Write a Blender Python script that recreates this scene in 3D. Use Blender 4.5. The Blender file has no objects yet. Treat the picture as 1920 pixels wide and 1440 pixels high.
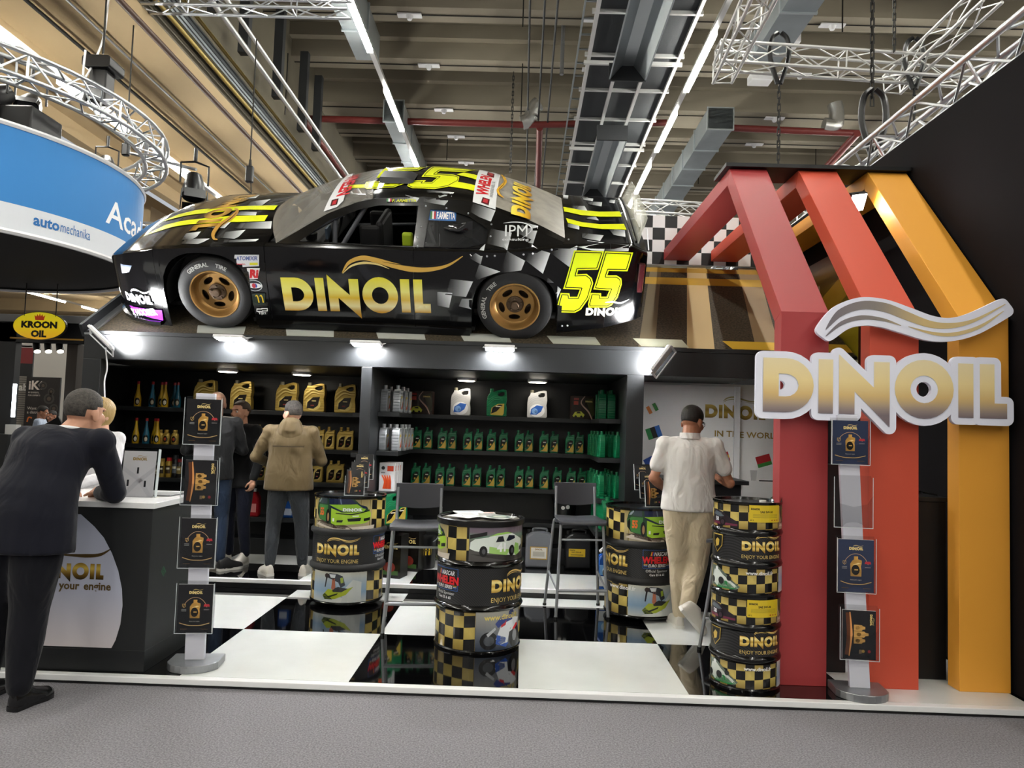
import bpy, bmesh, math, random
from mathutils import Vector, Matrix, geometry
from mathutils.bvhtree import BVHTree
random.seed(7)
SC = bpy.context.scene
COL = SC.collection
PI = math.pi
V = Vector

# ------------------------------------------------------------------ camera
FPX, PITCH, YAW, ROLL = 1377.8, .0570974, -.0144947, .0318023     # focal length in pixels of a 1920 wide frame
CAM = V((-.029, -4.409, 1.584))
cam = bpy.data.objects.new('camera', bpy.data.cameras.new('camera'))
COL.objects.link(cam)
cam.data.sensor_fit = 'HORIZONTAL'; cam.data.sensor_width = 36.0
cam.data.lens = FPX / 1920 * 36.0
cam.data.clip_start = .05; cam.data.clip_end = 300
_cp, _sp, _cy, _sy, _cr, _sr = math.cos(PITCH), math.sin(PITCH), math.cos(YAW), math.sin(YAW), math.cos(ROLL), math.sin(ROLL)

def ray(px, py):
    xr = (px - 960) / FPX; yr = (py - 720) / FPX
    xc = _cr * xr + _sr * yr; u = _sr * xr - _cr * yr
    y = _cp - _sp * u; z = _sp + _cp * u
    return V((_cy * xc + _sy * y, -_sy * xc + _cy * y, z))
def PY(px, py, Y): d = ray(px, py); return CAM + d * ((Y - CAM.y) / d.y)      # where the line of sight meets the plane y = Y
def PZ(px, py, Z): d = ray(px, py); return CAM + d * ((Z - CAM.z) / d.z)
def PX(px, py, X): d = ray(px, py); return CAM + d * ((X - CAM.x) / d.x)
_f = ray(960, 720).normalized(); _r = (ray(961, 720) - ray(960, 720)).normalized(); _u = _r.cross(_f)
cam.matrix_world = Matrix(((_r.x, _u.x, -_f.x, CAM.x), (_r.y, _u.y, -_f.y, CAM.y), (_r.z, _u.z, -_f.z, CAM.z), (0, 0, 0, 1)))
SC.camera = cam

# ------------------------------------------------------------------ world, exposure
w = bpy.data.worlds.new('hall_air'); SC.world = w; w.use_nodes = True
w.node_tree.nodes['Background'].inputs[0].default_value = (.82, .86, .92, 1)
w.node_tree.nodes['Background'].inputs[1].default_value = .30
SC.view_settings.view_transform = 'Standard'; SC.view_settings.look = 'None'
SC.view_settings.gamma = 1.0; SC.view_settings.exposure = 1.0
SC.view_settings.use_curve_mapping = False
SC.cycles.max_bounces = 5; SC.cycles.diffuse_bounces = 2; SC.cycles.glossy_bounces = 2; SC.cycles.transmission_bounces = 3; SC.cycles.transparent_max_bounces = 10
SC.cycles.caustics_reflective = False; SC.cycles.caustics_refractive = False
LED_POWER = 50.0            # the hall's ceiling light lines
FLOOD_POWER = 170.0          # the stand's own clamp-on floodlights
ROUND_POWER = 14.0           # round lamps inside the shelf bays

# ------------------------------------------------------------------ colour and materials
def lin(c):
    return c / 12.92 if c <= .04045 else ((c + .055) / 1.055) ** 2.4
def hx(s):
    s = s.lstrip('#'); return tuple(lin(int(s[i:i + 2], 16) / 255) for i in (0, 2, 4))
MATS = {}
def mat(name, col='808080', rough=.5, metal=0, spec=.5, bump=None, var=None, coat=0, emis=0, trans=0, alpha=1, ior=1.45, sheen=0, stretch=None):
    if name in MATS: return MATS[name]
    m = bpy.data.materials.new(name); m.use_nodes = True; MATS[name] = m
    nt = m.node_tree; b = nt.nodes['Principled BSDF']; L = nt.links.new
    c = hx(col) if isinstance(col, str) else col
    b.inputs['Base Color'].default_value = (*c, 1); b.inputs['Roughness'].default_value = rough
    b.inputs['Metallic'].default_value = metal; b.inputs['Specular IOR Level'].default_value = spec
    b.inputs['Coat Weight'].default_value = coat; b.inputs['Coat Roughness'].default_value = .04
    b.inputs['Transmission Weight'].default_value = trans; b.inputs['Alpha'].default_value = alpha; b.inputs['IOR'].default_value = ior
    b.inputs['Sheen Weight'].default_value = sheen
    if emis:
        b.inputs['Emission Color'].default_value = (*c, 1); b.inputs['Emission Strength'].default_value = emis
    if bump or var:
        tc = nt.nodes.new('ShaderNodeTexCoord'); src = tc.outputs['Object']
        if stretch:
            mp = nt.nodes.new('ShaderNodeMapping'); mp.inputs['Scale'].default_value = stretch; L(src, mp.inputs[0]); src = mp.outputs[0]
    if var:
        sc, amt = var
        n = nt.nodes.new('ShaderNodeTexNoise'); n.inputs['Scale'].default_value = sc; n.inputs['Detail'].default_value = 6; L(src, n.inputs['Vector'])
        r = nt.nodes.new('ShaderNodeValToRGB'); e = r.color_ramp.elements
        e[0].position = .32; e[1].position = .68
        e[0].color = (*[x * (1 - amt) for x in c], 1); e[1].color = (*[min(1, x * (1 + amt)) for x in c], 1)
        L(n.outputs['Fac'], r.inputs[0]); L(r.outputs[0], b.inputs['Base Color'])
    if bump:
        sc, st = bump
        n2 = nt.nodes.new('ShaderNodeTexNoise'); n2.inputs['Scale'].default_value = sc; n2.inputs['Detail'].default_value = 4; L(src, n2.inputs['Vector'])
        bp = nt.nodes.new('ShaderNodeBump'); bp.inputs['Strength'].default_value = st; bp.inputs['Distance'].default_value = .01
        L(n2.outputs['Fac'], bp.inputs['Height']); L(bp.outputs[0], b.inputs['Normal'])
    return m
def print_mat(name, rough=.35, coat=0, metal=0):
    if name in MATS: return MATS[name]
    m = mat(name, 'ffffff', rough, metal, coat=coat)
    a = m.node_tree.nodes.new('ShaderNodeVertexColor'); a.layer_name = 'Col'
    m.node_tree.links.new(a.outputs[0], m.node_tree.nodes['Principled BSDF'].inputs['Base Color'])
    return m

# ------------------------------------------------------------------ scene tree
def tag(o, label=None, cat=None, group=None, kind=None):
    if label: o['label'] = label
    if cat: o['category'] = cat
    if group: o['group'] = group
    if kind: o['kind'] = kind
    return o
def thing(name, label, cat, loc=(0, 0, 0), rz=0, group=None, parent=None):
    o = bpy.data.objects.new(name, None); COL.objects.link(o); o.empty_display_size = .1
    o.location = loc; o.rotation_euler = (0, 0, rz)
    return tag(o, label, cat, group)
def link(name, me, parent=None):
    o = bpy.data.objects.new(name, me); COL.objects.link(o)
    if parent is not None: o.parent = parent
    return o
def dup(root, loc=None, rz=None, label=None, parent=None, scale=None):
    r = root.copy(); COL.objects.link(r)
    if parent is not None: r.parent = parent
    if loc is not None: r.location = loc
    if rz is not None: r.rotation_euler = (0, 0, rz)
    if scale is not None: r.scale = scale
    if label: r['label'] = label
    for ch in list(root.children): dup(ch, parent=r)
    return r
ORD = ['first', 'second', 'third', 'fourth', 'fifth', 'sixth', 'seventh', 'eighth', 'ninth', 'tenth', 'eleventh', 'twelfth', 'thirteenth', 'fourteenth', 'fifteenth', 'sixteenth']

# ------------------------------------------------------------------ mesh builder
def frame(d):
    d = d.normalized(); a = V((0, 0, 1)) if abs(d.z) < .95 else V((1, 0, 0))
    x = a.cross(d).normalized(); return x, d.cross(x).normalized()
def bez(P, n=8):
    """smooth curve through the points P"""
    P = [V(p) for p in P]; out = []
    for i in range(len(P) - 1):
        p0 = P[max(i - 1, 0)]; p1 = P[i]; p2 = P[i + 1]; p3 = P[min(i + 2, len(P) - 1)]
        for k in range(n):
            t = k / n
            out.append(.5 * ((2 * p1) + (p2 - p0) * t + (2 * p0 - 5 * p1 + 4 * p2 - p3) * t * t + (3 * p1 - p0 - 3 * p2 + p3) * t ** 3))
    out.append(P[-1]); return out
def interp(tab, x):
    if x <= tab[0][0]: return tab[0][1]
    for (a, b), (c, d) in zip(tab, tab[1:]):
        if x <= c: return b + (d - b) * (x - a) / (c - a)
    return tab[-1][1]
lin_ = lambda a, b, n: [a + (b - a) * i / n for i in range(n + 1)]
class G:
    def __init__(s): s.v = []; s.f = []
    def add(s, vs, fs, M=None):
        n = len(s.v); s.v += [(M @ V(p)) if M else V(p) for p in vs]
        s.f += [tuple(i + n for i in f) for f in fs]; return s
    def box(s, x0, x1, y0, y1, z0, z1, M=None):
        return s.add([(x0, y0, z0), (x1, y0, z0), (x1, y1, z0), (x0, y1, z0), (x0, y0, z1), (x1, y0, z1), (x1, y1, z1), (x0, y1, z1)],
                     [(0, 3, 2, 1), (4, 5, 6, 7), (0, 1, 5, 4), (1, 2, 6, 5), (2, 3, 7, 6), (3, 0, 4, 7)], M)
    def beam(s, p0, p1, w, h, up=(0, 0, 1)):
        p0 = V(p0); p1 = V(p1); d = (p1 - p0); L = d.length; d.normalize(); x = V(up).cross(d)
        if x.length < 1e-4: x = V((1, 0, 0))
        x.normalize(); z = d.cross(x)
        M = Matrix(((x.x, d.x, z.x, p0.x), (x.y, d.y, z.y, p0.y), (x.z, d.z, z.z, p0.z), (0, 0, 0, 1)))
        return s.box(-w / 2, w / 2, 0, L, -h / 2, h / 2, M)
    def loft(s, rings, cap=True, closed=True, capend=None):
        n = len(rings[0]); b = len(s.v)
        for r in rings: s.v += [V(p) for p in r]
        for k in range(len(rings) - 1):
            for i in range(n if closed else n - 1):
                j = (i + 1) % n
                s.f.append((b + k * n + i, b + k * n + j, b + (k + 1) * n + j, b + (k + 1) * n + i))
        if cap: s.f.append(tuple(b + i for i in range(n))[::-1])
        if (cap if capend is None else capend): s.f.append(tuple(b + (len(rings) - 1) * n + i for i in range(n)))
        return s
    def tube(s, pts, r, n=8, cap=True):
        pts = [V(p) for p in pts]; rr = r if isinstance(r, (list, tuple)) else [r] * len(pts); rings = []; x = None
        for i, p in enumerate(pts):
            d = (pts[min(i + 1, len(pts) - 1)] - pts[max(i - 1, 0)])
            if d.length < 1e-9: d = V((0, 0, 1))
            d.normalize()
            if x is None: x, y = frame(d)
            else:
                x = (x - d * x.dot(d))
                if x.length < 1e-5: x, y = frame(d)
                x.normalize(); y = d.cross(x)
            rings.append([p + (x * math.cos(2 * PI * k / n) + y * math.sin(2 * PI * k / n)) * rr[i] for k in range(n)])
        return s.loft(rings, cap)
    def cyl(s, p0, p1, r0, r1=None, n=14, cap=True): return s.tube([p0, p1], [r0, r0 if r1 is None else r1], n, cap)
    def lathe(s, prof, n=24, M=None, cap=True, sx=1, sy=1):
        rings = [[V((r * math.cos(2 * PI * k / n) * sx, r * math.sin(2 * PI * k / n) * sy, z)) for k in range(n)] for r, z in prof]
        g = G().loft(rings, cap); return s.add(g.v, g.f, M)
    def prism(s, poly, z0, z1, M=None, holes=()):
        loops = [list(poly)] + [list(h) for h in holes]
        tris = geometry.tessellate_polygon([[V((x, y, 0)) for x, y in l] for l in loops])
        pts = [p for l in loops for p in l]; n = len(pts)
        vs = [(x, y, z0) for x, y in pts] + [(x, y, z1) for x, y in pts]; fs = []
        for t in tris:
            a, b, c = [V((*pts[i], 0)) for i in t]
            t = t if (b - a).cross(c - a).z > 0 else t[::-1]
            fs.append(tuple(t[::-1])); fs.append(tuple(i + n for i in t))
        o = 0
        for li, l in enumerate(loops):
            ar = sum(l[i][0] * l[(i + 1) % len(l)][1] - l[(i + 1) % len(l)][0] * l[i][1] for i in range(len(l)))
            for i in range(len(l)):
                j = (i + 1) % len(l); q = (o + i, o + j, o + j + n, o + i + n)
                fs.append(q if (ar > 0) == (li == 0) else q[::-1])
            o += len(l)
        return s.add(vs, fs, M)
    def ell(s, c, r, nu=16, nv=10, M=None):
        c = V(c); vs = []; fs = []
        for j in range(nv + 1):
            a = PI * j / nv
            for i in range(nu):
                b = 2 * PI * i / nu
                vs.append((c.x + r[0] * math.sin(a) * math.cos(b), c.y + r[1] * math.sin(a) * math.sin(b), c.z - r[2] * math.cos(a)))
        for j in range(nv):
            for i in range(nu):
                k = (i + 1) % nu; fs.append((j * nu + i, j * nu + k, (j + 1) * nu + k, (j + 1) * nu + i))
        return s.add(vs, fs, M)
    def mesh(s, name, smooth=0, weld=False):
        me = bpy.data.meshes.new(name); me.from_pydata([tuple(p) for p in s.v], [], s.f)
        if weld:
            bm = bmesh.new(); bm.from_mesh(me); bmesh.ops.remove_doubles(bm, verts=bm.verts, dist=1e-5); bm.to_mesh(me); bm.free()
        if smooth:
            for p in me.polygons: p.use_smooth = True
            me.set_sharp_from_angle(angle=math.radians(smooth))
        me.update(); return me
    def obj(s, name, m, parent=None, smooth=0, bevel=0, seg=2, weld=False, label=None, cat=None, group=None, kind=None):
        me = s.mesh(name, smooth, weld); me.materials.append(m if not isinstance(m, str) else MATS[m])
        o = link(name, me, parent)
        if bevel:
            b = o.modifiers.new('bevel', 'BEVEL'); b.width = bevel; b.segments = seg; b.limit_method = 'ANGLE'; b.angle_limit = math.radians(35)
        return tag(o, label, cat, group, kind)
def T(x=0, y=0, z=0): return Matrix.Translation((x, y, z))
def RX(a): return Matrix.Rotation(a, 4, 'X')
def RY(a): return Matrix.Rotation(a, 4, 'Y')
def RZ(a): return Matrix.Rotation(a, 4, 'Z')
UPR = Matrix(((1, 0, 0, 0), (0, 0, -1, 0), (0, 1, 0, 0), (0, 0, 0, 1)))      # drawing x,y -> world x,z ; drawing depth -> -y (towards the camera)

# ------------------------------------------------------------------ flat print (vector drawings with vertex colours)
_txt = {}
def text_tris(s, bold=0):
    k = (s, bold)
    if k in _txt: return _txt[k]
    cu = bpy.data.curves.new('t', 'FONT'); cu.body = s; cu.resolution_u = 2; cu.offset = bold; cu.fill_mode = 'FRONT'
    o = bpy.data.objects.new('t', cu); COL.objects.link(o)
    dg = bpy.context.evaluated_depsgraph_get(); me = bpy.data.meshes.new_from_object(o.evaluated_get(dg)); me.calc_loop_triangles()
    H = .694
    vs = [(v.co.x / H, v.co.y / H) for v in me.vertices]; ts = [tuple(t.vertices) for t in me.loop_triangles]
    bpy.data.objects.remove(o); bpy.data.meshes.remove(me); bpy.data.curves.remove(cu)
    x0 = min([v[0] for v in vs] or [0]); wd = max([v[0] for v in vs] or [0]) - x0
    _txt[k] = ([(x - x0, y) for x, y in vs], ts, wd); return _txt[k]
def clip(poly, ax, val, keep_ge):
    out = []; n = len(poly)
    for i in range(n):
        a, b = poly[i], poly[(i + 1) % n]; da = a[ax] - val; db = b[ax] - val
        if not keep_ge: da, db = -da, -db
        if da >= 0: out.append(a)
        if (da > 0 > db) or (da < 0 < db):
            t = da / (da - db); out.append((a[0] + (b[0] - a[0]) * t, a[1] + (b[1] - a[1]) * t))
    return out
def strips(polys, ax, step):
    if not step: return polys
    out = []
    for p in polys:
        lo = min(q[ax] for q in p); hi = max(q[ax] for q in p); k0 = math.floor(lo / step + 1e-6); k1 = math.ceil(hi / step - 1e-6)
        if k1 - k0 <= 1: out.append(p); continue
        for k in range(k0, k1):
            q = clip(p, ax, k * step, True)
            if len(q) > 2: q = clip(q, ax, (k + 1) * step, False)
            if len(q) > 2: out.append(q)
    return out
def circ(cx, cy, r, n=20, ry=None, a0=0, a1=2 * PI):
    full = abs(a1 - a0 - 2 * PI) < 1e-6; m = n if full else n + 1
    return [(cx + r * math.cos(a0 + (a1 - a0) * i / n), cy + (ry or r) * math.sin(a0 + (a1 - a0) * i / n)) for i in range(m)]
def rrect(x0, y0, x1, y1, r, n=4):
    P = []
    for cx, cy, a in ((x1 - r, y1 - r, 0), (x0 + r, y1 - r, PI / 2), (x0 + r, y0 + r, PI), (x1 - r, y0 + r, 1.5 * PI)):
        P += [(cx + r * math.cos(a + PI / 2 * i / n), cy + r * math.sin(a + PI / 2 * i / n)) for i in range(n + 1)]
    return P
def ribbon(pts, wid, n=6):
    """polygon of a stroke along pts; wid = width or list"""
    P = bez([(x, y, 0) for x, y in pts], n); L = []; R = []
    m = len(P)
    for i, p in enumerate(P):
        d = P[min(i + 1, m - 1)] - P[max(i - 1, 0)]; nn = V((-d.y, d.x, 0)).normalized()
        h = (interp([(k / (len(wid) - 1), ww) for k, ww in enumerate(wid)], i / (m - 1)) if isinstance(wid, (list, tuple)) else wid) / 2
        L.append((p.x + nn.x * h, p.y + nn.y * h)); R.append((p.x - nn.x * h, p.y - nn.y * h))
    return L + R[::-1]
def offset_poly(P, d, rnd=4):
    """polygon grown by d with rounded convex corners"""
    ar = sum(P[i][0] * P[(i + 1) % len(P)][1] - P[(i + 1) % len(P)][0] * P[i][1] for i in range(len(P)))
    if ar < 0: P = P[::-1]
    n = len(P); out = []
    for i in range(n):
        a, b, c = V(P[i - 1]), V(P[i]), V(P[(i + 1) % n]); e1 = (b - a); e2 = (c - b)
        if e1.length < 1e-9 or e2.length < 1e-9: continue
        e1.normalize(); e2.normalize(); n1 = V((e1.y, -e1.x)); n2 = V((e2.y, -e2.x)); cr = e1.x * e2.y - e1.y * e2.x
        if cr > 0 and d > 0:
            a1 = math.atan2(n1.y, n1.x); a2 = math.atan2(n2.y, n2.x)
            while a2 < a1: a2 += 2 * PI
            k = max(1, int((a2 - a1) / (PI / 2) * rnd) + 1)
            for j in range(k + 1): out.append((b.x + d * math.cos(a1 + (a2 - a1) * j / k), b.y + d * math.sin(a1 + (a2 - a1) * j / k)))
        else:
            m = (n1 + n2)
            if m.length < 1e-6: continue
            m.normalize(); q = d / max(.3, m.dot(n1)); out.append((b.x + m.x * q, b.y + m.y * q))
    return out
# the DINOIL wordmark, height 1, drawn as polygons (outer, holes)
def _wm():
    o2 = circ(2.99, .5, .545, 28)
    D = [(0, 0), (0, 1), (.42, 1)] + circ(.42, .5, .52, 14, .5, PI / 2, -PI / 2)[1:-1] + [(.42, 0)]
    Dh = [(.29, .29)] + [(.42, .29)] + circ(.42, .5, .24, 8, .21, -PI / 2, PI / 2)[1:-1] + [(.42, .71), (.29, .71)]
    return [(D, [Dh]), ([(1.03, 0), (1.03, 1), (1.30, 1), (1.30, 0)], []),
            ([(1.41, 0), (1.41, 1.10), (2.06, .50), (2.06, .98), (2.35, .98), (2.35, -.22), (1.70, .42), (1.70, 0)], []),
            (o2, [circ(2.99, .5, .255, 20)]), ([(3.62, 0), (3.62, 1), (3.90, 1), (3.90, 0)], []),
            ([(4.02, 0), (4.02, 1), (4.29, 1), (4.29, .28), (4.52, .28), (4.52, 0)], [])]
WM = _wm()
def SWOOSH(n=6):
    a = [(0, 0), (.08, .11), (.2, .165), (.33, .155), (.45, .105), (.58, .055), (.70, .05), (.83, .09), (1, .20)]
    return [ribbon(a, [.004, .045, .055, .06, .055, .045, .035, .02, .004], n),
            ribbon([(.0, -.045), (.09, .045), (.2, .085), (.32, .075), (.42, .04)], [.004, .025, .03, .02, .003], n),
            ribbon([(.46, .035), (.6, -.005), (.72, -.005), (.86, .05), (.99, .155)], [.003, .02, .025, .02, .003], n)]
GOLD = [(0, hx('a77a25')), (.3, hx('f2d777')), (.45, hx('b98b32')), (.55, hx('d9b34a')), (.8, hx('fff0a8')), (1, hx('d8ab45'))]
def ramp(stops, y0, y1, ax=1):
    def f(x, y):
        t = max(0, min(1, ((y if ax else x) - y0) / (y1 - y0)))
        for (a, c), (b, d) in zip(stops, stops[1:]):
            if t <= b: k = (t - a) / max(1e-6, b - a); return tuple(c[i] + (d[i] - c[i]) * k for i in range(3))
        return stops[-1][1]
    return f
class Art:
    def __init__(s): s.it = []; s.z = 0
    def up(s): s.z += 1; return s
    def poly(s, P, col, holes=(), sy=None):
        loops = [list(P)] + [list(h) for h in holes]; pts = [p for l in loops for p in l]
        tr = geometry.tessellate_polygon([[V((x, y, 0)) for x, y in l] for l in loops])
        s.it.append((pts, tr, hx(col) if isinstance(col, str) else col, s.z, sy)); return s
    def rect(s, x0, y0, x1, y1, col, sy=None): return s.poly([(x0, y0), (x1, y0), (x1, y1), (x0, y1)], col, sy=sy)
    def text(s, t, x, y, h, col, bold=.0, al='l', wx=1, shear=0, rot=0, w=None):
        vs, ts, wd = text_tris(t, bold); k = h * wx
        if w: k = w / max(wd, .01)
        dx = {'l': 0, 'c': -wd * k / 2, 'r': -wd * k}[al]; c, sn = math.cos(rot), math.sin(rot); P = []
        for a, b in vs:
            X = a * k + dx + b * h * shear; Y = b * h; P.append((x + X * c - Y * sn, y + X * sn + Y * c))
        s.it.append((P, ts, hx(col) if isinstance(col, str) else col, s.z, None)); return s
    def dinoil(s, x, y, h, col=None, wx=1, rot=0, swoosh=True, flip=False, swc=None, gold=GOLD):
        """wordmark with its swoosh; x,y = lower left, h = letter height"""
        c, sn = math.cos(rot), math.sin(rot)
        def tr(P): return [(x + a * h * wx * c - b * h * sn, y + a * h * wx * sn + b * h * c) for a, b in P]
        if col is None:
            g = ramp(gold, 0, 1); fc = lambda X, Y: g(0, ((-(X - x) * sn + (Y - y) * c) / h))
        else: fc = hx(col) if isinstance(col, str) else col
        for P, H in WM: s.poly(tr(P), fc, [tr(q) for q in H], sy=(h * .125 if col is None else None))
        if swoosh:
            for R in SWOOSH(4): s.poly(tr([(1.35 + a * 3.3, 1.28 + b * 2.0) for a, b in R]), swc or ('e9c877' if col is None else fc))
        return s
    def build(s, name, m, parent, fmap, sx=None, sy=None, eps=.0006, label=None, span=0):
        vs = []; fs = []; cs = []
        for pts, tr, col, z, s2 in s.it:
            polys = [[pts[i] for i in t] for t in tr]
            polys = strips(polys, 0, sx); polys = strips(polys, 1, min(q for q in (sy, s2) if q) if (sy or s2) else None)
            for p in polys:
                ar = sum(p[i][0] * p[(i + 1) % len(p)][1] - p[(i + 1) % len(p)][0] * p[i][1] for i in range(len(p)))
                if abs(ar) < 1e-10: continue
                if ar < 0: p = p[::-1]
                q = [fmap(a, b, (z + 1) * eps) for a, b in p]
                if any(k is None for k in q): continue
                if span and max((V(q[i]) - V(q[i - 1])).length for i in range(len(q))) > span: continue
                n = len(vs); vs += q; fs.append(tuple(range(n, n + len(p))))
                cs += [(*(col(a, b) if callable(col) else col), 1) for a, b in p]
        me = bpy.data.meshes.new(name); me.from_pydata([tuple(q) for q in vs], [], fs)
        at = me.color_attributes.new('Col', 'FLOAT_COLOR', 'CORNER'); at.data.foreach_set('color', [k for c in cs for k in c])
        me.materials.append(m); me.update()
        o = link(name, me, parent)
        if label: o['label'] = label
        return o
def flat(M=None, y=0):
    """drawing upright on a plane facing -y"""
    return (lambda a, b, e: (M @ V((a, y - e, b))) if M else V((a, y - e, b)))
def lying(z=0): return lambda a, b, e: V((a, b, z + e))
def wrapcyl(r, a0=-PI / 2):
    """drawing around a cylinder; x = arc length measured from the side facing -y"""
    return lambda a, b, e: V(((r + e) * math.cos(a0 + a / r), (r + e) * math.sin(a0 + a / r), b))
# ------------------------------------------------------------------ materials
BLACKW = mat('black_painted_board', '1b1d1f', .42, bump=(60, .04), var=(3, .12))
BLACKD = mat('black_laminate', '17181a', .45)
STEELK = mat('dark_hall_steel', '3a3c3e', .5, .4)
WHITE = mat('white_gloss_board', 'e8e9ea', .25)
WHITEM = mat('white_matte', 'e6e6e8', .5)
WHITEW = mat('white_wall_panel', 'ececea', .45, var=(2, .04))
CARPET = mat('grey_carpet', '87858a', .95, spec=.1, bump=(420, .5), var=(110, .34))
TILEW = mat('white_gloss_tile', 'dfe3e1', .12, coat=.3, var=(2.5, .05))
TILEB = mat('black_gloss_tile', '060607', .05, coat=.5)
ALU = mat('aluminium', 'c9ccd0', .32, .9)
ALUW = mat('white_truss_metal', 'd8d8d6', .35, .6)
GREYM = mat('grey_brushed_metal', '9c9fa2', .38, .8, var=(9, .08))
STOOLM = mat('grey_stool_steel', '8a8d92', .35, .35)
STOOLP = mat('dark_grey_plastic', '35363c', .4)
PLB = mat('black_plastic', '0a0a0c', .35)
RUB = mat('rubber', '151516', .7)
CHAIN = mat('chain_steel', '2c2b29', .5, .6)
CONC = mat('concrete', '655f50', .85, var=(.5, .22), bump=(9, .25), stretch=(.25, 1, 1))
CONCL = mat('concrete_rib_lit', '888070', .85, var=(.6, .18), bump=(9, .2), stretch=(.25, 1, 1))  # paler copy of the concrete: lit look of the ribs put into the colour
CONCW = mat('warm_concrete_slab', 'b09a76', .85, var=(.4, .12), bump=(9, .2), stretch=(1, .2, 1))
GALV = mat('galvanised_sheet', '9ba3a6', .38, .75, var=(1.2, .12))
GALVL = mat('light_sheet_metal', 'b9c2c5', .3, .75)
MESHG = mat('grey_mesh_panel', '34373a', .7, .2, bump=(90, .5))
PIPER = mat('red_sprinkler_pipe', '6d2b27', .45)
PIPEB = mat('brown_busbar', '4a3327', .5)
PIPEY = mat('yellow_cable_tray_edge', 'a9924a', .5)
FOIL = mat('foil_wrap', 'c4c4c0', .25, .8, bump=(60, .6))
RED = mat('red_column_paint', 'a63a3c', .5, bump=(150, .03))
ORG = mat('orange_column_paint', 'd4543c', .5, bump=(150, .03))
YEL = mat('amber_column_paint', 'efa83e', .5, bump=(150, .03))
CLEAR = mat('clear_acrylic', '2a3034', .06, alpha=.10, spec=.9)
PRT = print_mat('printed_sheet', .35)
PRTG = print_mat('printed_gloss', .22, coat=.3)
PRTD = print_mat('printed_drum_steel', .3, coat=.35)
PRTM = print_mat('printed_matte', .6)
GLOWW = mat('white_lamp_lens', 'ffffff', .4, emis=FLOOD_POWER)
GLOWR = mat('round_lamp_lens', 'fff6e4', .4, emis=ROUND_POWER)
GLOWL = mat('light_line_diffuser', 'fdfbf2', .4, emis=LED_POWER)
PAPER = mat('paper', 'dcdcda', .6)
# ------------------------------------------------------------------ the hall: carpet, concrete ceiling, light lines, ducts, trusses
def struct(o): o['kind'] = 'structure'; return o
g = G().box(-45, 30, -30, 60, -.05, 0); struct(g.obj('floor', CARPET))
TTZ = 11.0
y1 = PZ(1000, 18, TTZ).y; dy = PZ(1000, 115, TTZ).y - y1
cl = struct(G().box(-6.3, 30, -30, 60, TTZ + .8, TTZ + 1.0).obj('ceiling', CONC))
k = -15
while y1 + k * dy < 58:
    wide = (k % 5 == 2); yy = y1 + k * dy
    gb = G().box(-6.3, 30, yy, yy + (1.25 if wide else .62), TTZ - (.15 if wide else 0), TTZ + .8)
    gb.box(-6.3, 30, yy - .22, yy, TTZ + .45, TTZ + .8).box(-6.3, 30, yy + (1.25 if wide else .62), yy + (1.45 if wide else .86), TTZ + .45, TTZ + .8)
    gb.obj('concrete_rib', CONCL, cl); k += 1
cw = struct(G().box(-9.85, -6.3, -30, 60, 7.83, 8.1).obj('ceiling_slab', CONCW))
G().box(-6.5, -6.3, -30, 60, 8.1, TTZ + .8).obj('girder_face', CONC, cw)
G().box(-10.1, -9.85, -30, 60, 7.5, 11).obj('edge_beam', CONCW, cw)
G().box(-8.95, -8.55, -30, 60, 7.55, 7.83).obj('downstand_beam', CONCW, cw)
G().box(-45, -12.2, -30, 60, 8.3, 8.6).obj('far_slab', CONCW, cw)
for i in range(7): G().box(-45, -12.2, 4 + i * 7, 4.8 + i * 7, 7.6, 8.3).obj('cross_beam', CONCW, cw)
G().box(-12.2, -10.1, -30, 60, 11, 11.2).obj('recess_slab', CONC, cw)
struct(G().box(-45, 30, 58, 58.3, 0, 12).obj('wall_back', mat('hall_end_wall', '8a867e', .8, var=(.4, .1))))
struct(G().box(-42, -41.7, -30, 60, 0, 12).obj('wall_left', mat('hall_side_wall', '9a958c', .8, var=(.4, .1))))
struct(G().box(-45, 30, -30.3, -30, 0, 12).obj('wall_front', mat('hall_front_wall', '7a766f', .8, var=(.3, .3))))
struct(G().box(29.7, 30, -30, 60, 0, 12).obj('wall_far_right', mat('hall_side_wall2', '77736c', .8, var=(.3, .2))))
def light_line(X, Z, label, ya, yb, lit=2.3, gap=1.75, off=0, w=.11):
    t = thing('light_line', label, 'ceiling light', (X, ya, Z), group='ceiling light lines of the hall')
    G().box(-.05, .05, 0, yb - ya, .03, .11).obj('rail', ALUW, t)
    me = G().box(-w / 2, w / 2, 0, lit, -.045, .03).mesh('tube'); me.materials.append(GLOWL)
    y = off
    while y + lit < yb - ya:
        o = link('tube', me, t); o.location = (0, y, 0); y += lit + gap
def along(px, py, Z): return PZ(px, py, Z)
pL = PZ(675, 48, 9.2); pR = PZ(1370, 0, 9.2)
light_line(pL.x, 9.2, 'long ceiling light line running back left of the grey ceiling grid', pL.y - 38.8, 50, off=1.0)
light_line(pR.x, 9.2, 'long ceiling light line running back to the rear spoiler of the car', pR.y - 38.5, 50, lit=2.4, gap=1.2)
pQ = PZ(207, 222, 6.7)
light_line(pQ.x, 6.7, 'ceiling light line under the warm concrete slab behind the ring truss', pQ.y - 37.4, 50, lit=1.9, gap=1.1)
pQ = PZ(70, 552, 7.4)
light_line(pQ.x, 7.4, 'far ceiling light line low over the yellow oval sign', pQ.y - 56, 52, lit=3.0, gap=1.6)
light_line(pR.x + 13.2, 9.2, 'ceiling light line over the far right aisle', -29, 40)
light_line(pR.x + 6.6, 9.2, 'ceiling light line over the aisle behind the dark side wall', -29, 40)

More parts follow.
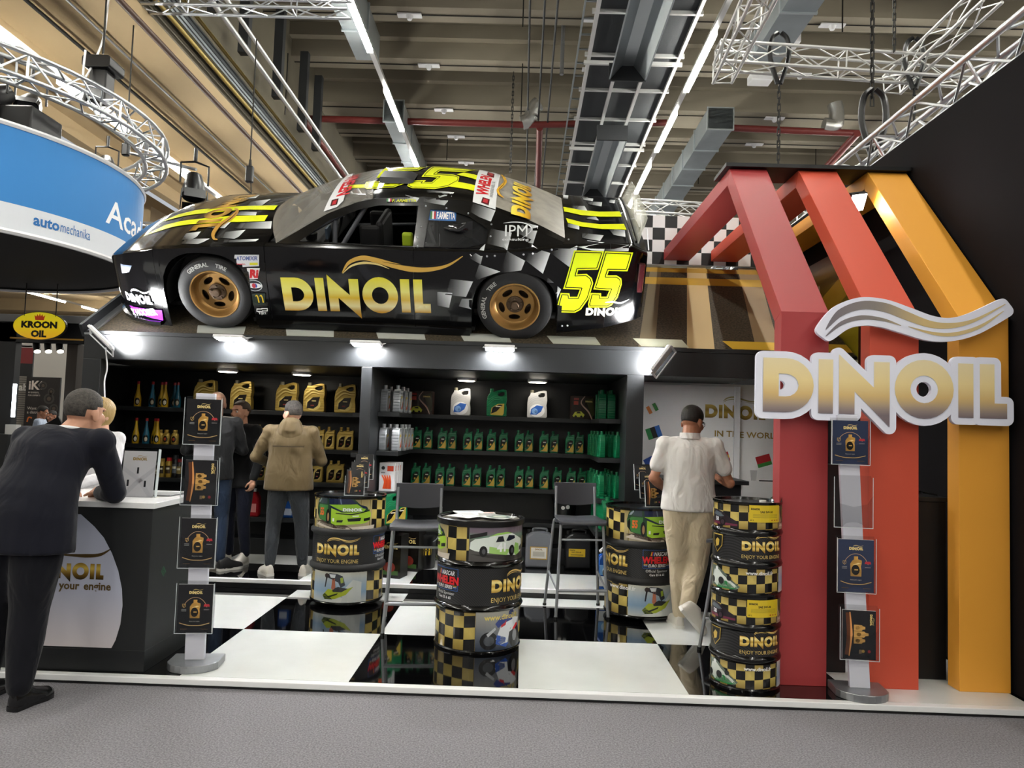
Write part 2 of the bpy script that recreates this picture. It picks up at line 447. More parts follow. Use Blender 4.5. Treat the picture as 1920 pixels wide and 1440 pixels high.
# conduits, busbars and posts along the girder
def run(name, m, X, Z, r, label, cat='pipe', ya=-8, yb=52, group=None):
    G().tube([(0, 0, 0), (0, yb - ya, 0)], r, 8).obj(name, m, smooth=60, label=label, cat=cat, group=group).location = (X, ya, Z)
run('busbar', PIPEB, -6.22, 7.74, .05, 'brown busbar along the lower edge of the concrete girder')
run('cable_tray', PIPEY, -6.12, 8.24, .035, 'yellow-edged tray running along the girder, lower one', 'cable tray')
run('cable_tray', PIPEY, -6.05, 8.70, .035, 'yellow-edged tray running along the girder, upper one', 'cable tray')
t = thing('cable_ladder', 'wide grey cable ladder between the two yellow-edged trays', 'cable tray', (-6.1, -8, 8.32))
G().box(0, .02, 0, 60, 0, .30).obj('tray_side', GALV, t); G().box(-.15, .0, 0, 60, 0, .015).obj('tray_floor', GALV, t)
for k in range(3): G().tube([(.03, 0, .06 + .09 * k), (.03, 60, .06 + .09 * k)], .012, 6).obj('cable', STEELK, t)
run('conduit_pipe', ALUW, -5.6, 8.74, .05, 'pale conduit hanging beside the steel posts, nearer one')
run('conduit_pipe', ALUW, -5.3, 8.72, .04, 'pale conduit hanging beside the steel posts, outer one')
run('sprinkler_rail', CHAIN, -7.62, 7.7, .03, 'thin dark rail hanging under the warm slab', 'rail')
run('conduit_pipe', GREYM, -7.05, 7.76, .02, 'thin grey conduit on the warm slab beside the dark rail')
for i, (px, py) in enumerate(((400, 60), (458, 90), (521, 150), (566, 235), (592, 280))):
    q = PX(px, py, -5.85)
    G().box(-.1, .1, -.09, .09, 0, 2.05).obj('steel_post', STEELK, label='grey steel post hanging beside the girder, %s from the front' % ORD[i], cat='post', group='steel posts beside the girder').location = (q.x, q.y, 8.9)
# thin rods, detectors and cables on the concrete ribs
for i, (px, py0, py1, Y) in enumerate(((982, -8, 50, 11), (980, 118, 215, 14.2), (1165, 20, 140, 12.5), (540, 100, 215, 12.5), (572, 150, 230, 14), (1580, -5, 60, 10), (840, 235, 300, 20), (1310, 300, 345, 20), (1530, 255, 310, 20))):
    a_ = PY(px, py0, Y); b_ = PY(px, py1, Y); G().tube([(0, 0, 0), (0, 0, b_.z - a_.z)], .015, 5).obj('hanger_rod', CHAIN, label='thin dark hanger rod under the concrete ribs, %s of nine' % ORD[i], cat='rod', group='hanger rods').location = a_
for i in range(7):
    yy = y1 + i * dy + .3; zz = TTZ - (.15 if i % 5 == 2 else 0)
    G().tube([(-6.3, yy - 0, zz - .02), (29, yy, zz - .02)], .014, 5).obj('rib_cable', CHAIN, cl)
    for k in range(3):
        q = G().box(-.28, .28, -.09, .09, -.03, 0); q.cyl((0, 0, -.03), (0, 0, -.12), .09, .05, n=10); o = q.obj('detector_plate', WHITEM, cl); o.location = ((-2.9, 1.4, 6.8)[k] + .15 * i, yy, zz - .02)
# red sprinkler pipes
def pipe(pts, r, m, name, label): return G().tube(pts, r, 10).obj(name, m, smooth=50, label=label, cat='pipe')
a = PY(570, 222, 15.3); b = PY(985, 234, 15.3); c = PY(1250, 230, 15.3)
t = thing('sprinkler_pipe', 'dark red sprinkler pipe crossing the ceiling left of the grey grid', 'pipe', a)
G().tube([(0, 0, 0), b - a, c - a], .09, 10).obj('main_pipe', PIPER, t, smooth=50)
G().tube(bez([b - a + V((-.1, 0, .05)), b - a + V((.1, 0, .15)), b - a + V((.25, 0, .5)), b - a + V((.35, 0, .6))]), .2, 10).obj('foil_elbow', FOIL, t, smooth=50)
e = PY(1012, 240, 15.3); pipe([e, e + V((.1, 8, -.05))], .09, PIPER, 'sprinkler_pipe', 'red pipe branch running back beside the grey ceiling grid')
e = PY(572, 226, 15.2); pipe([e, e + V((.1, 12, -.05))], .09, PIPER, 'sprinkler_pipe', 'red pipe branch running back towards the car roof')
a = PY(1330, 238, 15.3); b = PY(1608, 250, 15.3)
t = thing('sprinkler_pipe', 'dark red sprinkler pipe crossing the ceiling above the orange frames', 'pipe', a)
G().tube([(0, 0, 0), b - a], .09, 10).obj('main_pipe', PIPER, t, smooth=50)
f_ = PY(1565, 235, 15.3) - a
G().tube(bez([f_ + V((-.3, 0, 0)), f_, f_ + V((.05, 0, .3)), f_ + V((.0, 0, .6))]), .2, 10).obj('foil_elbow', FOIL, t, smooth=50)
e = PY(1608, 250, 15.2); pipe([e, e + V((.6, 9, -.2))], .1, PIPER, 'sprinkler_pipe', 'red pipe branch running back behind the yellow frame')
for i, (px, py0, py1, Y) in enumerate(((1248, 0, 140, 13), (1200, 195, 360, 20))):
    a = PY(px - 190, py0, Y); b = PY(px - 195, py1, Y); pipe([a, b], .05, GREYM, 'drop_pipe', 'grey pipe dropping beside the ceiling grid, %s one' % ('nearer' if i == 0 else 'farther'))

# grey panel grid under the middle of the ceiling
gz = 9.5; gx0, gx1 = PZ(1096, 151, gz).x, PZ(1252, 155, gz).x
t = thing('ceiling_grid', 'suspended grid of grey mesh panels above the car tail', 'ceiling grid', (gx0, 0, gz))
ya = PZ(1133, 4, gz).y - 3; nr = 16; st = 1.62; cwid = (gx1 - gx0) / 3
pm = G().box(0, cwid - .06, 0, st - .06, 0, .03).mesh('mesh_panel'); pm.materials.append(MESHG)
rl = G().box(-.035, .035, 0, nr * st, -.06, .06).mesh('long_rail'); rl.materials.append(ALUW)
cr_ = G().box(-.1, gx1 - gx0 + .1, -.03, .03, -.05, .03).mesh('cross_rail'); cr_.materials.append(ALUW)
for r in range(nr):
    for c in range(3):
        o = link('mesh_panel', pm, t); o.location = (c * cwid + .03, ya + r * st + .03, 0)
    o = link('cross_rail', cr_, t); o.location = (0, ya + r * st, -.02)
    if r % 3 == 0: o = link('cross_rail', cr_, t); o.location = (0, ya + r * st + .2, -.1)
for c in range(4): o = link('long_rail', rl, t); o.location = (c * cwid, ya, -.02)
lx = PZ(1082, 100, 9.7).x
t = thing('cable_ladder', 'galvanised cable ladder running back left of the ceiling grid', 'cable tray', (lx, 0, 9.7))
for k in (0, .3): G().box(k, k + .03, 4, 40, 0, .1).obj('ladder_rail', GALV, t)
rg = G().box(0, .3, -.02, .02, .02, .05).mesh('rung'); rg.materials.append(GALV)
for k in range(40): o = link('rung', rg, t); o.location = (0, 5 + k * .6, 0)
for k, dx in enumerate((-.5, -.75, -1.05)): run('conduit_pipe', STEELK, lx + dx, 9.9 + .15 * k, .024, 'grey conduit running back left of the cable ladder, %s from it' % ORD[k])
def reflector(px0, py0, px1, py1, Z, label):
    a = PZ(px0, py0, Z); b = PZ(px1, py1, Z); L = b.y - a.y; x = (a.x + b.x) / 2
    t = thing('trough_reflector', label, 'air duct', (x, a.y, Z), group='sheet metal troughs under the ceiling grid')
    prof = [(-.36, 0), (-.12, .3), (.12, .3), (.36, 0), (.39, 0), (.15, .35), (-.15, .35), (-.39, 0)]
    G().prism(prof, 0, L, UPR @ T(0, 0, 0)).obj('trough', GALVL, t).scale = (1, -1, 1)
    G().box(-.39, .39, -.05, .02, -.02, .36).obj('end_plate', STEELK, t); G().box(-.39, .39, L, L + .05, -.02, .36).obj('end_plate', STEELK, t)
reflector(1228, -60, 1186, 150, 8.9, 'shiny sheet metal trough hanging under the ceiling grid, nearer one')
reflector(1141, 262, 1118, 372, 8.9, 'shiny sheet metal trough hanging under the ceiling grid, farther one')
def duct(px0, px1, Z, ya, yb, label, h=.55):
    X0, X1 = px0, px1
    t = thing('air_duct', label, 'air duct', ((X0 + X1) / 2, ya, Z), group='galvanised air ducts')
    G().box(-(X1 - X0) / 2, (X1 - X0) / 2, 0, yb - ya, 0, h).obj('duct_box', GALV, t)
    y = .0
    fm = G().box(-(X1 - X0) / 2 - .03, (X1 - X0) / 2 + .03, 0, .05, -.03, h + .03).mesh('flange'); fm.materials.append(GALVL)
    while y < yb - ya: o = link('flange', fm, t); o.location = (0, y, 0); y += 1.5
duct(-3.9, -3.4, 9.5, 4, PZ(645, 112, 9.5).y, 'galvanised air duct at the top left, nearer section')
duct(-3.9, -3.4, 9.5, PZ(705, 226, 9.5).y, 44, 'galvanised air duct running back above the car roof')
duct(4.6, 5.25, 9.5, 3, PZ(1400, 120, 9.5).y, 'galvanised air duct at the top right behind the white truss')
duct(4.6, 5.25, 9.5, PZ(1306, 240, 9.5).y, 44, 'galvanised air duct running back above the spoiler')
for i, (px, py) in enumerate(((1475, 75), (1425, 146))):
    q = PY(px, py, 13.0 if i == 0 else 14.5)
    t = thing('detector_box', 'white box under the concrete ribs, %s' % ('upper nearer one' if i == 0 else 'lower farther one'), 'box', q, group='white boxes under the ceiling')
    G().box(-.28, .28, -.2, .2, -.14, .14).obj('body', WHITEM, t, bevel=.02); G().box(-.33, .33, -.02, .02, .14, .2).obj('bracket', ALUW, t)

# trusses
def truss(name, pts, s, label, m=ALU, tri=False, r=.025, pitch=.42, chains=()):
    pts = [V(p) for p in pts]; o0 = pts[0].copy(); t = thing(name, label, 'truss', o0)
    offs = [(-s / 2, s / 2), (s / 2, s / 2), (0, -s * .36)] if tri else [(-s / 2, s / 2), (s / 2, s / 2), (s / 2, -s / 2), (-s / 2, -s / 2)]
    P = [p - o0 for p in pts]; rails = [[] for _ in offs]
    for i, p in enumerate(P):
        d = (P[min(i + 1, len(P) - 1)] - P[max(i - 1, 0)]).normalized(); x = d.cross(V((0, 0, 1))).normalized(); z = x.cross(d)
        for k, (a, b) in enumerate(offs): rails[k].append(p + x * a + z * b)
    for rr in rails: G().tube(rr, r, 8).obj('chord', m, t, smooth=50)
    gb = G(); n = len(offs); fine = [[], ] * 0
    def at(rail, u):
        u = max(0, min(len(rail) - 1.0001, u)); i = int(u); return rail[i].lerp(rail[i + 1], u - i)
    L = sum((P[i + 1] - P[i]).length for i in range(len(P) - 1)); m_ = max(4, int(L / pitch)); sc_ = (len(P) - 1) / m_
    for j in range(m_):
        for k in range(n):
            k2 = (k + 1) % n; A, B = (k, k2) if j % 2 == 0 else (k2, k)
            gb.tube([at(rails[A], j * sc_), at(rails[B], (j + 1) * sc_)], r * .45, 5, cap=False)
            if j % 4 == 0: gb.tube([at(rails[k], j * sc_), at(rails[k2], j * sc_)], r * .5, 5, cap=False)
    gb.obj('bracing', m, t, smooth=50); return t
def seg(a, b, n=2): return [V(a).lerp(V(b), i / n) for i in range(n + 1)]
def strap_pair(px, py, Y, Zoff, label, up=6):
    q = PY(px, py, Y); t = thing('lifting_strap', label, 'strap', q, group='black lifting straps on the trusses')
    for s in (-1, 1): G().tube(bez([(s * .02, 0, -.25), (s * .13, 0, .12), (s * .11, 0, .4), (s * .02, 0, .5)], 5), .035, 6).obj('loop', PLB, t, smooth=60)
    return t
def chain(px, py0, py1, Y, label, r=.018):
    a = PY(px, py0, Y); b = PY(px, py1, Y); b.x = a.x; gch = G(); n = int((a.z - b.z) / .09); k = 0
    for i in range(n):
        z = -i * .09; d = V((1, 0, 0)) if i % 2 else V((0, 1, 0))
        gch.tube([d * r + V((0, 0, z)), d * r + V((0, 0, z - .11)), d * -r + V((0, 0, z - .11)), d * -r + V((0, 0, z)), d * r + V((0, 0, z))], r * .5, 5)
    gch.obj('hoist_chain', CHAIN, label=label, cat='chain', group='hoist chains').location = a
truss('roof_truss', seg(PY(1345, 104, 5.9), PY(1815, 136, 5.9), 2), .29, 'white box truss hanging level above the orange frames', ALUW, r=.024)
a = PZ(1350, 135, PY(1345, 104, 5.9).z + .1); 
truss('roof_truss', seg(PY(1355, 138, 6.2), PY(1440, -40, 3.3), 2), .27, 'white truss running forward from the left end of the level truss', ALUW, r=.024)
truss('roof_truss', seg(PY(1672, 160, 6.4), PY(1860, -15, 4.4), 2), .25, 'white truss crossing behind the right part of the level truss', ALUW, r=.022)
truss('wall_truss', seg((3.35, 8.4, PX(1612, 315, 3.35).z), (3.35, -1.2, PX(1612, 315, 3.35).z), 2), .24, 'silver triangular truss along the top of the dark side wall', ALU, tri=True, r=.026, pitch=.36)
truss('roof_truss', seg(PY(140, -4, 7), PY(655, 10, 7), 2), .28, 'silver truss along the very top left of the picture', ALU, r=.026)
for px, py, Y, l in ((1461, 125, 5.9, 'black strap hanging from the level truss, left one'), (1714, 135, 5.9, 'black strap hanging from the level truss, right one'), (1638, 250, 3.6, 'black strap at the lower end of the long hoist chain'), (198, 8, 7, 'black strap on the truss above the hanging projector')): strap_pair(px, py, Y, 0, l)
chain(1636, -10, 205, 3.6, 'long hoist chain hanging in front of the level truss')
chain(1461, 160, 318, 5.9, 'hoist chain dropping from the level truss to the frames')
chain(1677, -10, 98, 5.7, 'short hoist chain reaching down to the level truss')
chain(963, 135, 330, 12, 'hoist chain hanging from the ribs right of the car roof')
chain(1714, 165, 230, 5.9, 'hoist chain under the right strap of the level truss')

truss('roof_truss', seg(PY(1192, 388, 13), PY(1330, 396, 13), 2), .29, 'white truss far behind the rear spoiler of the car', ALUW, r=.026)
truss('roof_truss', seg(PY(205, 428, 12), PY(340, 436, 12), 2), .29, 'silver truss far behind between the banner and the car nose', ALU, r=.026)
# round hanging banner with its ring truss
bc = V((-8.56, 5.6)); bR = 2.8; zb, zt = 3.70, 4.98
def hit(px, py, R=bR):
    d = ray(px, py); o = V((CAM.x - bc.x, CAM.y - bc.y)); e = V((d.x, d.y)); A = e.dot(e); B = o.dot(e); Cc = o.dot(o) - R * R
    t_ = (-B - math.sqrt(max(0, B * B - A * Cc))) / A; p = CAM + d * t_; return math.atan2(p.y - bc.y, p.x - bc.x), p.z
t = thing('hanging_banner', 'round blue and white hanging banner at the left edge', 'banner', (bc.x, bc.y, zb))
g = G()
n = 72; H = zt - zb
g.loft([[(bR * math.cos(2 * PI * i / n), bR * math.sin(2 * PI * i / n), z) for i in range(n)] for z in (.0, H)], cap=False)
g.loft([[((bR - .05) * math.cos(2 * PI * i / n), (bR - .05) * math.sin(2 * PI * i / n), z) for i in range(n)] for z in (0, H)], cap=False)
g.obj('inner_cloth', mat('banner_inside', '0c0c0e', .8), t, smooth=40)
zs = 4.04 - zb
ab = Art().rect(-3.3 * bR, zs, .9 * bR, H, '2f7fc4').rect(-3.3 * bR, 0, .9 * bR, zs, 'd9dde4').up()
a0 = hit(62, 412); a1 = hit(168, 443)
hh = .13
wl = (a1[0] - a0[0]) * bR
ab.text('auto', a0[0] * bR + .0, 3.85 - zb, hh, '1d6ab0', bold=.03, w=wl * .41).text('mechanika', a0[0] * bR + wl * .43, 3.85 - zb, hh, '1d6ab0', w=wl * .57)
a2 = hit(197, 413)
ab.text('Academy', a2[0] * bR, a2[1] - zb - .02, .33, 'f4f6fa', bold=.012, w=2.3)
o = ab.build('printed_cloth', PRTM, t, lambda a, b, e: V(((bR + .004 + e) * math.cos(a / bR), (bR + .004 + e) * math.sin(a / bR), b)), sx=.12, eps=.003)
for z in (0, H): G().tube([((bR) * math.cos(2 * PI * i / n), (bR) * math.sin(2 * PI * i / n), z) for i in range(n + 1)], .035, 6).obj('rim', WHITEM, t, smooth=50)
G().lathe([(bR - .04, .03), (0.01, .03)], 48, cap=False).obj('black_ceiling', mat('banner_inside', '0c0c0e', .8), t)
ring_z = 5.62
ring = [V((bc.x + 2.95 * math.cos(a), bc.y + 2.95 * math.sin(a), ring_z)) for a in [math.radians(-150 + 6 * i) for i in range(44)]]
truss('ring_truss', ring, .3, 'curved silver truss ring above the round blue banner', ALU, r=.03, pitch=.3)

# hanging lamps and motors around the ring
def motor(px, py, Y, w_, h_, label, name='hoist_motor', rope=None):
    q = PY(px, py, Y); t = thing(name, label, 'hoist', q, group='black hoists and cases hanging from the ceiling')
    G().box(-w_ / 2, w_ / 2, -w_ * .4, w_ * .4, -h_ / 2, h_ / 2).obj('case', PLB, t, bevel=.02)
    G().cyl((0, 0, h_ / 2), (0, 0, h_ / 2 + .12), .03, .02).obj('hook', CHAIN, t); G().tube([(0, 0, h_ / 2 + .1), (0, 0, rope or 2.5)], .012, 5).obj('rope', CHAIN, t)
    if rope: G().tube(bez([(.03, 0, -h_ / 2), (.05, .1, -h_ / 2 - .8), (0, .2, -h_ / 2 - 2)]), .01, 5).obj('cable', CHAIN, t)
motor(236, 281, 7, .11, .2, 'small black hoist hanging right of the ring truss'); motor(468, 327, 8.5, .13, .3, 'black hoist hanging above the car hood', rope=2.5)
q = PY(190, 150, 6.2)
t = thing('projector', 'big black projector hanging by chains at the upper left', 'projector', q)
G().prism(rrect(-.21, -.09, .21, .09, .05), -.2, .2, UPR).obj('head', PLB, t, bevel=.015).location = (.02, 0, .2)
G().box(-.12, .14, -.12, .12, -.36, .12).obj('body', PLB, t, bevel=.02)
G().cyl((-.2, -.08, -.42), (-.08, -.08, .05), .04).obj('bracket', PLB, t); G().tube([(0, 0, .4), (0, 0, 7.8 - q.z)], .015, 6).obj('chain', CHAIN, t); G().tube(bez([(-.08, -.3, .3), (-.1, -.25, -.1), (-.02, 0, .6), (0.03, 0, 7.8 - q.z)]), .015, 6).obj('cable', WHITEM, t)
def stage_lamp(p, rx, rz, label, s=1.0):
    t = thing('stage_lamp', label, 'lamp', p, rz, group='black stage lamps'); M = RX(rx)
    G().lathe([(.05, -.14), (.1, -.12), (.12, -.02), (.14, .06), (.15, .2), (.13, .2), (.12, .1), (.01, .09)], 18, M).obj('housing', PLB, t, smooth=40)
    G().lathe([(.125, .12), (.001, .12)], 18, M, cap=False).obj('lens', mat('lamp_glass', 'b9bdc2', .1, spec=.8), t)
    for s_ in (-1, 1): G().tube([(s_ * .17, 0, 0), (s_ * .17, 0, .26), (0, 0, .3)], .015, 6).obj('yoke', PLB, t)
    for i in range(4): G().box(-.13, .13, .15, .16, .2, .33, M @ RZ(PI / 2 * i) @ T(0, 0, 0)).obj('barn_door', PLB, t)
    G().tube([(0, 0, .3), (0, 0, .48)], .025, 8).obj('clamp', PLB, t); t.scale = (s, s, s); return t
stage_lamp(PY(57, 195, 5.0), 2.3, .4, 'stage lamp standing over the blue banner below the ring truss', 1.05)
stage_lamp(PY(-2, 180, 4.4), 2.2, -.5, 'stage lamp cut by the left edge above the blue banner', 1.1)
stage_lamp(PY(200, 308, 7.6), 2.5, .6, 'stage lamp at the right end of the ring truss', 1.0)
stage_lamp(PY(364, 345, 7.0), 2.75, .5, 'black stage lamp on a boom above the car hood', 1.2)
a = PY(232, 284, 7.2); b = PY(368, 318, 7.0)
G().tube([(0, 0, 0), b - a], .025, 8).obj('lamp_boom', ALU, label='thin silver boom carrying the stage lamp over the hood', cat='pole').location = a
G().box(-.3, .3, -.3, .3, -.25, .12).obj('lamp_case', PLB, bevel=.02, label='black case standing on the rim of the blue banner', cat='case').location = PY(45, 232, 4.6)
# ------------------------------------------------------------------ stand: stage, tiles, platform, shelf unit, fascia, bank
SZ, PLZ, RY_ = .05, .13, 2.28
st = struct(G().box(-7, 3.6, -.045, 5.2, 0, .038).obj('floor_stage', BLACKD))
G().box(-7, 3.6, -.055, 0, .016, SZ).obj('edge_trim', WHITE, st, bevel=.004)
def tiles(parent, z0, z1, rows, cols, ylo, yhi):
    cache = {}
    for j in rows:
        ya, yb = max(j, ylo), min(j + 1, yhi)
        for i in cols:
            k = (round(ya, 3), round(yb, 3))
            if k not in cache:
                cache[k] = [G().box(.001, .999, 0, yb - ya - .002, z0, z1).mesh('tile') for _ in range(2)]
                cache[k][0].materials.append(TILEW); cache[k][1].materials.append(TILEB)
            o = link('tile', cache[k][(i + j) % 2], parent); o.location = (i, ya + .001, 0)
tiles(st, .036, SZ, range(0, 3), range(-7, 3), 0, RY_)
tiles(st, .036, SZ, range(2, 5), range(1, 3), RY_, 5)
tiles(st, .036, SZ, range(0, 5), [3], 0, 5)
pf = struct(G().box(-4.1, 1.08, RY_ + .012, 3.8, .05, .118).obj('floor_platform', BLACKD))
G().box(-4.1, 1.08, RY_, RY_ + .045, .095, PLZ + .001).obj('edge_trim', WHITE, pf, bevel=.004)
tiles(pf, .116, PLZ, range(2, 4), range(-5, 1), RY_ + .045, 3.8)

# shelf unit
FZ0, FZ1 = 2.082, 2.343
XL0, XL1, XM0, XM1, XR0, XR1 = -4.08, -3.915, -1.507, -1.409, .92, 1.075
XI = -4.46
SF, SB = 3.45, 3.80          # shelf front, rear wall
su = thing('shelf_unit', 'black two-bay shelf wall under the racing car', 'shelf', ((XL0 + XR1) / 2, RY_, SZ)); ox = (XL0 + XR1) / 2
def sub(name, x0, x1, y0, y1, z0, z1, m=BLACKW, bevel=.003): return G().box(x0 - ox, x1 - ox, y0 - RY_, y1 - RY_, z0 - SZ, z1 - SZ).obj(name, m, su, bevel=bevel)
sub('pillar', XL0, XL1, RY_, RY_ + .10, PLZ, FZ0); sub('side_panel', XI - .05, XI, 3.22, SB + .03, PLZ, FZ0 + .03); G().prism([(XL0 - ox, RY_ + .08 - RY_), (XL0 + .04 - ox, .08), (XI + .02 - ox, 3.25 - RY_), (XI - .04 - ox, 3.25 - RY_)], PLZ - SZ, FZ0 + .03 - SZ).obj('slanted_panel', BLACKW, su); sub('partition', XM0, XM1, RY_, SB, PLZ, FZ0); sub('side_panel', XR0, XR1, RY_, SB, PLZ, FZ0)
sub('back_panel', XI - .04, XM1, SB - .01, SB + .03, PLZ - .03, FZ0 + .03, BLACKD, 0); sub('back_panel', XM0, XR1, SB - .01, SB + .031, PLZ - .03, FZ0 + .03, BLACKD, 0)
sub('top_panel', XL0, XM1, RY_ + .02, SB + .02, FZ0 - .004, FZ0 + .03, BLACKD, 0); sub('top_panel', XI, XL0, 3.1, SB + .02, FZ0 - .004, FZ0 + .03, BLACKD, 0); sub('top_panel', XM0, XR1, RY_ + .02, SB + .02, FZ0 - .005, FZ0 + .03, BLACKD, 0)
sub('plinth', XI, XM0, SF + .05, SB, PLZ, .30, BLACKD); sub('plinth', XM1, XR0, SF + .05, SB, PLZ, .30, BLACKD)
RS = [PY(940, 781, SF).z, PY(868, 844.5, SF).z, PY(868, 913, SF).z]        # shelf tops, right bay
LS = [PY(485, 769, SF).z, PY(330, 834, SF).z, PY(597, 905, SF).z, PY(513, 971, SF).z]
for z in RS:
    sub('shelf', XM1, XR0, SF, SB, z - .045, z)
    sub('side_shelf', XM1, XM1 + .21, 2.62, SF, z - .045, z); sub('side_shelf', XR0 - .21, XR0, 2.62, SF, z - .045, z)
sub('shelf', XM1, XR0, SF, SB, .52, .565)
for z in LS: sub('shelf', XI, XM0, SF, SB, z - .045, z)
sub('side_shelf', XM0 - .21, XM0, 2.9, SF, LS[0] - .045, LS[0]); sub('side_shelf', XM0 - .21, XM0, 2.9, SF, LS[1] - .045, LS[1])
fa = struct(G().box(XL0, 2.2, RY_, RY_ + .06, FZ0, FZ1).obj('wall_fascia', BLACKW, bevel=.003))
G().box(XL0, 2.2, RY_ + .06, RY_ + 1.9, FZ0 + .03, FZ0 + .06).obj('deck_board', BLACKD, fa)

# banked race track the car stands on
BA = math.atan2(3.55 - FZ1, 4.2 - RY_); eL = V((0, math.cos(BA), math.sin(BA))); eN = V((0, -math.sin(BA), math.cos(BA)))
BL = (4.2 - RY_) / math.cos(BA)
bank = thing('track_bank', 'banked asphalt track ramp with painted stripes carrying the car', 'ramp', (XL0, RY_, FZ1 - .042)); bank.rotation_euler = (BA, 0, 0)
BW = 3.0 - XL0
asph = mat('asphalt_print', '40382a', .7, var=(48, .8), bump=(120, .3))
G().box(.06, BW, .03, BL, -.06, 0).obj('asphalt_board', asph, bank)
G().box(0, BW, 0, .03, -.02, .008).obj('front_edge', BLACKD, bank)
def bk(px, py):                                   # point on the bank plane -> (x, distance up the slope)
    d = ray(px, py); n = eN; o = V((XL0, RY_, FZ1 - .042)); t_ = (o - CAM).dot(n) / d.dot(n); p = CAM + d * t_ - o; return (p.x, p.dot(eL))
ap = Art()
for q, c in (([(1220, 500), (1240, 500), (1228, 656), (1196, 656)], '7b6d52'), ([(1288, 500), (1323, 500), (1340, 656), (1288, 656)], 'c9ae7d'), ([(1383, 503), (1420, 503), (1462, 656), (1418, 656)], '9c8362')): ap.poly([bk(*p) for p in q], c)
ap.up()
y0 = bk(1300, 499)[1]
for p0, p1, c in ((504, 512, 'b98f2e'), (522, 535, 'c49a2f')): ap.rect(bk(1208, p0)[0] - 2.5, bk(1300, p1)[1], BW, bk(1300, p0)[1], c)
ap.up()
def dash(xa, xb, c): ap.poly([bk(*xa), bk(xa[0] + (xb[0] - xa[0]), xa[1] + .035 * (xb[0] - xa[0])), bk(*xb), bk(xb[0] - (xb[0] - xa[0]), xb[1] - .035 * (xb[0] - xa[0]))], c)
yb0, yb1 = .10, .27
for px, c in ((1188, 'c9ccb4'), (1025, 'b9bcae'), (858, 'b4b7b0'), (695, 'b4b7b0'), (518, 'b4b7b0'), (342, 'a9aca6')):
    xa = bk(px, 640)[0]; ap.poly([(xa + .06, yb0), (xa + .50, yb0), (xa + .46, yb1), (xa, yb1)], c)
xa = bk(1354, 640)[0]; ap.poly([(xa + .06, yb0), (BW, yb0), (BW, yb1), (xa, yb1)], 'e0b63c')
ap.build('track_print', PRTM, bank, lying(0), eps=.001)
G().box(.0, .07, .0, BL, -.10, .02).obj('side_rail', ALU, bank); G().box(-.03, .0, .0, BL, -.02, .10).obj('side_fence_edge', BLACKD, bank)
struct(G().prism([(0, 0), (4.2 - RY_, 0), (4.2 - RY_, 3.55 - FZ1)], 0, .05, T(XL0 + .10, RY_, FZ1 - .06) @ Matrix(((0, 0, 1, 0), (1, 0, 0, 0), (0, 1, 0, 0), (0, 0, 0, 1)))).obj('wall_bank_side', WHITEM))
# chequered panel above the bank
zc0 = 3.55; sq = .145
ck = thing('chequered_panel', 'black and white chequered panel along the top of the track', 'panel', (XL0 + 2.2, 4.2, zc0))
nW = int((3.03 - XL0 - 2.2) / sq)
G().box(0, nW * sq, .012, .06, 0, 4 * sq).obj('board', WHITEM, ck)
sm = [G().box(.0005, sq - .0005, 0, .012, .0005, sq - .0005).mesh('square') for _ in range(2)]; sm[0].materials.append(WHITEM); sm[1].materials.append(BLACKD)
for i in range(nW):
    for j in range(4): o = link('square', sm[(i + j) % 2], ck); o.location = (i * sq, 0, j * sq)

# dark side wall on the right, back wall and door panel
struct(G().box(3.035, 3.25, -.9, 9.0, 0, PX(1900, 112, 3.035).z).obj('wall_right', mat('dark_side_wall', '121013', .8, spec=.15, var=(1.5, .15))))
WY = 3.6
wb = struct(G().box(XR1, 3.03, WY, WY + .05, SZ, FZ0 + .03).obj('wall_white', WHITEW))
pa = Art()
def wp(px, py): q = PY(px, py, WY); return q.x, q.z
x0, z0 = wp(1387, 775); x1, _ = wp(1290, 775)
a = wp(1324, 783); b = wp(1480, 788)
dp = struct(G().box(XR1 + .02, PY(1376, 760, WY - .08).x, WY - .10, WY - .06, SZ, FZ0).obj('door_1', WHITEW, bevel=.003))
G().box(PY(1376, 760, WY - .1).x, PY(1387, 760, WY - .1).x, WY - .13, WY - .03, SZ, FZ0).obj('door_edge', WHITE, dp, bevel=.004)
dx_ = (WY - .10)
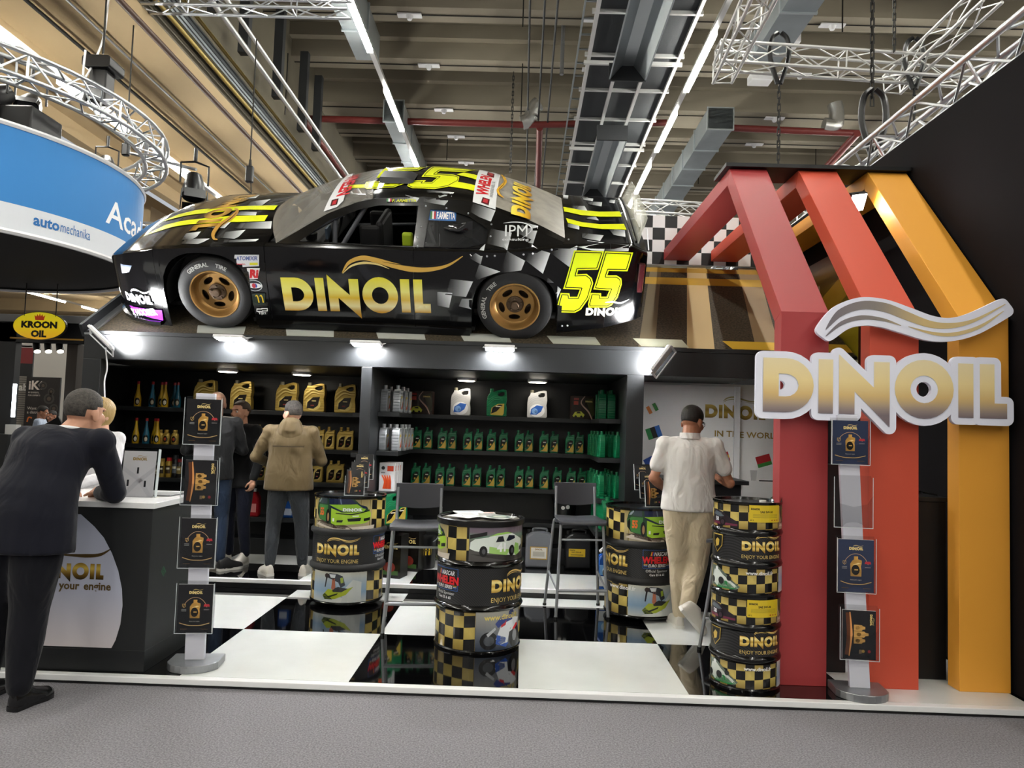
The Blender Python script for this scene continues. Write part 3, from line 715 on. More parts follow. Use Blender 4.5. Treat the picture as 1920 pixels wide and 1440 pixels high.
def door_art():
    A1 = Art(); DY = WY - .10
    q = PY(1322, 783, DY); e = PY(1376, 760, DY).x
    def cut(art, lim, right):
        art.it = [(p_, t_, c_, z_, s_) for (p_, t_, c_, z_, s_) in art.it]; out = []
        for pts, tr, col, z, s2 in art.it:
            np_, nt_ = [], []
            for t_ in tr:
                pl = clip([pts[i] for i in t_], 0, lim, right)
                if len(pl) > 2:
                    n0 = len(np_); np_ += pl; nt_ += [(n0, n0 + i, n0 + i + 1) for i in range(1, len(pl) - 1)]
            if nt_: out.append((np_, nt_, col, z, s2))
        art.it = out
    gold = [(0, hx('7d6225')), (.35, hx('b89a3f')), (.6, hx('8d7227')), (1, hx('c9ae55'))]
    A1.dinoil(q.x, q.z, .142, wx=1.0, gold=gold, swc='a8a06a'); s = PY(1340, 818, DY); A1.text('IN THE WORLD', s.x, s.z, .062, '9b8036', bold=.02, w=.70)
    cut(A1, e, False); A1.build('lettering', PRTM, dp, flat(None, DY), eps=.001)
    A2 = Art(); q = PY(1322, 784, WY); k = WY
    A2.dinoil(q.x + .01, q.z, .142, gold=gold, swc='a8a06a'); s = PY(1340, 819, WY); A2.text('IN THE WORLD', s.x + .0, s.z, .062, '9b8036', bold=.02, w=.72)
    cut(A2, PY(1386, 760, WY).x, True); A2.build('lettering', PRTM, wb, flat(None, WY), eps=.001)
    F = Art(); F2 = Art()
    def flag(Fa, px, py, Y, cols, tilt, s=.1, vert=True):
        c = PY(px, py, Y); n = len(cols)
        for i, co in enumerate(cols):
            a0, a1 = i / n - .5, (i + 1) / n - .5
            P = [(a0 * 1.3, -.5), (a1 * 1.3, -.5), (a1 * 1.3, .5), (a0 * 1.3, .5)] if vert else [(-.65, a0), (.65, a0), (.65, a1), (-.65, a1)]
            Fa.poly([(c.x + s * (u * math.cos(tilt) - v_ * math.sin(tilt)), c.z + s * (u * math.sin(tilt) + v_ * math.cos(tilt))) for u, v_ in P], co)
    flag(F, 1223, 766, WY - .1, ['d8823a', 'e9e6dc', '3f8a3d'], .5, .085); flag(F, 1226, 811, WY - .1, ['2c8a4a', '1c1c1c', '2f6cc0'], .35, .12); flag(F, 1217, 865, WY - .1, ['2a51a5', '2a51a5'], .5, .08)
    flag(F, 1356, 858, WY - .1, ['b5282c', 'd9b23a', 'b5282c'], .3, .1, False); flag(F, 1357, 908, WY - .1, ['5a8fc4', '5a8fc4'], .2, .13)
    flag(F2, 1432, 864, WY, ['3c8a3c', 'b3282c', 'b3282c'], .3, .12, False)
    F.build('flag_stickers', PRTM, dp, flat(None, WY - .10), eps=.0015); F2.build('flag_stickers', PRTM, wb, flat(None, WY), eps=.0015)
    hq = PY(1366, 922, WY - .1); G().cyl((hq.x, WY - .1, hq.z), (hq.x, WY - .115, hq.z), .022).obj('lock', GREYM, dp); hq = PY(1362, 902, WY - .1); G().tube([(hq.x + .03, WY - .105, hq.z), (hq.x + .03, WY - .15, hq.z), (hq.x - .07, WY - .15, hq.z)], .01, 8).obj('handle', GREYM, dp)
door_art()
# ------------------------------------------------------------------ gable frames
CY = .22
def gframe(x0, x1, m, label, yend, d=.125):
    t = thing('gable_frame', label, 'frame', ((x0 + x1) / 2, CY, SZ), group='painted gable frames'); h = (x1 - x0) / 2
    zk, yr, zr = 2.36, 1.45, 3.72                       # knee height, ridge depth, ridge height
    c, s = math.cos(math.atan2(zr - zk, yr - CY)), math.sin(math.atan2(zr - zk, yr - CY))
    q = math.tan((PI / 2 - math.atan2(zr - zk, yr - CY)) / 2) * d; q2 = math.tan(math.atan2(zr - zk, yr - CY) / 2) * d
    # outline in (y, z) split into leg, slope and top beam along mitred joints
    A, B, Cc = (0, zk - SZ), (yr - CY, zr - SZ), (yend - CY, zr - SZ)
    a, b, e = (d, zk - SZ - q), (yr - CY + q2, zr - SZ - d), (yend - CY, zr - SZ - d)
    M = Matrix(((0, 0, 1, 0), (1, 0, 0, 0), (0, 1, 0, 0), (0, 0, 0, 1)))
    for nm, P in (('leg', [(0, 0), (d, 0), a, A]), ('slope_beam', [A, a, b, B]), ('top_beam', [B, b, e, Cc])): G().prism(P, -h, h, M).obj(nm, m, t, bevel=.003)
    return t
gframe(1.59, 1.89, RED, 'dark red gable frame, leftmost of the three painted frames', 4.19)
gframe(2.145, 2.452, ORG, 'orange-red gable frame, middle of the three painted frames', 4.19)
gframe(2.70, 3.012, YEL, 'amber yellow gable frame beside the dark side wall', 4.19)
G().box(1.55, 3.03, 1.40, 1.78, 3.722, 3.752).obj('ridge_board', BLACKD, label='black board lying along the top of the painted frames', cat='board')
# printed oil-splash panel and black panels between the frames
mp = thing('splash_panel', 'printed panel with yellow oil splash on the dark side wall', 'panel', (3.02, 2.3, 1.9)); mp.rotation_euler = (0, 0, -PI / 2)
G().box(-1.65, 0, .0, .014, 0, 1.5).obj('board', mat('brown_panel', '4b2a14', .6), mp)
A = Art()
A.rect(-1.65, 0, 0, 1.5, ramp([(0, hx('8f8a1e')), (.6, hx('7d6a12')), (1, hx('5d3416'))], 0, 1.5), sy=.3).up()
A.poly([(-1.65, .95), (-.8, 1.1), (0, 1.35), (0, 1.1), (-.8, .85), (-1.65, .7)], 'b08a20').up()
A.poly([(-1.4, 0), (-1.3, .4), (-1.1, .75), (-.95, .5), (-.7, .3), (-.5, 0)], 'b7a58c').poly([(-1.2, .1), (-1.1, .5), (-.9, .25), (-.85, 0)], 'd8d5cc')
for x, y, r in ((-.7, .5, .06), (-.5, .8, .035), (-1.1, 1.0, .035), (-.9, 1.2, .03), (-.3, .4, .05)): A.poly(circ(x, y, r, 12, r * 1.3), 'c9c0ad')
A.build('splash_print', PRT, mp, flat(), eps=.001)
tw = thing('pedestal_tower', 'tall black pedestal tower between the orange and yellow frames', 'pedestal', (2.60, .55, SZ))
G().box(-.14, .14, -.12, .12, 0, 1.13).obj('body', mat('black_wood', '0c0a0b', .5, bump=(40, .1)), tw, bevel=.004); G().box(-.15, .15, -.13, .13, 1.13, 1.16).obj('top', BLACKD, tw, bevel=.004)
G().tube(bez([(-.1, -.05, 1.17), (-.02, -.09, 1.19), (.05, -.02, 1.18), (.12, -.06, 1.17)]), .006, 6).obj('cable', PLB, tw)
G().box(1.92, 2.13, .50, .56, SZ, 1.40).obj('black_screen', BLACKD, label='black screen panel between the red and orange frame legs', cat='panel', bevel=.004)
# black table with a cup behind the red frame
tb = thing('black_table', 'black table at the white wall beside the red frame', 'table', (1.75, 3.0, SZ))
zt_ = PY(1420, 903, 2.7).z
G().box(-.42, .42, -.3, .3, zt_ - SZ - .04, zt_ - SZ).obj('table_top', BLACKD, tb, bevel=.004)
G().box(-.36, .36, -.24, .24, .0, zt_ - SZ - .04).obj('base', mat('dark_cloth', '1c1d22', .8), tb)
q = PY(1413, 895, 2.78)
cp_ = thing('plastic_cup', 'clear plastic cup on the black table', 'cup', (q.x, 2.78, zt_ + .001))
G().lathe([(.025, 0), (.034, .1), (.032, .1), (.023, .004), (.001, .004)], 16).obj('cup_wall', CLEAR, cp_, smooth=40); G().lathe([(.035, .098), (.036, .102), (.033, .102)], 16, cap=False).obj('rim', CLEAR, cp_)
G().box(-.07, .07, -.012, .012, 0, .012).obj('marker_pen', PLB, label='black marker lying on the black table', cat='pen', bevel=.004).location = (PY(1437, 902, 2.76).x, 2.76, zt_)

# ------------------------------------------------------------------ big logo sign
SY = .155; hL = .333
sgn = thing('logo_sign', 'large white-edged gold DINOIL letter sign on the painted frames', 'sign', (1.449, SY, 1.722))
BR = mat('sign_edge_white', 'eef0ff', .35)
SG = [(0, hx('7d7076')), (.12, hx('a09088')), (.33, hx('e0bf80')), (.6, hx('f4dda0')), (1, hx('f2e2b6'))]
for i, (P, Hs) in enumerate(WM):
    k = [1.0, 1.0][0]; tr_ = lambda L: [(x * hL * .987, y * hL) for x, y in L]
    ol = offset_poly(tr_(P), .042, 5); hs = [offset_poly(tr_(h)[::-1], -.036, 1) for h in Hs]
    if i == 0: hs = [[(x * .3 + .37 * hL * .7, (y - .5 * hL) * .42 + .5 * hL) for x, y in tr_(Hs[0])]]
    if i == 0: hs = [[(.105 + .0, .5 * hL - .028), (.105, .5 * hL + .028)] + circ(.105, .5 * hL, .032, 8, .028, PI / 2, -PI / 2)[1:-1]]
    if i == 3: hs = [circ(2.99 * hL * .987, .5 * hL, .046, 20)]
    b = G().prism(ol, 0, .03 + i * .0004, UPR, holes=hs).obj('letter_board', BR, sgn)
    Art().poly(tr_(P), ramp(SG, 0, hL), [tr_(h) for h in Hs], sy=.03).build('letter_face', PRT, b, flat(None, -.0335), eps=.001)
swn = thing('swoosh_sign', 'white-edged gold swoosh sign above the big letters', 'sign', (1.83, SY, 2.24))
SW = [[(x * 1.10, y * .95 + .0) for x, y in r] for r in SWOOSH(6)]
ol = offset_poly([(x * 1.10, y * .95) for x, y in ribbon([(0, -.02), (.09, .08), (.2, .125), (.32, .118), (.45, .075), (.58, .03), (.70, .025), (.83, .07), (1, .178)], [.05, .09, .11, .11, .10, .09, .075, .07, .05], 6)], .036, 4)
sb = G().prism(ol, 0, .03, UPR).obj('swoosh_board', BR, swn)
A = Art()
for r in SW: A.poly(r, ramp([(0, hx('77707a')), (.3, hx('8f8680')), (.55, hx('d8bd84')), (1, hx('dcc796'))], 0, 1.1, 0), sy=None)
A.build('swoosh_face', PRT, sb, flat(None, -.031), sx=.05, eps=.001)
for s_ in (sgn, swn):
    for xx in (.25, .85, 1.35) if s_ is sgn else (.12, .42, .95): G().box(xx - .02, xx + .02, -.0, CY - SY, .05, .09).obj('bracket', ALU, s_)

# ------------------------------------------------------------------ lamps of the stand
def flood(p, rx, rz, ry, label, lens=None):
    t = thing('floodlight', label, 'lamp', p, group='white floodlights on the fascia'); t.rotation_euler = (rx, ry, rz)
    G().box(-.135, .135, -.075, .075, 0, .028).obj('housing', WHITEM, t, bevel=.006)
    G().box(-.12, .12, -.062, .062, -.004, 0).obj('lens', lens or GLOWW, t)
    for s_ in (-1, 1): G().beam((s_ * .145, 0, .012), (s_ * .145, .12, .05), .02, .004).obj('bracket', WHITEM, t)
    G().box(-.15, .15, .11, .13, .045, .055).obj('bracket', WHITEM, t); return t
for i, (px, py) in enumerate(((432, 636), (687, 647), (937, 655))):
    q = PY(px, py, 2.16); flood((q.x, 2.165, q.z), -.12, 0, 0, 'floodlight on the fascia below the car, %s of the three in the middle' % ('leftmost', 'central', 'rightmost')[i])
q = PY(192, 632, 2.12); flood((q.x, 2.12, q.z), .35, 0, .72 + PI, 'tilted floodlight at the left end of the fascia')
q = PY(1238, 672, 2.12); flood((q.x, 2.12, q.z), .35, 0, -.95 + PI, 'tilted floodlight at the right end of the shelf fascia')
flood((1.75, 2.425, 2.10), 0, 0, 0, 'floodlight behind the fascia above the white wall', mat('added_lamp_lens', 'ffffff', .4, emis=38))  # unseen lamp added to brighten the white wall
q = PY(1608, 380, 1.3)
t = thing('floodlight', 'bright floodlight hanging between the orange and yellow frames', 'lamp', (q.x, 1.3, q.z)); t.rotation_euler = (-.95, -.2, .25)
G().box(-.075, .075, -.075, .075, 0, .04).obj('housing', PLB, t, bevel=.006); G().box(-.066, .066, -.066, .066, -.004, 0).obj('lens', mat('bright_lamp_lens', 'ffffff', .4, emis=30), t)
G().tube(bez([(0, .03, .04), (-.03, .1, .12), (-.05, .30, .22)]), .006, 6).obj('cable', PLB, t); G().box(-.015, .015, -.015, .015, .04, .3).obj('arm', PLB, t)
for i, (px, py) in enumerate(((427, 695), (566, 701), (875, 712), (1008, 715))):
    q = PZ(px, py, FZ0 - .02)
    t = thing('round_lamp', 'round white ceiling lamp in the %s shelf bay, %s one' % ('left' if i < 2 else 'right', 'left' if i % 2 == 0 else 'right'), 'lamp', (q.x, q.y, FZ0 - .03), group='round lamps in the shelf bays')
    G().lathe([(.10, .03), (.105, .025), (.105, .0), (.09, -.003)], 28).obj('housing', WHITEM, t, smooth=40); G().lathe([(.088, -.006), (.001, -.007)], 28, cap=False).obj('lens', GLOWR, t)
q = PY(198, 652, 2.2)
G().tube(bez([PY(198, 652, 2.2), PY(201, 690, 2.24), PY(196, 715, 2.24), PY(197, 760, 2.25), PY(195, 800, 2.25)]), .006, 6).obj('lamp_cable', WHITEM, label='white cable hanging from the left end floodlight', cat='cable')

# ------------------------------------------------------------------ drums
CARB = mat('carbon_wrap', '131415', .38, coat=.2)
nt = CARB.node_tree; tc = nt.nodes.new('ShaderNodeTexCoord'); wv = nt.nodes.new('ShaderNodeTexWave'); wv.bands_direction = 'DIAGONAL'; wv.inputs['Scale'].default_value = 38
rp = nt.nodes.new('ShaderNodeValToRGB'); rp.color_ramp.elements[0].color = (.004, .004, .004, 1); rp.color_ramp.elements[1].color = (.028, .028, .03, 1)
nt.links.new(tc.outputs['Object'], wv.inputs[0]); nt.links.new(wv.outputs[0], rp.inputs[0]); nt.links.new(rp.outputs[0], nt.nodes['Principled BSDF'].inputs['Base Color'])
DRK = mat('black_drum_steel', '0b0b0c', .22, .3, coat=.4); DRR = mat('matt_drum_hoop', '1a1a1b', .6)
GK, BK = 'c9b060', '0d0d0e'
def checks(A, x0, x1, y0, y1, s, wave=.0, ca=GK, cb=BK, skew=0):
    nx = int(math.ceil((x1 - x0) / s)); ny = int(math.ceil((y1 - y0) / s))
    def p(x, y): return (min(max(x, x0), x1) + skew * (y - y0), min(max(y + wave * math.sin(x * 9), y0), y1))
    for i in range(nx):
        for j in range(-1, ny + 1):
            a, b = x0 + i * s, y0 + j * s; P = [p(a, b), p(a + s, b), p(a + s, b + s), p(a, b + s)]
            if max(q[1] for q in P) - min(q[1] for q in P) < 1e-4: continue
            A.poly(P, ca if (i + j) % 2 == 0 else cb)
def sc(P, x, y, s, mx=1): return [(x + a * s * mx, y + b * s) for a, b in P]
def lime_car(A, x, y, s):
    """three-quarter race car, width about 1 unit"""
    L, N, W, K = '9fc838', '1a2444', 'e8ecee', '141a16'
    A.poly(sc([(-.5, .02), (.1, -.06), (.56, -.05), (.58, .03), (.1, .0), (-.4, .07)], x, y, s), 'c9bfb2').poly(sc([(-.5, .07), (-.1, -.02), (.2, -.03), (.1, .03), (-.3, .1)], x, y, s), '4a3a30').up()
    A.poly(sc([(-.477, .297), (-.445, .414), (-.383, .469), (-.297, .497), (.14, .492), (.234, .43), (.312, .359), (.42, .328), (.5, .219), (.492, .11), (.39, .0625), (-.078, .03), (-.1875, .055), (-.406, .11), (-.47, .1875)], x, y, s), '24422e').up()
    A.poly(sc([(-.16, .3), (.02, .235), (.48, .25), (.5, .219), (.492, .11), (.39, .0625), (-.078, .03), (-.155, .06)], x, y, s), L).poly(sc([(-.47, .3), (-.4, .345), (-.22, .345), (-.23, .08), (-.4, .115)], x, y, s), '3f7a3c').poly(sc([(-.2, .352), (.266, .37), (.42, .31), (.37, .25), (.05, .25), (-.14, .31)], x, y, s), '86b432')
    A.poly(sc([(-.297, .497), (.14, .492), (.16, .475), (-.21, .47), (-.36, .46)], x, y, s), '1c2a38').up()
    A.poly(sc([(-.205, .455), (.148, .455), (.266, .375), (-.2, .352)], x, y, s), N).poly(sc([(-.39, .37), (-.335, .46), (-.24, .465), (-.235, .36)], x, y, s), '39454c').poly(sc([(-.2, .35), (.05, .25), (-.0, .25), (-.16, .3)], x, y, s), N).poly(sc([(.25, .375), (.31, .355), (.42, .325), (.43, .29), (.36, .3)], x, y, s), N)
    A.poly(sc([(-.44, .37), (-.42, .41), (-.37, .45), (-.36, .43), (-.40, .38)], x, y, s), '8f9aa4').poly(sc([(-.21, .475), (.15, .475), (.165, .452), (-.21, .448)], x, y, s), W).up()
    A.poly(sc([(-.02, .45), (.0, .45), (.02, .365), (.0, .365)], x, y, s), '5a6a86').poly(sc([(.11, .14), (.33, .155), (.315, .10), (.125, .095)], x, y, s), K).poly(sc([(-.055, .11), (.047, .117), (.03, .078), (-.06, .078)], x, y, s), K).poly(sc([(.375, .14), (.485, .156), (.48, .11), (.375, .095)], x, y, s), K)
    A.poly(sc([(-.08, .228), (.17, .215), (.45, .265), (.45, .25), (.17, .195), (-.08, .215)], x, y, s), K).poly(sc([(.19, .185), (.29, .19), (.29, .175), (.19, .17)], x, y, s), W).poly(sc([(-.13, .14), (-.1, .14), (-.1, .09), (-.13, .09)], x, y, s), W)
    A.poly(sc(circ(-.216, .164, .042, 14, .117), x, y, s), '101010').poly(sc(circ(-.437, .235, .02, 10, .085), x, y, s), '101010').up().poly(sc(circ(-.212, .155, .02, 12, .07), x, y, s), 'a9825a')
    A.text('55', x - .39 * s, y + .18 * s, .11 * s, 'dd6a2a', bold=.05, w=.09 * s)
    A.dinoil(x + .035 * s, y + .255 * s, .05 * s, W, wx=1.35, swoosh=False)
def white_car(A, x, y, s):
    A.poly(sc([(-.5, .04), (.1, -.06), (.5, -.04), (.5, .02)], x, y, s), '33302f').up()
    A.poly(sc([(-.5, .12), (-.49, .22), (-.42, .27), (-.22, .30), (-.08, .36), (.1, .375), (.2, .35), (.34, .29), (.46, .24), (.49, .15), (.46, .05), (.3, .0), (-.2, .06), (-.42, .09)], x, y, s), 'dde6df').up()
    A.poly(sc([(-.2, .31), (-.08, .36), (.1, .375), (.2, .35), (.1, .345), (-.08, .33)], x, y, s), '9ccc62').poly(sc([(-.1, .225), (-.06, .31), (.02, .315), (.05, .23)], x, y, s), '181c22').poly(sc([(.08, .24), (.13, .325), (.26, .31), (.27, .265), (.14, .235)], x, y, s), '1a2030')
    A.poly(sc([(-.2, .06), (.1, .02), (.16, .10), (-.2, .16)], x, y, s), 'a4cf74').poly(sc([(.3, .0), (.4, .03), (.38, .17), (.28, .2), (.24, .06)], x, y, s), '92c465').poly(sc([(.4, .12), (.485, .16), (.47, .08), (.41, .06)], x, y, s), '202428').up()
    for cx in (-.29, .2): A.poly(sc(circ(cx, .085, .062, 16, .085), x, y, s), '111111')
    A.up()
    for cx in (-.285, .205): A.poly(sc(circ(cx, .085, .028, 12, .042), x, y, s), '55575a')
    A.poly(sc([(-.5, .27), (-.24, .33), (-.24, .385), (-.5, .33)], x, y, s), '1b1b1b').text('41', x - .08 * s, y + .085 * s, .12 * s, 'f4f7f8', bold=.05)
def dark_car(A, x, y, s, num='58', m=1):
    A.poly(sc([(-.5, .05), (-.5, .38), (-.3, .45), (0, .4), (.22, .28), (.48, .16), (.5, .05), (.1, 0)], x, y, s, m), '241a22').up()
    A.poly(sc([(-.44, .3), (-.3, .4), (-.08, .36), (.08, .27), (-.1, .24)], x, y, s, m), '55606a').poly(sc([(-.5, .02), (.5, .02), (.5, .08), (-.5, .1)], x, y, s, m), '6d2a44').up()
    A.poly(sc(circ(.02, .1, .11, 16), x, y, s, m), '0c0c0c').up().poly(sc(circ(.02, .1, .07, 12), x, y, s, m), '3c2a36').text(num, x - .30 * s, y + .12 * s, .11 * s, 'e6e6ea', bold=.03)
def jetski(A, x, y, s):
    A.rect(x - .68 * s, y - .1 * s, x + .68 * s, y + .62 * s, ramp([(0, hx('c7ccc8')), (.35, hx('7fa0c0')), (.6, hx('9fb3c4')), (1, hx('d5d2c2'))], y - .1 * s, y + .62 * s), sy=.15 * s).up()
    A.poly(sc([(.1, -.1), (.55, -.1), (.55, .36), (.35, .42), (.15, .2)], x, y, s), 'ccd1d0').poly(sc([(-.4, -.1), (.3, -.1), (.1, .02), (-.1, .06)], x, y, s), 'd9dcd8').up()
    A.poly(sc([(-.36, .05), (-.22, .2), (.1, .18), (.36, .26), (.2, .08), (-.05, -.02), (-.3, -.03)], x, y, s), 'a9b832').poly(sc([(-.36, .04), (-.3, -.04), (-.1, -.03), (-.3, .1)], x, y, s), '3a4a2a').up()
    A.poly(sc([(-.12, .2), (.02, .26), (.24, .22), (.1, .14), (-.1, .14)], x, y, s), '24262c').poly(sc([(-.24, .03), (.02, .12), (.0, .08), (-.2, 0)], x, y, s), '262c1c').up()
    A.poly(sc([(-.28, .52), (-.18, .56), (.0, .55), (.12, .5), (.18, .3), (.08, .24), (.02, .36), (-.12, .42), (-.24, .46)], x, y, s), '2a2f3a').poly(sc([(-.12, .44), (-.06, .44), (-.04, .24), (-.1, .18), (-.14, .22)], x, y, s), 'b46a50').poly(sc([(-.28, .48), (-.24, .48), (-.28, .24), (-.31, .24)], x, y, s), '222228')
    A.poly(sc(circ(-.26, .5, .055, 10), x, y, s), '3b2f2c').up().poly(sc([(-.2, .54), (-.04, .54), (-.06, .46), (-.16, .46)], x, y, s), 'd9dde2').poly(sc([(.06, .46), (.12, .48), (.14, .36), (.08, .34)], x, y, s), '93a83a')
def motorbike(A, x, y, s):
    A.rect(x - .5 * s, y - .1 * s, x + .5 * s, y + .62 * s, ramp([(0, hx('2f3a4c')), (.3, hx('5b6270')), (1, hx('a9a79e'))], y - .1 * s, y + .62 * s), sy=.15 * s).up()
    A.poly(sc(circ(-.25, .08, .17, 18, .16), x, y, s), '15161a').poly(sc(circ(.33, .12, .16, 18, .22), x, y, s), '15161a').up().poly(sc(circ(-.25, .08, .1, 14, .09), x, y, s), '4a4e55').poly(sc(circ(.34, .12, .07, 12, .11), x, y, s), '7d8086')
    A.poly(sc([(-.12, .1), (-.02, .34), (.3, .46), (.46, .42), (.36, .26), (.18, .2), (.14, .02), (-.02, 0)], x, y, s), 'dfe3ea').poly(sc([(-.12, .02), (-.1, .18), (.08, .12), (.16, .0), (.1, -.06)], x, y, s), '2d57b4').up()
    A.poly(sc([(-.14, .38), (-.02, .5), (.2, .5), (.26, .42), (.04, .38), (-.08, .3)], x, y, s), '2b3f86').poly(sc([(-.02, .36), (.1, .42), (.08, .34), (-.02, .3)], x, y, s), 'c02a30').poly(sc([(.26, .24), (.38, .34), (.44, .3), (.32, .22)], x, y, s), 'd2222a').poly(sc(circ(.22, .54, .07, 12), x, y, s), '23305c')
    A.poly(sc([(-.3, .2), (-.14, .32), (-.12, .28), (-.27, .15)], x, y, s), 'b9bcc2')
def formula(A, x, y, s):
    A.poly(sc([(-.5, -.02), (-.5, .5), (-.2, .52), (.05, .38), (.28, .2), (.5, .05), (.4, -.04)], x, y, s), '5d6a60').up()
    A.poly(sc([(-.5, .1), (-.34, .4), (-.14, .42), (.02, .3), (.36, .1), (.46, 0), (-.2, -.02)], x, y, s), 'cfd6cf').poly(sc([(-.3, .02), (.1, .16), (.46, .02), (.3, -.04), (-.2, -.05)], x, y, s), '2f8a4a').up()
    for cx, cy, r in ((-.05, .14, .1), (.2, .24, .07), (-.4, .12, .09)): A.poly(sc(circ(cx, cy, r, 14), x, y, s), '17191a')
    A.poly(sc(circ(-.22, .44, .06, 10), x, y, s), 'dfe2e2')
def whelen(A, x, y, s):
    A.poly(sc(rrect(-.5, -.22, .5, .4, .02), x, y, s), '31558f', [sc(rrect(-.48, -.2, .48, .38, .02), x, y, s)])
    A.up().text('NASCAR', x - .12 * s, y + .2 * s, .12 * s, 'e9e9ea', bold=.02, shear=.2, w=.5 * s)
    for i, c in enumerate(('e0b33a', 'd33030', '2a62b8')): A.poly(sc([(-.24 + i * .035, .2), (-.215 + i * .035, .2), (-.185 + i * .035, .33), (-.21 + i * .035, .33)], x, y, s), c)
    A.text('WHELEN', x, y - .04 * s, .2 * s, 'd8252c', bold=.05, al='c', w=1.04 * s).text('EURO SERIES', x, y - .17 * s, .09 * s, 'f0f0f0', bold=.02, al='c', w=.62 * s, shear=.15)
    for sx_ in (-.4, .4):
        for k in range(3): A.rect(x + (sx_ - .06) * s, y + (-.16 + k * .035) * s, x + (sx_ + .06) * s, y + (-.145 + k * .035) * s, ('2a62b8', 'e8e8e8', 'e0b33a')[k])
    A.text('Official Sponsor', x, y - .34 * s, .085 * s, 'e0e0e0', al='c').text('Cars 55 & 65', x, y - .46 * s, .07 * s, 'f2f2f2', bold=.02, al='c')
def drum(name, loc, R, H, label, items, matt=False, rz=0, group=None, lid='0e0e10'):
    """items = list of (angle in degrees from the side facing the viewer, what)"""
    t = thing(name, label, 'drum', loc, rz, group); n = 48; z1, z2 = H / 3, 2 * H / 3; e = .018 * R / .29
    hoop = lambda z: [(R, z - .022), (R + e * .6, z - .014), (R + e, z), (R + e * .6, z + .014), (R, z + .022)]
    prof = [(R - .02, 0), (R + .006, .0), (R + .008, .012), (R, .02)] + hoop(z1) + hoop(z2) + [(R, H - .02), (R + .008, H - .014), (R + .008, H), (R - .006, H), (R - .012, H - .02), (.001, H - .02)]
    G().lathe(prof, n).obj('shell', DRK, t, smooth=40)
    if matt:
        for z in (z1, z2): G().lathe([(R + .001, z - .03), (R + e + .002, z - .012), (R + e + .002, z + .012), (R + .001, z + .03)], n, cap=False).obj('hoop', DRR, t, smooth=60)
    r = R + .001; k = R / .29
    bands = {'bot': (.022, z1 - .024), 'mid': (z1 + .024, z2 - .024), 'top': (z2 + .024, H - .022)}
    G().lathe([(r, bands['mid'][0]), (r, bands['mid'][1])], n, cap=False).obj('carbon_band', CARB, t, smooth=60)
    A = Art(); C = 2 * PI * R
    for b in ('bot', 'top'):
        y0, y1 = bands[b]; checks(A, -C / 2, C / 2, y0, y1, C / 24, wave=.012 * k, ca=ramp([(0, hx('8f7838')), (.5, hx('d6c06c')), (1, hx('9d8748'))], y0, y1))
    A.up()
    for ang, what in items:
        x = math.radians(ang) * R; a = bands
        if what == 'limecar':
            A.rect(x - .26 * k, a['top'][0], x + .26 * k, a['top'][1], ramp([(0, hx('8d8573')), (.5, hx('b9a878')), (1, hx('8a7b52'))], *a['top']), sy=.06).up(); lime_car(A, x, a['top'][0] + .02 * k, .50 * k)
        if what == 'whitecar':
            A.rect(x - .2 * k, a['top'][0], x + .25 * k, a['top'][1], ramp([(0, hx('4a4746')), (.55, hx('5c5c58')), (.62, hx('6aa07c')), (.75, hx('7a6a78')), (1, hx('6d6470'))], *a['top']), sy=.03).up(); white_car(A, x + .02 * k, a['top'][0] + .03 * k, .43 * k)
        if what == 'darkcar': dark_car(A, x, a['top'][0] + .01, .3 * k)
        if what == 'jetski': jetski(A, x, a['bot'][0] + .035 * k, .345 * k * 1.0)
        if what == 'bike': motorbike(A, x, a['bot'][0] + .035 * k, .36 * k)
        if what == 'formula': formula(A, x, a['bot'][0] + .02, .32 * k)
        if what == 'dinoil':
            A.dinoil(x - .185 * k, a['mid'][0] + .085 * k, .083 * k); A.text('ENJOY YOUR ENGINE', x - .185 * k, a['mid'][0] + .022 * k, .03 * k, 'd9bd72', w=.37 * k)
        if what == 'whelen': whelen(A, x, a['mid'][0] + .135 * k, .235 * k)
        if what == 'crest':
            A.poly(sc([(0, -.5), (.38, -.1), (.42, .5), (-.42, .5), (-.38, -.1)], x, a['mid'][0] + .12 * k, .16 * k), 'b99a4a').up().poly(sc([(0, -.44), (.33, -.08), (.37, .45), (-.37, .45), (-.33, -.08)], x, a['mid'][0] + .12 * k, .16 * k), '121212').up().poly(sc([(-.1, -.2), (.12, -.1), (.16, .2), (0, .3), (-.2, .1)], x, a['mid'][0] + .12 * k, .16 * k), 'c9a850')
        if what == 'url': A.up().text('www.dinoil.fr', x, a['bot'][1] - .045 * k, .03 * k, 'f4f4f2', bold=.02, al='c')
        if what == 'url_gold': A.up().text('www.dinoil.fr', x, a['bot'][1] - .045 * k, .034 * k, 'e3cf6a', bold=.02, al='c')
        if what == 'label':
            y0 = a['top'][0] + .065 * k; A.up().rect(x - .14 * k, y0, x + .15 * k, y0 + .145 * k, 'dcc02c').up()
            A.dinoil(x - .125 * k, y0 + .105 * k, .016 * k, '1a1a1a', swoosh=False).text('SAE 5W-30', x - .05 * k, y0 + .08 * k, .017 * k, '151515', bold=.03)
            for j in range(4): A.rect(x - .11 * k, y0 + (.04 + j * .009) * k, x + .12 * k, y0 + (.0425 + j * .009) * k, '8f7f2c')
            A.text('60 L', x - .13 * k, y0 + .012 * k, .012 * k, '151515', bold=.02)
            for j in range(3): A.poly([(x + (.06 + .03 * j) * k + a_ * .008 * k, y0 + .018 * k + b_ * .008 * k) for a_, b_ in ((0, 1), (1, 0), (0, -1), (-1, 0))], 'b5432a')
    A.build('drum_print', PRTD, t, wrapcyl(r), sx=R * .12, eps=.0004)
    G().lathe([(R - .014, H - .018), (.001, H - .018)], n, cap=False).obj('lid', mat('drum_lid_' + lid, lid, .3, coat=.3), t)
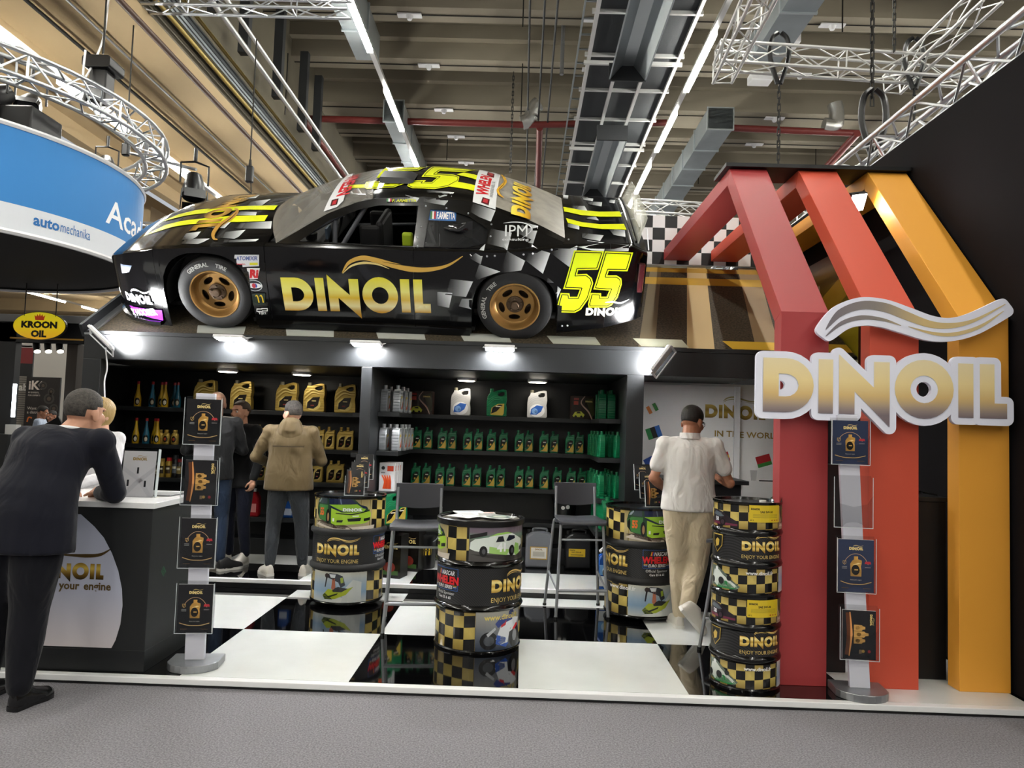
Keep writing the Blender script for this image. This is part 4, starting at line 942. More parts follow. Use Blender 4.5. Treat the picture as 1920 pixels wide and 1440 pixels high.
    G().cyl((R * .55, R * .2, H - .018), (R * .55, R * .2, H - .006), .03 * k, n=16).obj('bung', mat('bung_white', 'd8d8d4', .4) if R < .25 else DRK, t)
    return t
zl = .078
dl = drum('display_drum', (-1.4806, 1.96, zl), .298, .88, 'oil drum table left of the first bar stool, lime race car on top band', [(-2, 'limecar'), (-8, 'dinoil'), (78, 'whelen'), (-2, 'jetski'), (-78, 'url')], True, group='printed oil drums')
G().cyl((0, 0, SZ - zl), (0, 0, 0), .1, .1).obj('foot', PLB, dl)
dc = drum('display_drum', (-.297, .90, SZ), .298, .885, 'oil drum table in the centre foreground with papers on it', [(-98, 'limecar'), (28, 'whitecar'), (56, 'dinoil'), (-48, 'whelen'), (36, 'bike'), (38, 'url_gold')], group='printed oil drums', lid='5a564e')
G().lathe([(.302, .887), (.312, .88), (.312, .845), (.302, .84)], 48, cap=False).obj('clamp_ring', PLB, dc, smooth=40)
dr = drum('display_drum', (1.0127, 1.86, zl), .298, .875, 'oil drum table beside the man in the white polo', [(14, 'limecar'), (-68, 'dinoil'), (16, 'whelen'), (18, 'jetski'), (-40, 'url')], True, group='printed oil drums')
G().cyl((0, 0, SZ - zl), (0, 0, 0), .1, .1).obj('foot', PLB, dr)
sx_, sy_ = PY(1397, 1120, .262).x, .262; hs_ = (PY(1397, 942, .06).z - SZ) / 2
for i in range(2):
    drum('steel_drum', (sx_ + .004 * i, sy_, SZ + i * (hs_ + .001)), .203, hs_, '%s of the two small stacked drums beside the red frame' % ('lower', 'upper')[i], [(-62, 'darkcar'), (98, 'limecar'), (12, 'dinoil'), (-72, 'crest'), (-58, 'formula'), (92, 'jetski'), (6, 'url'), (14, 'label')], group='stacked steel drums')

# ------------------------------------------------------------------ bar stools
def stool(loc, rz, label):
    t = thing('bar_stool', label, 'stool', loc, rz, group='grey bar stools')          # sitter faces local -y
    hs, zs = .19, .745
    for s_ in (-1, 1):
        G().tube(bez([(s_ * .215, -.225, .006), (s_ * .192, -.17, .4), (s_ * .178, -.135, .70), (s_ * .172, -.11, .735)], 6), .0125, 8).obj('leg', STOOLM, t, smooth=50)
        G().tube(bez([(s_ * .235, .235, .006), (s_ * .205, .19, .45), (s_ * .188, .155, .72), (s_ * .180, .10, .745)], 6), .0125, 8).obj('leg', STOOLM, t, smooth=50)
        G().tube(bez([(s_ * .17, .10, .735), (s_ * .17, .16, .77), (s_ * .17, .175, .85), (s_ * .168, .19, 1.03)], 6), .0115, 8).obj('back_post', STOOLM, t, smooth=50)
        G().tube([(s_ * .203, -.20, .22), (s_ * .215, .21, .30)], .009, 8).obj('side_rail', STOOLM, t)
        for yy in (-.225, .235): G().cyl((s_ * (.215 if yy < 0 else .235), yy, 0), (s_ * (.215 if yy < 0 else .235), yy, .02), .016).obj('foot_cap', PLB, t)
    G().tube([(-.203, -.20, .22), (.203, -.20, .22)], .0125, 8).obj('foot_rest', STOOLM, t); G().tube([(-.18, -.14, .62), (.18, -.14, .62)], .009, 8).obj('front_rail', STOOLM, t)
    # seat
    rings = []
    for k, yy in enumerate((-.20, -.19, -.12, 0, .12, .17, .18)):
        w_ = (.185, .195, .20, .195, .185, .18, .17)[k]; d_ = (-.012, -.004, .004, -.004, .002, .006, .004)[k]
        rings.append([(w_ * x, yy, zs + .035 + d_ + (-.008 * (1 - abs(x)) if z > 0 else -.026)) for x, z in ((-1, -1), (-.5, -1), (.5, -1), (1, -1), (1.02, 1), (.5, 1), (0, 1), (-.5, 1), (-1.02, 1))])
    G().loft(rings).obj('seat', STOOLP, t, smooth=50, bevel=.006)
    rings = []
    for k in range(9):
        x = -1 + k / 4; dz = .02 * (1 - x * x); yy = .17 + .035 * (1 - x * x)
        rings.append([(x * .182, yy, .885 - dz), (x * .182, yy + .018, .885 - dz), (x * .184, yy + .034, 1.06), (x * .184, yy + .016, 1.06)])
    G().loft(rings).obj('backrest', STOOLP, t, smooth=50, bevel=.004)
    return t
stool((.48, 1.83, SZ), .12, 'grey bar stool right of the centre drum')
stool((-.79, 1.20, SZ), .10, 'grey bar stool left of the centre drum')
stool((1.585, .94, SZ), -2.2, 'grey bar stool mostly hidden behind the stacked small drums')

# ------------------------------------------------------------------ brochures and stands
GB = ramp([(0, hx('7a5422')), (.5, hx('e0b566')), (1, hx('a8793a'))], 0, 1, 0)
def bottle_icon(A, x, y, s, c='c8974a'):
    g_ = lambda X, Y: tuple(v * (.6 + .6 * abs(math.sin((X - x) / s * 5 + 1))) for v in hx(c))
    A.poly(sc([(-.26, 0), (-.28, .62), (-.18, .78), (-.1, .84), (-.1, 1), (.1, 1), (.1, .86), (.28, .8), (.28, .66), (.24, .5), (.27, .3), (.26, 0)], x, y, s), g_).up()
    A.poly(sc(circ(-.02, .32, .2, 14, .26), x, y, s), '17120c').up().poly(sc([(-.18, .56), (.1, .68), (.24, .66), (.1, .6)], x, y, s), 'f0d490').rect(x - .08 * s, y + .3 * s, x + .1 * s, y + .36 * s, 'c9a05a'); A.z -= 2
def cover_a(w_, h_, bg='15151a'):
    A = Art(); A.rect(0, 0, w_, h_, bg).up()
    A.dinoil(w_ * .31, h_ * .80, w_ * .085, 'e8cf8a', swoosh=True)
    arc = circ(w_ * .5, h_ * .42, w_ * .36, 16, h_ * .31, .35, PI - .35); A.poly(ribbon(arc, w_ * .012, 1), 'c9a27a').up()
    bottle_icon(A, w_ * .5, h_ * .30, h_ * .38)
    A.poly(sc([(0, -.5), (.4, -.1), (.4, .5), (-.4, .5), (-.4, -.1)], w_ * .18, h_ * .55, w_ * .12), 'b89a5a', [sc([(0, -.36), (.3, -.06), (.3, .4), (-.3, .4), (-.3, -.06)], w_ * .18, h_ * .55, w_ * .12)])
    A.rect(w_ * .11, h_ * .44, w_ * .25, h_ * .455, '8f8f8f').rect(w_ * .11, h_ * .47, w_ * .25, h_ * .48, '8f8f8f')
    A.poly([(w_ * .74, h_ * .54), (w_ * .92, h_ * .54), (w_ * .9, h_ * .59), (w_ * .76, h_ * .59)], 'b5303a').rect(w_ * .75, h_ * .47, w_ * .91, h_ * .48, '9a8f8f')
    for k, (c, ww) in enumerate((('7a4a20', .022), ('ffdf9a', .009))): A.up().poly(ribbon([(w_ * .07, h_ * .20), (w_ * .3, h_ * .155), (w_ * .5, h_ * .148), (w_ * .7, h_ * .155), (w_ * .93, h_ * .20)], h_ * ww), c)
    A.text('Enjoy your engine', w_ * .5, h_ * .225, h_ * .02, 'd9d2c4', al='c').rect(w_ * .1, h_ * .07, w_ * .3, h_ * .08, '6a5236').rect(w_ * .7, h_ * .07, w_ * .9, h_ * .08, '6a5236')
    return A
def cover_b(w_, h_):
    A = Art(); A.rect(0, 0, w_, h_, '16161a').up()
    A.poly(ribbon([(w_ * .14, h_ * .08), (w_ * .2, h_ * .5), (w_ * .16, h_ * .95)], w_ * .14), '5a3018').up().poly(ribbon([(w_ * .2, h_ * .06), (w_ * .27, h_ * .5), (w_ * .22, h_ * .96)], [w_ * .02, w_ * .07, w_ * .03]), 'e0995a').up()
    for k in range(3):
        y = h_ * (.32 + k * .13); x = w_ * .34; L = w_ * (.34 + (.1 if k == 1 else 0))
        A.poly([(x, y), (x + L * .7, y), (x + L * .78, y + h_ * .03), (x + L, y + h_ * .04), (x + L, y + h_ * .09), (x + L * .8, y + h_ * .1), (x + L * .7, y + h_ * .125), (x, y + h_ * .125)], lambda X, Y: tuple(v * (.55 + .6 * abs(math.sin(X * 60))) for v in hx('c89a55'))).poly(circ(x + L * .35, y + h_ * .06, w_ * .07, 10, h_ * .04), '1a130c')
    A.z += 1; A.dinoil(w_ * .82, h_ * .93, w_ * .075, 'e2c67e', rot=-PI / 2, swoosh=True)
    A.poly(circ(w_ * .62, h_ * .17, w_ * .05, 8), 'b28f4a').poly(circ(w_ * .8, h_ * .17, w_ * .05, 8), '9c3038').rect(w_ * .5, h_ * .12, w_ * .58, h_ * .2, '77624a')
    return A
def brochure(parent_M, w_, h_, kind, label, bg='15151a', n=1, th=.004, grp=None):
    t = thing('brochure', label, 'brochure', (0, 0, 0), group=grp); t.matrix_world = parent_M
    G().box(-w_ / 2, w_ / 2, 0, th * n, 0, h_).obj('pages', PAPER if n > 1 else mat('dark_paper', '17171b', .4), t)
    A = cover_a(w_, h_, bg) if kind == 'a' else cover_b(w_, h_); A.build('cover', PRTG, t, lambda a, b, e: V((a - w_ / 2, -e, b)), eps=.0003); return t
def pocket(t, M, w_, h_, d_=.035, fr=.72):
    """clear leaflet pocket: back, sides, floor and a front lip with a cut-out"""
    e = .003; root = G().box(-w_ / 2, w_ / 2, d_ - e, d_, 0, h_, M).obj('pocket', CLEAR, t)
    g = G().box(-w_ / 2, -w_ / 2 + e, 0, d_ - e, 0, h_ * .97, M).box(w_ / 2 - e, w_ / 2, 0, d_ - e, 0, h_ * .97, M).box(-w_ / 2 + e, w_ / 2 - e, 0, d_ - e, 0, e, M); g.obj('pocket_side', CLEAR, root)
    P = [(-w_ / 2 + e, e), (-w_ * .3, e)] + [(w_ * x, h_ * .10 * math.sqrt(max(0, 1 - (x / .3) ** 2)) + e) for x in (-.2, -.1, 0, .1, .2)] + [(w_ * .3, e), (w_ / 2 - e, e), (w_ / 2 - e, h_ * .62), (w_ * .36, h_ * .46), (0, h_ * .40), (-w_ * .36, h_ * .46), (-w_ / 2 + e, h_ * .62)]
    G().prism(P, 0, e, M @ UPR @ T(0, 0, 0)).obj('pocket_front', CLEAR, root)
    for s_ in (-1, 1): G().box(s_ * w_ / 2 - .0015, s_ * w_ / 2 + .0015, -.001, .0015, 0, h_ * .97, M).obj('pocket_edge', mat('acrylic_edge', 'cfd6d8', .2), root)
    G().box(-w_ / 2, w_ / 2, -.001, .002, -.001, .0025, M).obj('pocket_edge', MATS['acrylic_edge'], root)
def bstand(loc, rz, rows, label, lean, kinds, side, bow=0):
    t = thing('brochure_stand', label, 'stand', loc, rz); zt = rows[0][1] - loc[2] + .02
    P = [(-.15, .12), (-.15, .0)] + [(.155 * math.sin(a), -.14 * math.cos(a) - .0) for a in [(-PI / 2 + PI * i / 12) for i in range(1, 12)]] + [(.15, 0), (.15, .12)]
    G().prism(P, 0, .045).obj('base', GREYM, t, bevel=.004)
    xs = lambda z: lean * z + bow * math.sin(PI * min(1, z / zt))
    rings = []
    for k in range(13):
        z = .045 + (zt - .045) * k / 12; x = xs(z); rings.append([(x - .058, -.01, z), (x + .058, -.01, z), (x + .058, .022, z), (x - .058, .022, z)])
    G().loft(rings).obj('column', mat('white_column', 'd5d6e2', .4), t, bevel=.003)
    for i, (z0, z1) in enumerate(rows):
        z0 -= loc[2]; z1 -= loc[2]; M = T(xs((z0 + z1) / 2), -.048, z0) @ RY(-.0)
        pocket(t, M, .222, z1 - z0)
        k = kinds[i]
        if k: brochure(T(*loc) @ RZ(rz) @ M @ T(.0, .012, .004), .205 if k == 'a' else .19, (z1 - z0) * (.93 if k == 'a' else .9), k, 'dark brochure in the %s pocket of the %s brochure stand' % (('top', 'second', 'third', 'bottom')[i], side), bg='15151a' if side == 'left' else '2c3550', n=3 if side == 'right' else 2, grp='brochures in the pocket stands')
    return t
zr = lambda px, Y, L: [(PY(px, b, Y).z, PY(px, a, Y).z) for a, b in L]
bstand((-1.985, .16, SZ), .12, zr(375, .1, [(743, 834), (855, 948), (967, 1067), (1092, 1190)]), 'white brochure stand with four clear pockets beside the black counter', -.012, 'abaa', 'left')
bstand((2.035, .09, SZ), -.1, zr(1605, .05, [(784, 872), (892, 990), (1006, 1112), (1136, 1238)]), 'white brochure stand with four clear pockets before the red and orange frames', -.05, ['a', None, 'a', 'b'], 'right')
def tiered(loc, rz, label, side):
    t = thing('leaflet_holder', label, 'leaflet holder', loc, rz)
    for i in range(3):
        M = T(.03 * (i - 1) * (1 if side == 'left' else -1), .05 * i - .02, .012 + .065 * i) @ RX(-.18)
        pocket(t, M, .165, .17, .03)
        brochure(T(*loc) @ RZ(rz) @ M @ T(0, .008, .004), .15, .215, 'b' if i == 0 else 'a', '%s leaflet in the clear holder on the drum table %s' % (('front', 'middle', 'rear')[i], 'left of the first bar stool' if side == 'left' else 'beside the polo man'), n=2, grp='leaflets on the drum tables')
    G().box(-.13, .13, -.05, .13, 0, .01).obj('base_plate', CLEAR, t)
tiered((-1.40, 1.87, zl + .88 - .016), .1, 'clear three-step leaflet holder on the drum left of the first bar stool', 'left')
tiered((1.07, 1.79, zl + .875 - .016), .22, 'clear three-step leaflet holder on the drum beside the polo man', 'right')
# papers on the centre drum
zc_ = SZ + .885
A = Art().rect(-.105, -.148, .105, .148, 'd9d9d6').up().rect(-.09, .05, .09, .13, 'a9b0b8').rect(-.09, -.12, .0, .03, 'b9b9b9')
def sheet(name, loc, rz, A, label, w_=.21, h_=.297, tz=.003):
    t = thing(name, label, 'paper', loc, rz); G().box(-w_ / 2, w_ / 2, -h_ / 2, h_ / 2, 0, tz).obj('pages', PAPER, t); A.build('print', PRT, t, lying(tz), eps=.0003); return t
sheet('leaflet', (-.37, 1.0, zc_), .35, A, 'pale leaflet lying on the centre drum, larger one', tz=.006)
sheet('leaflet', (-.42, .84, zc_), 1.0, Art().rect(-.07, -.1, .07, .1, 'e4e2de'), 'plain white leaflet lying near the left rim of the centre drum', .14, .2)
A = Art().rect(-.06, -.03, .06, .03, 'e8e4e0').up().rect(-.03, -.02, .05, .01, 'c23a34')
sheet('sticker_pack', (-.26, .93, zc_), .2, A, 'small white and red pack lying on the centre drum', .12, .06, .02)
sheet('brochure', (-.17, .86, zc_), -.5, Art().poly(circ(0, 0, .09, 20), '3c5248').up().poly(circ(.01, 0, .05, 16), 'a9ad9c'), 'dark green round-printed leaflet on the centre drum', .19, .19)

# ------------------------------------------------------------------ counter
CZ = 1.053
ct = thing('counter', 'black reception counter with a white top at the left', 'counter', (-2.235, .03, SZ))
G().box(-4.2, 0, 0, .72, .0, CZ - SZ - .035).obj('body', mat('counter_black', '1d1f21', .5, bump=(60, .04)), ct, bevel=.003)
G().box(-4.2, .004, -.004, .724, .0, .125).obj('plinth', BLACKW, ct, bevel=.002)
G().box(-4.22, .02, -.02, .74, CZ - SZ - .035, CZ - SZ).obj('worktop', WHITE, ct, bevel=.003)
def cpx(px, py): q = PY(px, py, .028); return (q.x + 2.235, q.z - SZ)
right = [(177, 987), (195, 1008), (210, 1037), (222, 1070), (229, 1105), (230, 1135), (226, 1170), (217, 1200), (209, 1215)]
P = [cpx(*q) for q in right]; mx = cpx(112, 1100)[0]; P2 = [(2 * mx - x, y) for x, y in P[::-1]]; top_ = [(mx, P[0][1] + .09)]
A = Art(); A.poly(P[::-1] + [(mx + .1, P[0][1] + .07)] + [(mx - .1, P[0][1] + .07)] + P2[::-1], ramp([(0, hx('d8cfd0')), (.5, hx('b9bdd0')), (1, hx('aeb3c6'))], .1, .85), sy=.1).up()
b_ = cpx(194, 1087); A.dinoil(b_[0] - .092 * 4.52, b_[1], .092, gold=[(0, hx('2a1d08')), (.35, hx('7d5f1e')), (.7, hx('d0b252')), (1, hx('8f7226'))], swoosh=False)
A.poly(ribbon([cpx(120, 1040), cpx(160, 1042), cpx(188, 1040), cpx(207, 1030)], [.01, .022, .018, .006]), '4a3a1e')
b2 = cpx(208, 1107); A.text('engine', b2[0], b2[1], .045, '5a4820', bold=.03, al='r', w=.165).text('enjoy your', b2[0] - .19, b2[1], .045, '5a4820', bold=.03, al='r', w=.28)
A.build('logo_panel', PRT, ct, lambda a, b, e: V((a, -.002 - e, b)), eps=.001)
A = Art().rect(-.02, -.025, .02, .025, '2d5c40').up()
for i in range(4): A.rect(-.015, -.02 + i * .012, .01 + .003 * (i % 2), -.015 + i * .012, '14241b')
A.build('green_sticker', PRTM, ct, lambda a, b, e: V((.001 + e, .18 + a * .8 - b * .7, .56 + b * .8 + a * .7)), eps=.001)
# things on the counter
q = PY(252, 935, .28)
t = thing('sign_holder', 'clear acrylic holder with a white DINOIL sheet on the counter', 'sign', (q.x, .30, CZ)); t.rotation_euler = (-.12, 0, .12)
G().box(-.10, .10, 0, .003, 0, .295).obj('sheet', PAPER, t)
A = Art().rect(-.10, 0, .10, .295, 'd2d3d8').up().poly([(-.1, 0), (-.02, .1), (.1, .2), (.1, .17), (.0, .08), (-.07, 0)], 'c4c5cc').poly([(-.1, .17), (0, .1), (.07, 0), (.1, 0), (.03, .11), (-.1, .2)], 'c8c9d0').up().dinoil(-.042, .235, .019, 'a98c4a')
for x, y in ((-.005, .17), (-.06, .09), (.045, .085)): A.rect(x - .006, y - .02, x + .006, y + .02, '26262a')
A.build('print', PRT, t, flat(), eps=.0006)
G().box(-.108, .112, -.006, -.004, 0, .305).obj('front_pane', CLEAR, t); G().box(.112, .116, -.006, .03, 0, .31).obj('edge', MATS['acrylic_edge'], t); G().box(-.108, .116, -.02, .06, 0, .004).obj('foot', CLEAR, t)
q = PZ(325, 925, CZ)
for i in range(2): G().box(-.15, .15, -.105, .105, 0, .004).obj('magazine', (PAPER, mat('grey_cover', '8a8a8c', .4))[i], label=('white magazine lying at the counter corner', 'grey magazine on top at the counter corner')[i], cat='magazine').matrix_world = T(-2.48 + .03 * i, .50, CZ + .005 * i) @ RZ(.2 - .25 * i)
q = PY(19, 915, .22)
wbm = mat('bottle_water', 'eef4f6', .03, trans=.9, ior=1.2, alpha=.5)
t = thing('water_bottle', 'clear water bottle with a blue label on the counter', 'bottle', (q.x, .22, CZ))
G().lathe([(.03, 0), (.033, .01), (.033, .05), (.031, .06), (.033, .075), (.033, .125), (.028, .14), (.03, .155), (.022, .178), (.012, .192), (.012, .2)], 18).obj('body', wbm, t, smooth=40); G().lathe([(.0335, .068), (.0335, .115)], 18, cap=False).obj('label', mat('blue_label', '4a76b8', .4), t, smooth=40); G().lathe([(.014, .198), (.014, .216)], 14).obj('cap', WHITEM, t)
# ------------------------------------------------------------------ goods on the shelves
def plastic(name, col, rough=.3, metal=0, rib=0):
    m = mat(name, col, rough, metal)
    if rib and not m.get('rib'):
        m['rib'] = 1; nt = m.node_tree; tc = nt.nodes.new('ShaderNodeTexCoord'); wv = nt.nodes.new('ShaderNodeTexWave'); wv.bands_direction = 'Z'; wv.inputs['Scale'].default_value = rib
        bp = nt.nodes.new('ShaderNodeBump'); bp.inputs['Strength'].default_value = .35; bp.inputs['Distance'].default_value = .004
        nt.links.new(tc.outputs['Object'], wv.inputs[0]); nt.links.new(wv.outputs[0], bp.inputs['Height']); nt.links.new(bp.outputs[0], nt.nodes['Principled BSDF'].inputs['Normal'])
    return m
GOLDP = plastic('gold_plastic', 'b59a4c', .35, .45, 12); GREENP = plastic('green_plastic', '0c6b43', .3, 0, 16); SILVP = plastic('silver_plastic', 'b4bac0', .3, .5, 12); PEARL = plastic('pearl_plastic', 'b9b9ba', .35, .1)
YELP = plastic('yellow_plastic', 'd3a91e', .3); BLUP = plastic('teal_plastic', '17607c', .3); REDC = plastic('red_cap_plastic', 'b5202a', .35); GCAP = plastic('grey_cap_plastic', '6f6b58', .4); REDB = plastic('red_fluid_plastic', 'a61c26', .25); BLUB = plastic('blue_fluid_plastic', '1f4f9c', .25)
def proto(builder):
    t = builder(); return t
def jug(label, m, capm, lab, H=.30, W=.215):
    t = thing('oil_jug', label, 'jug', (0, 0, 0))
    P = [(-.47, 0), (.44, 0), (.5, .04), (.5, .3), (.46, .5), (.5, .7), (.47, 1.0), (.45, 1.08), (.30, 1.10), (.05, 1.05), (-.18, .98), (-.2, 1.0), (-.34, 1.0), (-.36, .93), (-.46, .80), (-.5, .6), (-.5, .05)]
    Hh = [(.05, .93), (.28, .985), (.37, .97), (.38, .88), (.30, .83), (.12, .82), (.03, .86)]
    s = lambda L: [(x * W, y * H / 1.12) for x, y in L]
    G().prism(s(P), -.045, .045, UPR, holes=[s(Hh)]).obj('body', m, t, bevel=.012, smooth=50)
    G().cyl((-.27 * W, 0, H * .88), (-.27 * W, 0, H), .021, .019, n=14).obj('cap', capm, t)
    A = Art()
    if lab == 'gold':
        for k in range(4): A.poly(s(ribbon([(-.46, .66 - k * .09), (-.1, .86 - k * .06), (.25, .78 - k * .04), (.46, .8 - .05 * k)], [.01, .03, .02, .01])), ('e8d48a', '7d6426')[k % 2])
        A.poly(s(circ(-.02, .30, .34, 20, .25)), 'd9c272').up().poly(s([(-.32, .14), (-.3, .36), (-.05, .56), (.28, .58), (.2, .25), (.0, .12)]), '18130e').up().rect(-.1 * W, .36 * H, .1 * W, .39 * H, 'c9b27a').rect(-.14 * W, .2 * H, .02 * W, .24 * H, '7a2f2a')
    elif lab == 'globe':
        for k in range(3): A.poly(s(ribbon([(-.46, .66 - k * .1), (-.1, .84 - k * .07), (.3, .76 - k * .05)], [.01, .02, .01])), 'a9abb0')
        A.poly(s(circ(.0, .28, .38, 20, .26)), 'e6e8ec').up().poly(s([(-.34, .12), (-.3, .34), (-.02, .5), (.3, .46), (.2, .25), (-.02, .12)]), '2f5fb4').up().poly(s(circ(-.12, .26, .15, 14, .12)), '7aa4dc').poly(s(circ(-.06, .24, .07, 10, .06)), '2c4f92')
    else:
        for k in range(3): A.poly(s(ribbon([(-.46, .64 - k * .1), (-.1, .82 - k * .07), (.3, .74 - k * .05)], [.01, .03, .01])), '3f9a6c')
        A.poly(s([(-.3, .06), (-.26, .34), (.05, .5), (.38, .52), (.36, .12), (.3, .04)]), 'c9b04e').up().poly(s([(-.28, .1), (-.2, .36), (.1, .48), (.3, .48), (.0, .2)]), '15130f').up().rect(-.05 * W, .34 * H, .22 * W, .38 * H, 'd9d2ba')
    A.build('label', PRTG, t, flat(None, -.0475), eps=.0004); return t
def bottle1(label, m, capm, lab, H=.234, W=.098):
    t = thing('oil_bottle', label, 'bottle', (0, 0, 0))
    P = [(-.46, 0), (.44, 0), (.5, .05), (.5, .62), (.46, .72), (.5, .80), (.48, .88), (.2, .84), (.05, .82), (.05, .86), (-.28, .86), (-.28, .82), (-.44, .72), (-.5, .6), (-.5, .05)]
    s = lambda L: [(x * W, y * H) for x, y in L]
    G().prism(s(P), -.028, .028, UPR).obj('body', m, t, bevel=.007, smooth=50); G().cyl((-.12 * W, 0, H * .84), (-.12 * W, 0, H), .0155, .0145, n=12).obj('cap', capm, t)
    A = Art(); A.poly(s(circ(-.0, .36, .40, 16, .27)), 'd8c070' if lab != 'green' else '0f5c3a').up()
    if lab == 'green': A.poly(s([(-.38, .08), (-.1, .14), (.36, .46), (.42, .2), (.38, .06)]), 'cfae4c').up().poly(s([(-.34, .2), (-.26, .5), (.1, .62), (.34, .56), (.1, .3)]), '16150f').up().rect(-.1 * W, .46 * H, .2 * W, .5 * H, 'd9d6c8').poly(s(circ(-.05, .3, .1, 8, .05)), 'c9a24a')
    elif lab == 'gold': A.poly(s([(-.3, .12), (-.26, .42), (.0, .58), (.3, .6), (.24, .25), (.02, .12)]), '1a140e').up().rect(-.12 * W, .42 * H, .15 * W, .45 * H, 'cdb67e').rect(-.14 * W, .24 * H, .06 * W, .28 * H, '6f2a26')
    else: A.poly(s([(-.34, .1), (-.3, .5), (.3, .55), (.34, .15)]), 'c9ccd2').up().poly(s([(-.2, .12), (.1, .3), (.25, .5), (.3, .15)]), 'c2502e')
    A.build('label', PRTG, t, flat(None, -.0295), eps=.0004); return t
def longneck(label, m, H=.275):
    t = thing('additive_bottle', label, 'bottle', (0, 0, 0))
    G().lathe([(.034, 0), (.037, .006), (.037, .07), (.034, .10), (.022, .15), (.014, .20), (.0125, .25)], 18).obj('body', m, t, smooth=45); G().cyl((0, 0, .245), (0, 0, H), .0155, .0145, n=12).obj('cap', REDC, t)
    A = Art().poly(circ(.012, .055, .026, 14, .04), '1d1a16').up().poly(circ(.016, .05, .016, 10, .024), 'c9c2ac'); A.build('label', PRTG, t, wrapcyl(.0372), sx=.01, eps=.0004); return t
def flask(label):
    t = thing('oil_flask', label, 'bottle', (0, 0, 0)); G().lathe([(.038, 0), (.041, .008), (.041, .09), (.034, .115), (.022, .125), (.02, .13)], 18, sy=.8).obj('body', GOLDP, t, smooth=45); G().cyl((0, 0, .128), (0, 0, .155), .023, n=14).obj('cap', GOLDP, t)
    A = Art().poly(circ(0, .055, .026, 14, .034), '2a2014').up().poly(circ(0, .055, .014, 10, .018), 'b3472c'); A.build('label', PRTG, t, lambda a, b, e: V((.0415 * math.sin(a / .041), -(.034 + e) * math.cos(a / .041), b)), sx=.01); return t
def gift(label):
    t = thing('oil_box', label, 'box', (0, 0, 0)); G().box(-.125, .125, -.06, .06, 0, .245).obj('carton', mat('brown_carton', '2a1c16', .4), t, bevel=.002)
    A = Art().rect(-.125, 0, .125, .245, '2b1d18').up().poly(ribbon([(.02, .245), (-.02, .17), (.06, .08), (.1, .0)], [.006, .012, .016, .01]), 'caa79a').poly([(.03, .2), (.11, .23), (.125, .05), (.1, .02), (.07, .1)], '3a3a22').up()
    A.poly(sc([(-.5, .1), (-.3, .42), (.2, .48), (.5, .2), (.4, 0), (-.4, 0)], -.045, .02, .13), 'c6c848').up().poly(sc([(-.2, .3), (-.1, .42), (.1, .44), (.2, .3)], -.045, .02, .13), '22261a').poly(circ(-.075, .025, .013, 10), '101010').poly(circ(-.015, .025, .013, 10), '101010')
    A.rect(-.1, .15, -.05, .19, 'b0483c').rect(-.1, .2, -.045, .225, '8c3a34').dinoil(.025, .18, .017, 'e0c878', swoosh=False); A.build('print', PRTG, t, flat(None, -.0605), eps=.0005); return t
made = {}
def put(key, builder, loc, rz, label, group, scale=None):
    """first call builds the kind, later calls copy it"""
    if key not in made: t = builder(label); made[key] = t
    else: t = dup(made[key], label=label)
    t.location = loc; t.rotation_euler = (0, 0, rz); t['label'] = label; t['group'] = group
    if scale: t.scale = scale
    return t
cR = lambda x, y=0: (690 + x / 3.6, 640 + y / 3.6)
cLf = lambda x, y=0: (180 + x / 3.6, 640 + y / 3.6)
def bx_(c, x, y, Y): return PY(*c(x, y), Y).x
greenb = lambda l: bottle1(l, GREENP, GREENP, 'green'); goldb = lambda l: bottle1(l, GOLDP, GOLDP, 'gold'); silvb = lambda l: bottle1(l, SILVP, SILVP, 'silver')
XG = {1: ([330, 405, 502, 567, 672, 745, 832, 913, 1020, 1085, 1187, 1255, 1362, 1425], 700), 2: ([320, 393, 483, 555, 665, 733, 828, 893, 1018, 1088, 1188, 1275, 1370, 1440], 960)}
for r, (xs, yy) in XG.items():
    for i, x in enumerate(xs):
        Y = 3.53 + (.06 if i % 2 else 0); put('green', greenb, (bx_(cR, x, yy, Y), Y, RS[r]), .0, 'green oil bottle facing front on the %s right shelf, %s from left' % (('middle', 'lower')[r - 1], ORD[i]), 'green bottles facing front in the right bay')
for r in (1, 2):
    for i in range(8):
        Y = (3.32, 3.12, 2.92, 2.72)[i % 4]; x = bx_(cR, (1507, 1527, 1548, 1574, 1606, 1626, 1648, 1682)[i], 700, Y)
        put('green', greenb, (x, Y, RS[r]), PI / 2 + .18, 'green bottle edge-on on the right side shelf, %s row, %s %s' % (('middle', 'lower')[r - 1], ('inner line', 'outer line')[i // 4], ('rearmost', 'third', 'second', 'frontmost')[i % 4]), 'green bottles on the right side shelf', (1.0, .95, 1.08))
for i in range(4): put('green', greenb, (XR0 - .15 + .09 * (i % 2), 2.95 + .22 * (i // 2), RS[0]), PI / 2, 'tall green bottle at the right end of the top shelf, %s' % ('front left', 'front right', 'rear left', 'rear right')[i], 'tall green bottles on the top shelf', (1.15, 1.4, 1.25))
for i, (x, Y) in enumerate(((115, 2.78), (150, 3.05), (200, 2.74), (234, 3.0), (262, 3.25))): put('silver', silvb, (bx_(cR, x, 460, Y), Y, RS[0]), PI / 2 - .1, 'silver bottle on the left side shelf, top row, %s from the left' % ORD[i], 'silver bottles on the left side shelf', (1.1, 1.3, 1.12))
for i, (x, Y) in enumerate(((105, 2.75), (145, 2.95), (170, 3.2), (190, 2.71), (226, 2.9), (249, 3.08), (272, 3.26))): put('silver', silvb, (bx_(cR, x, 730, Y), Y, RS[1]), PI / 2 - .1, 'silver bottle on the left side shelf, middle row, %s from the left' % ORD[i], 'silver bottles on the left side shelf', (1.1, 1.3, 1.1))
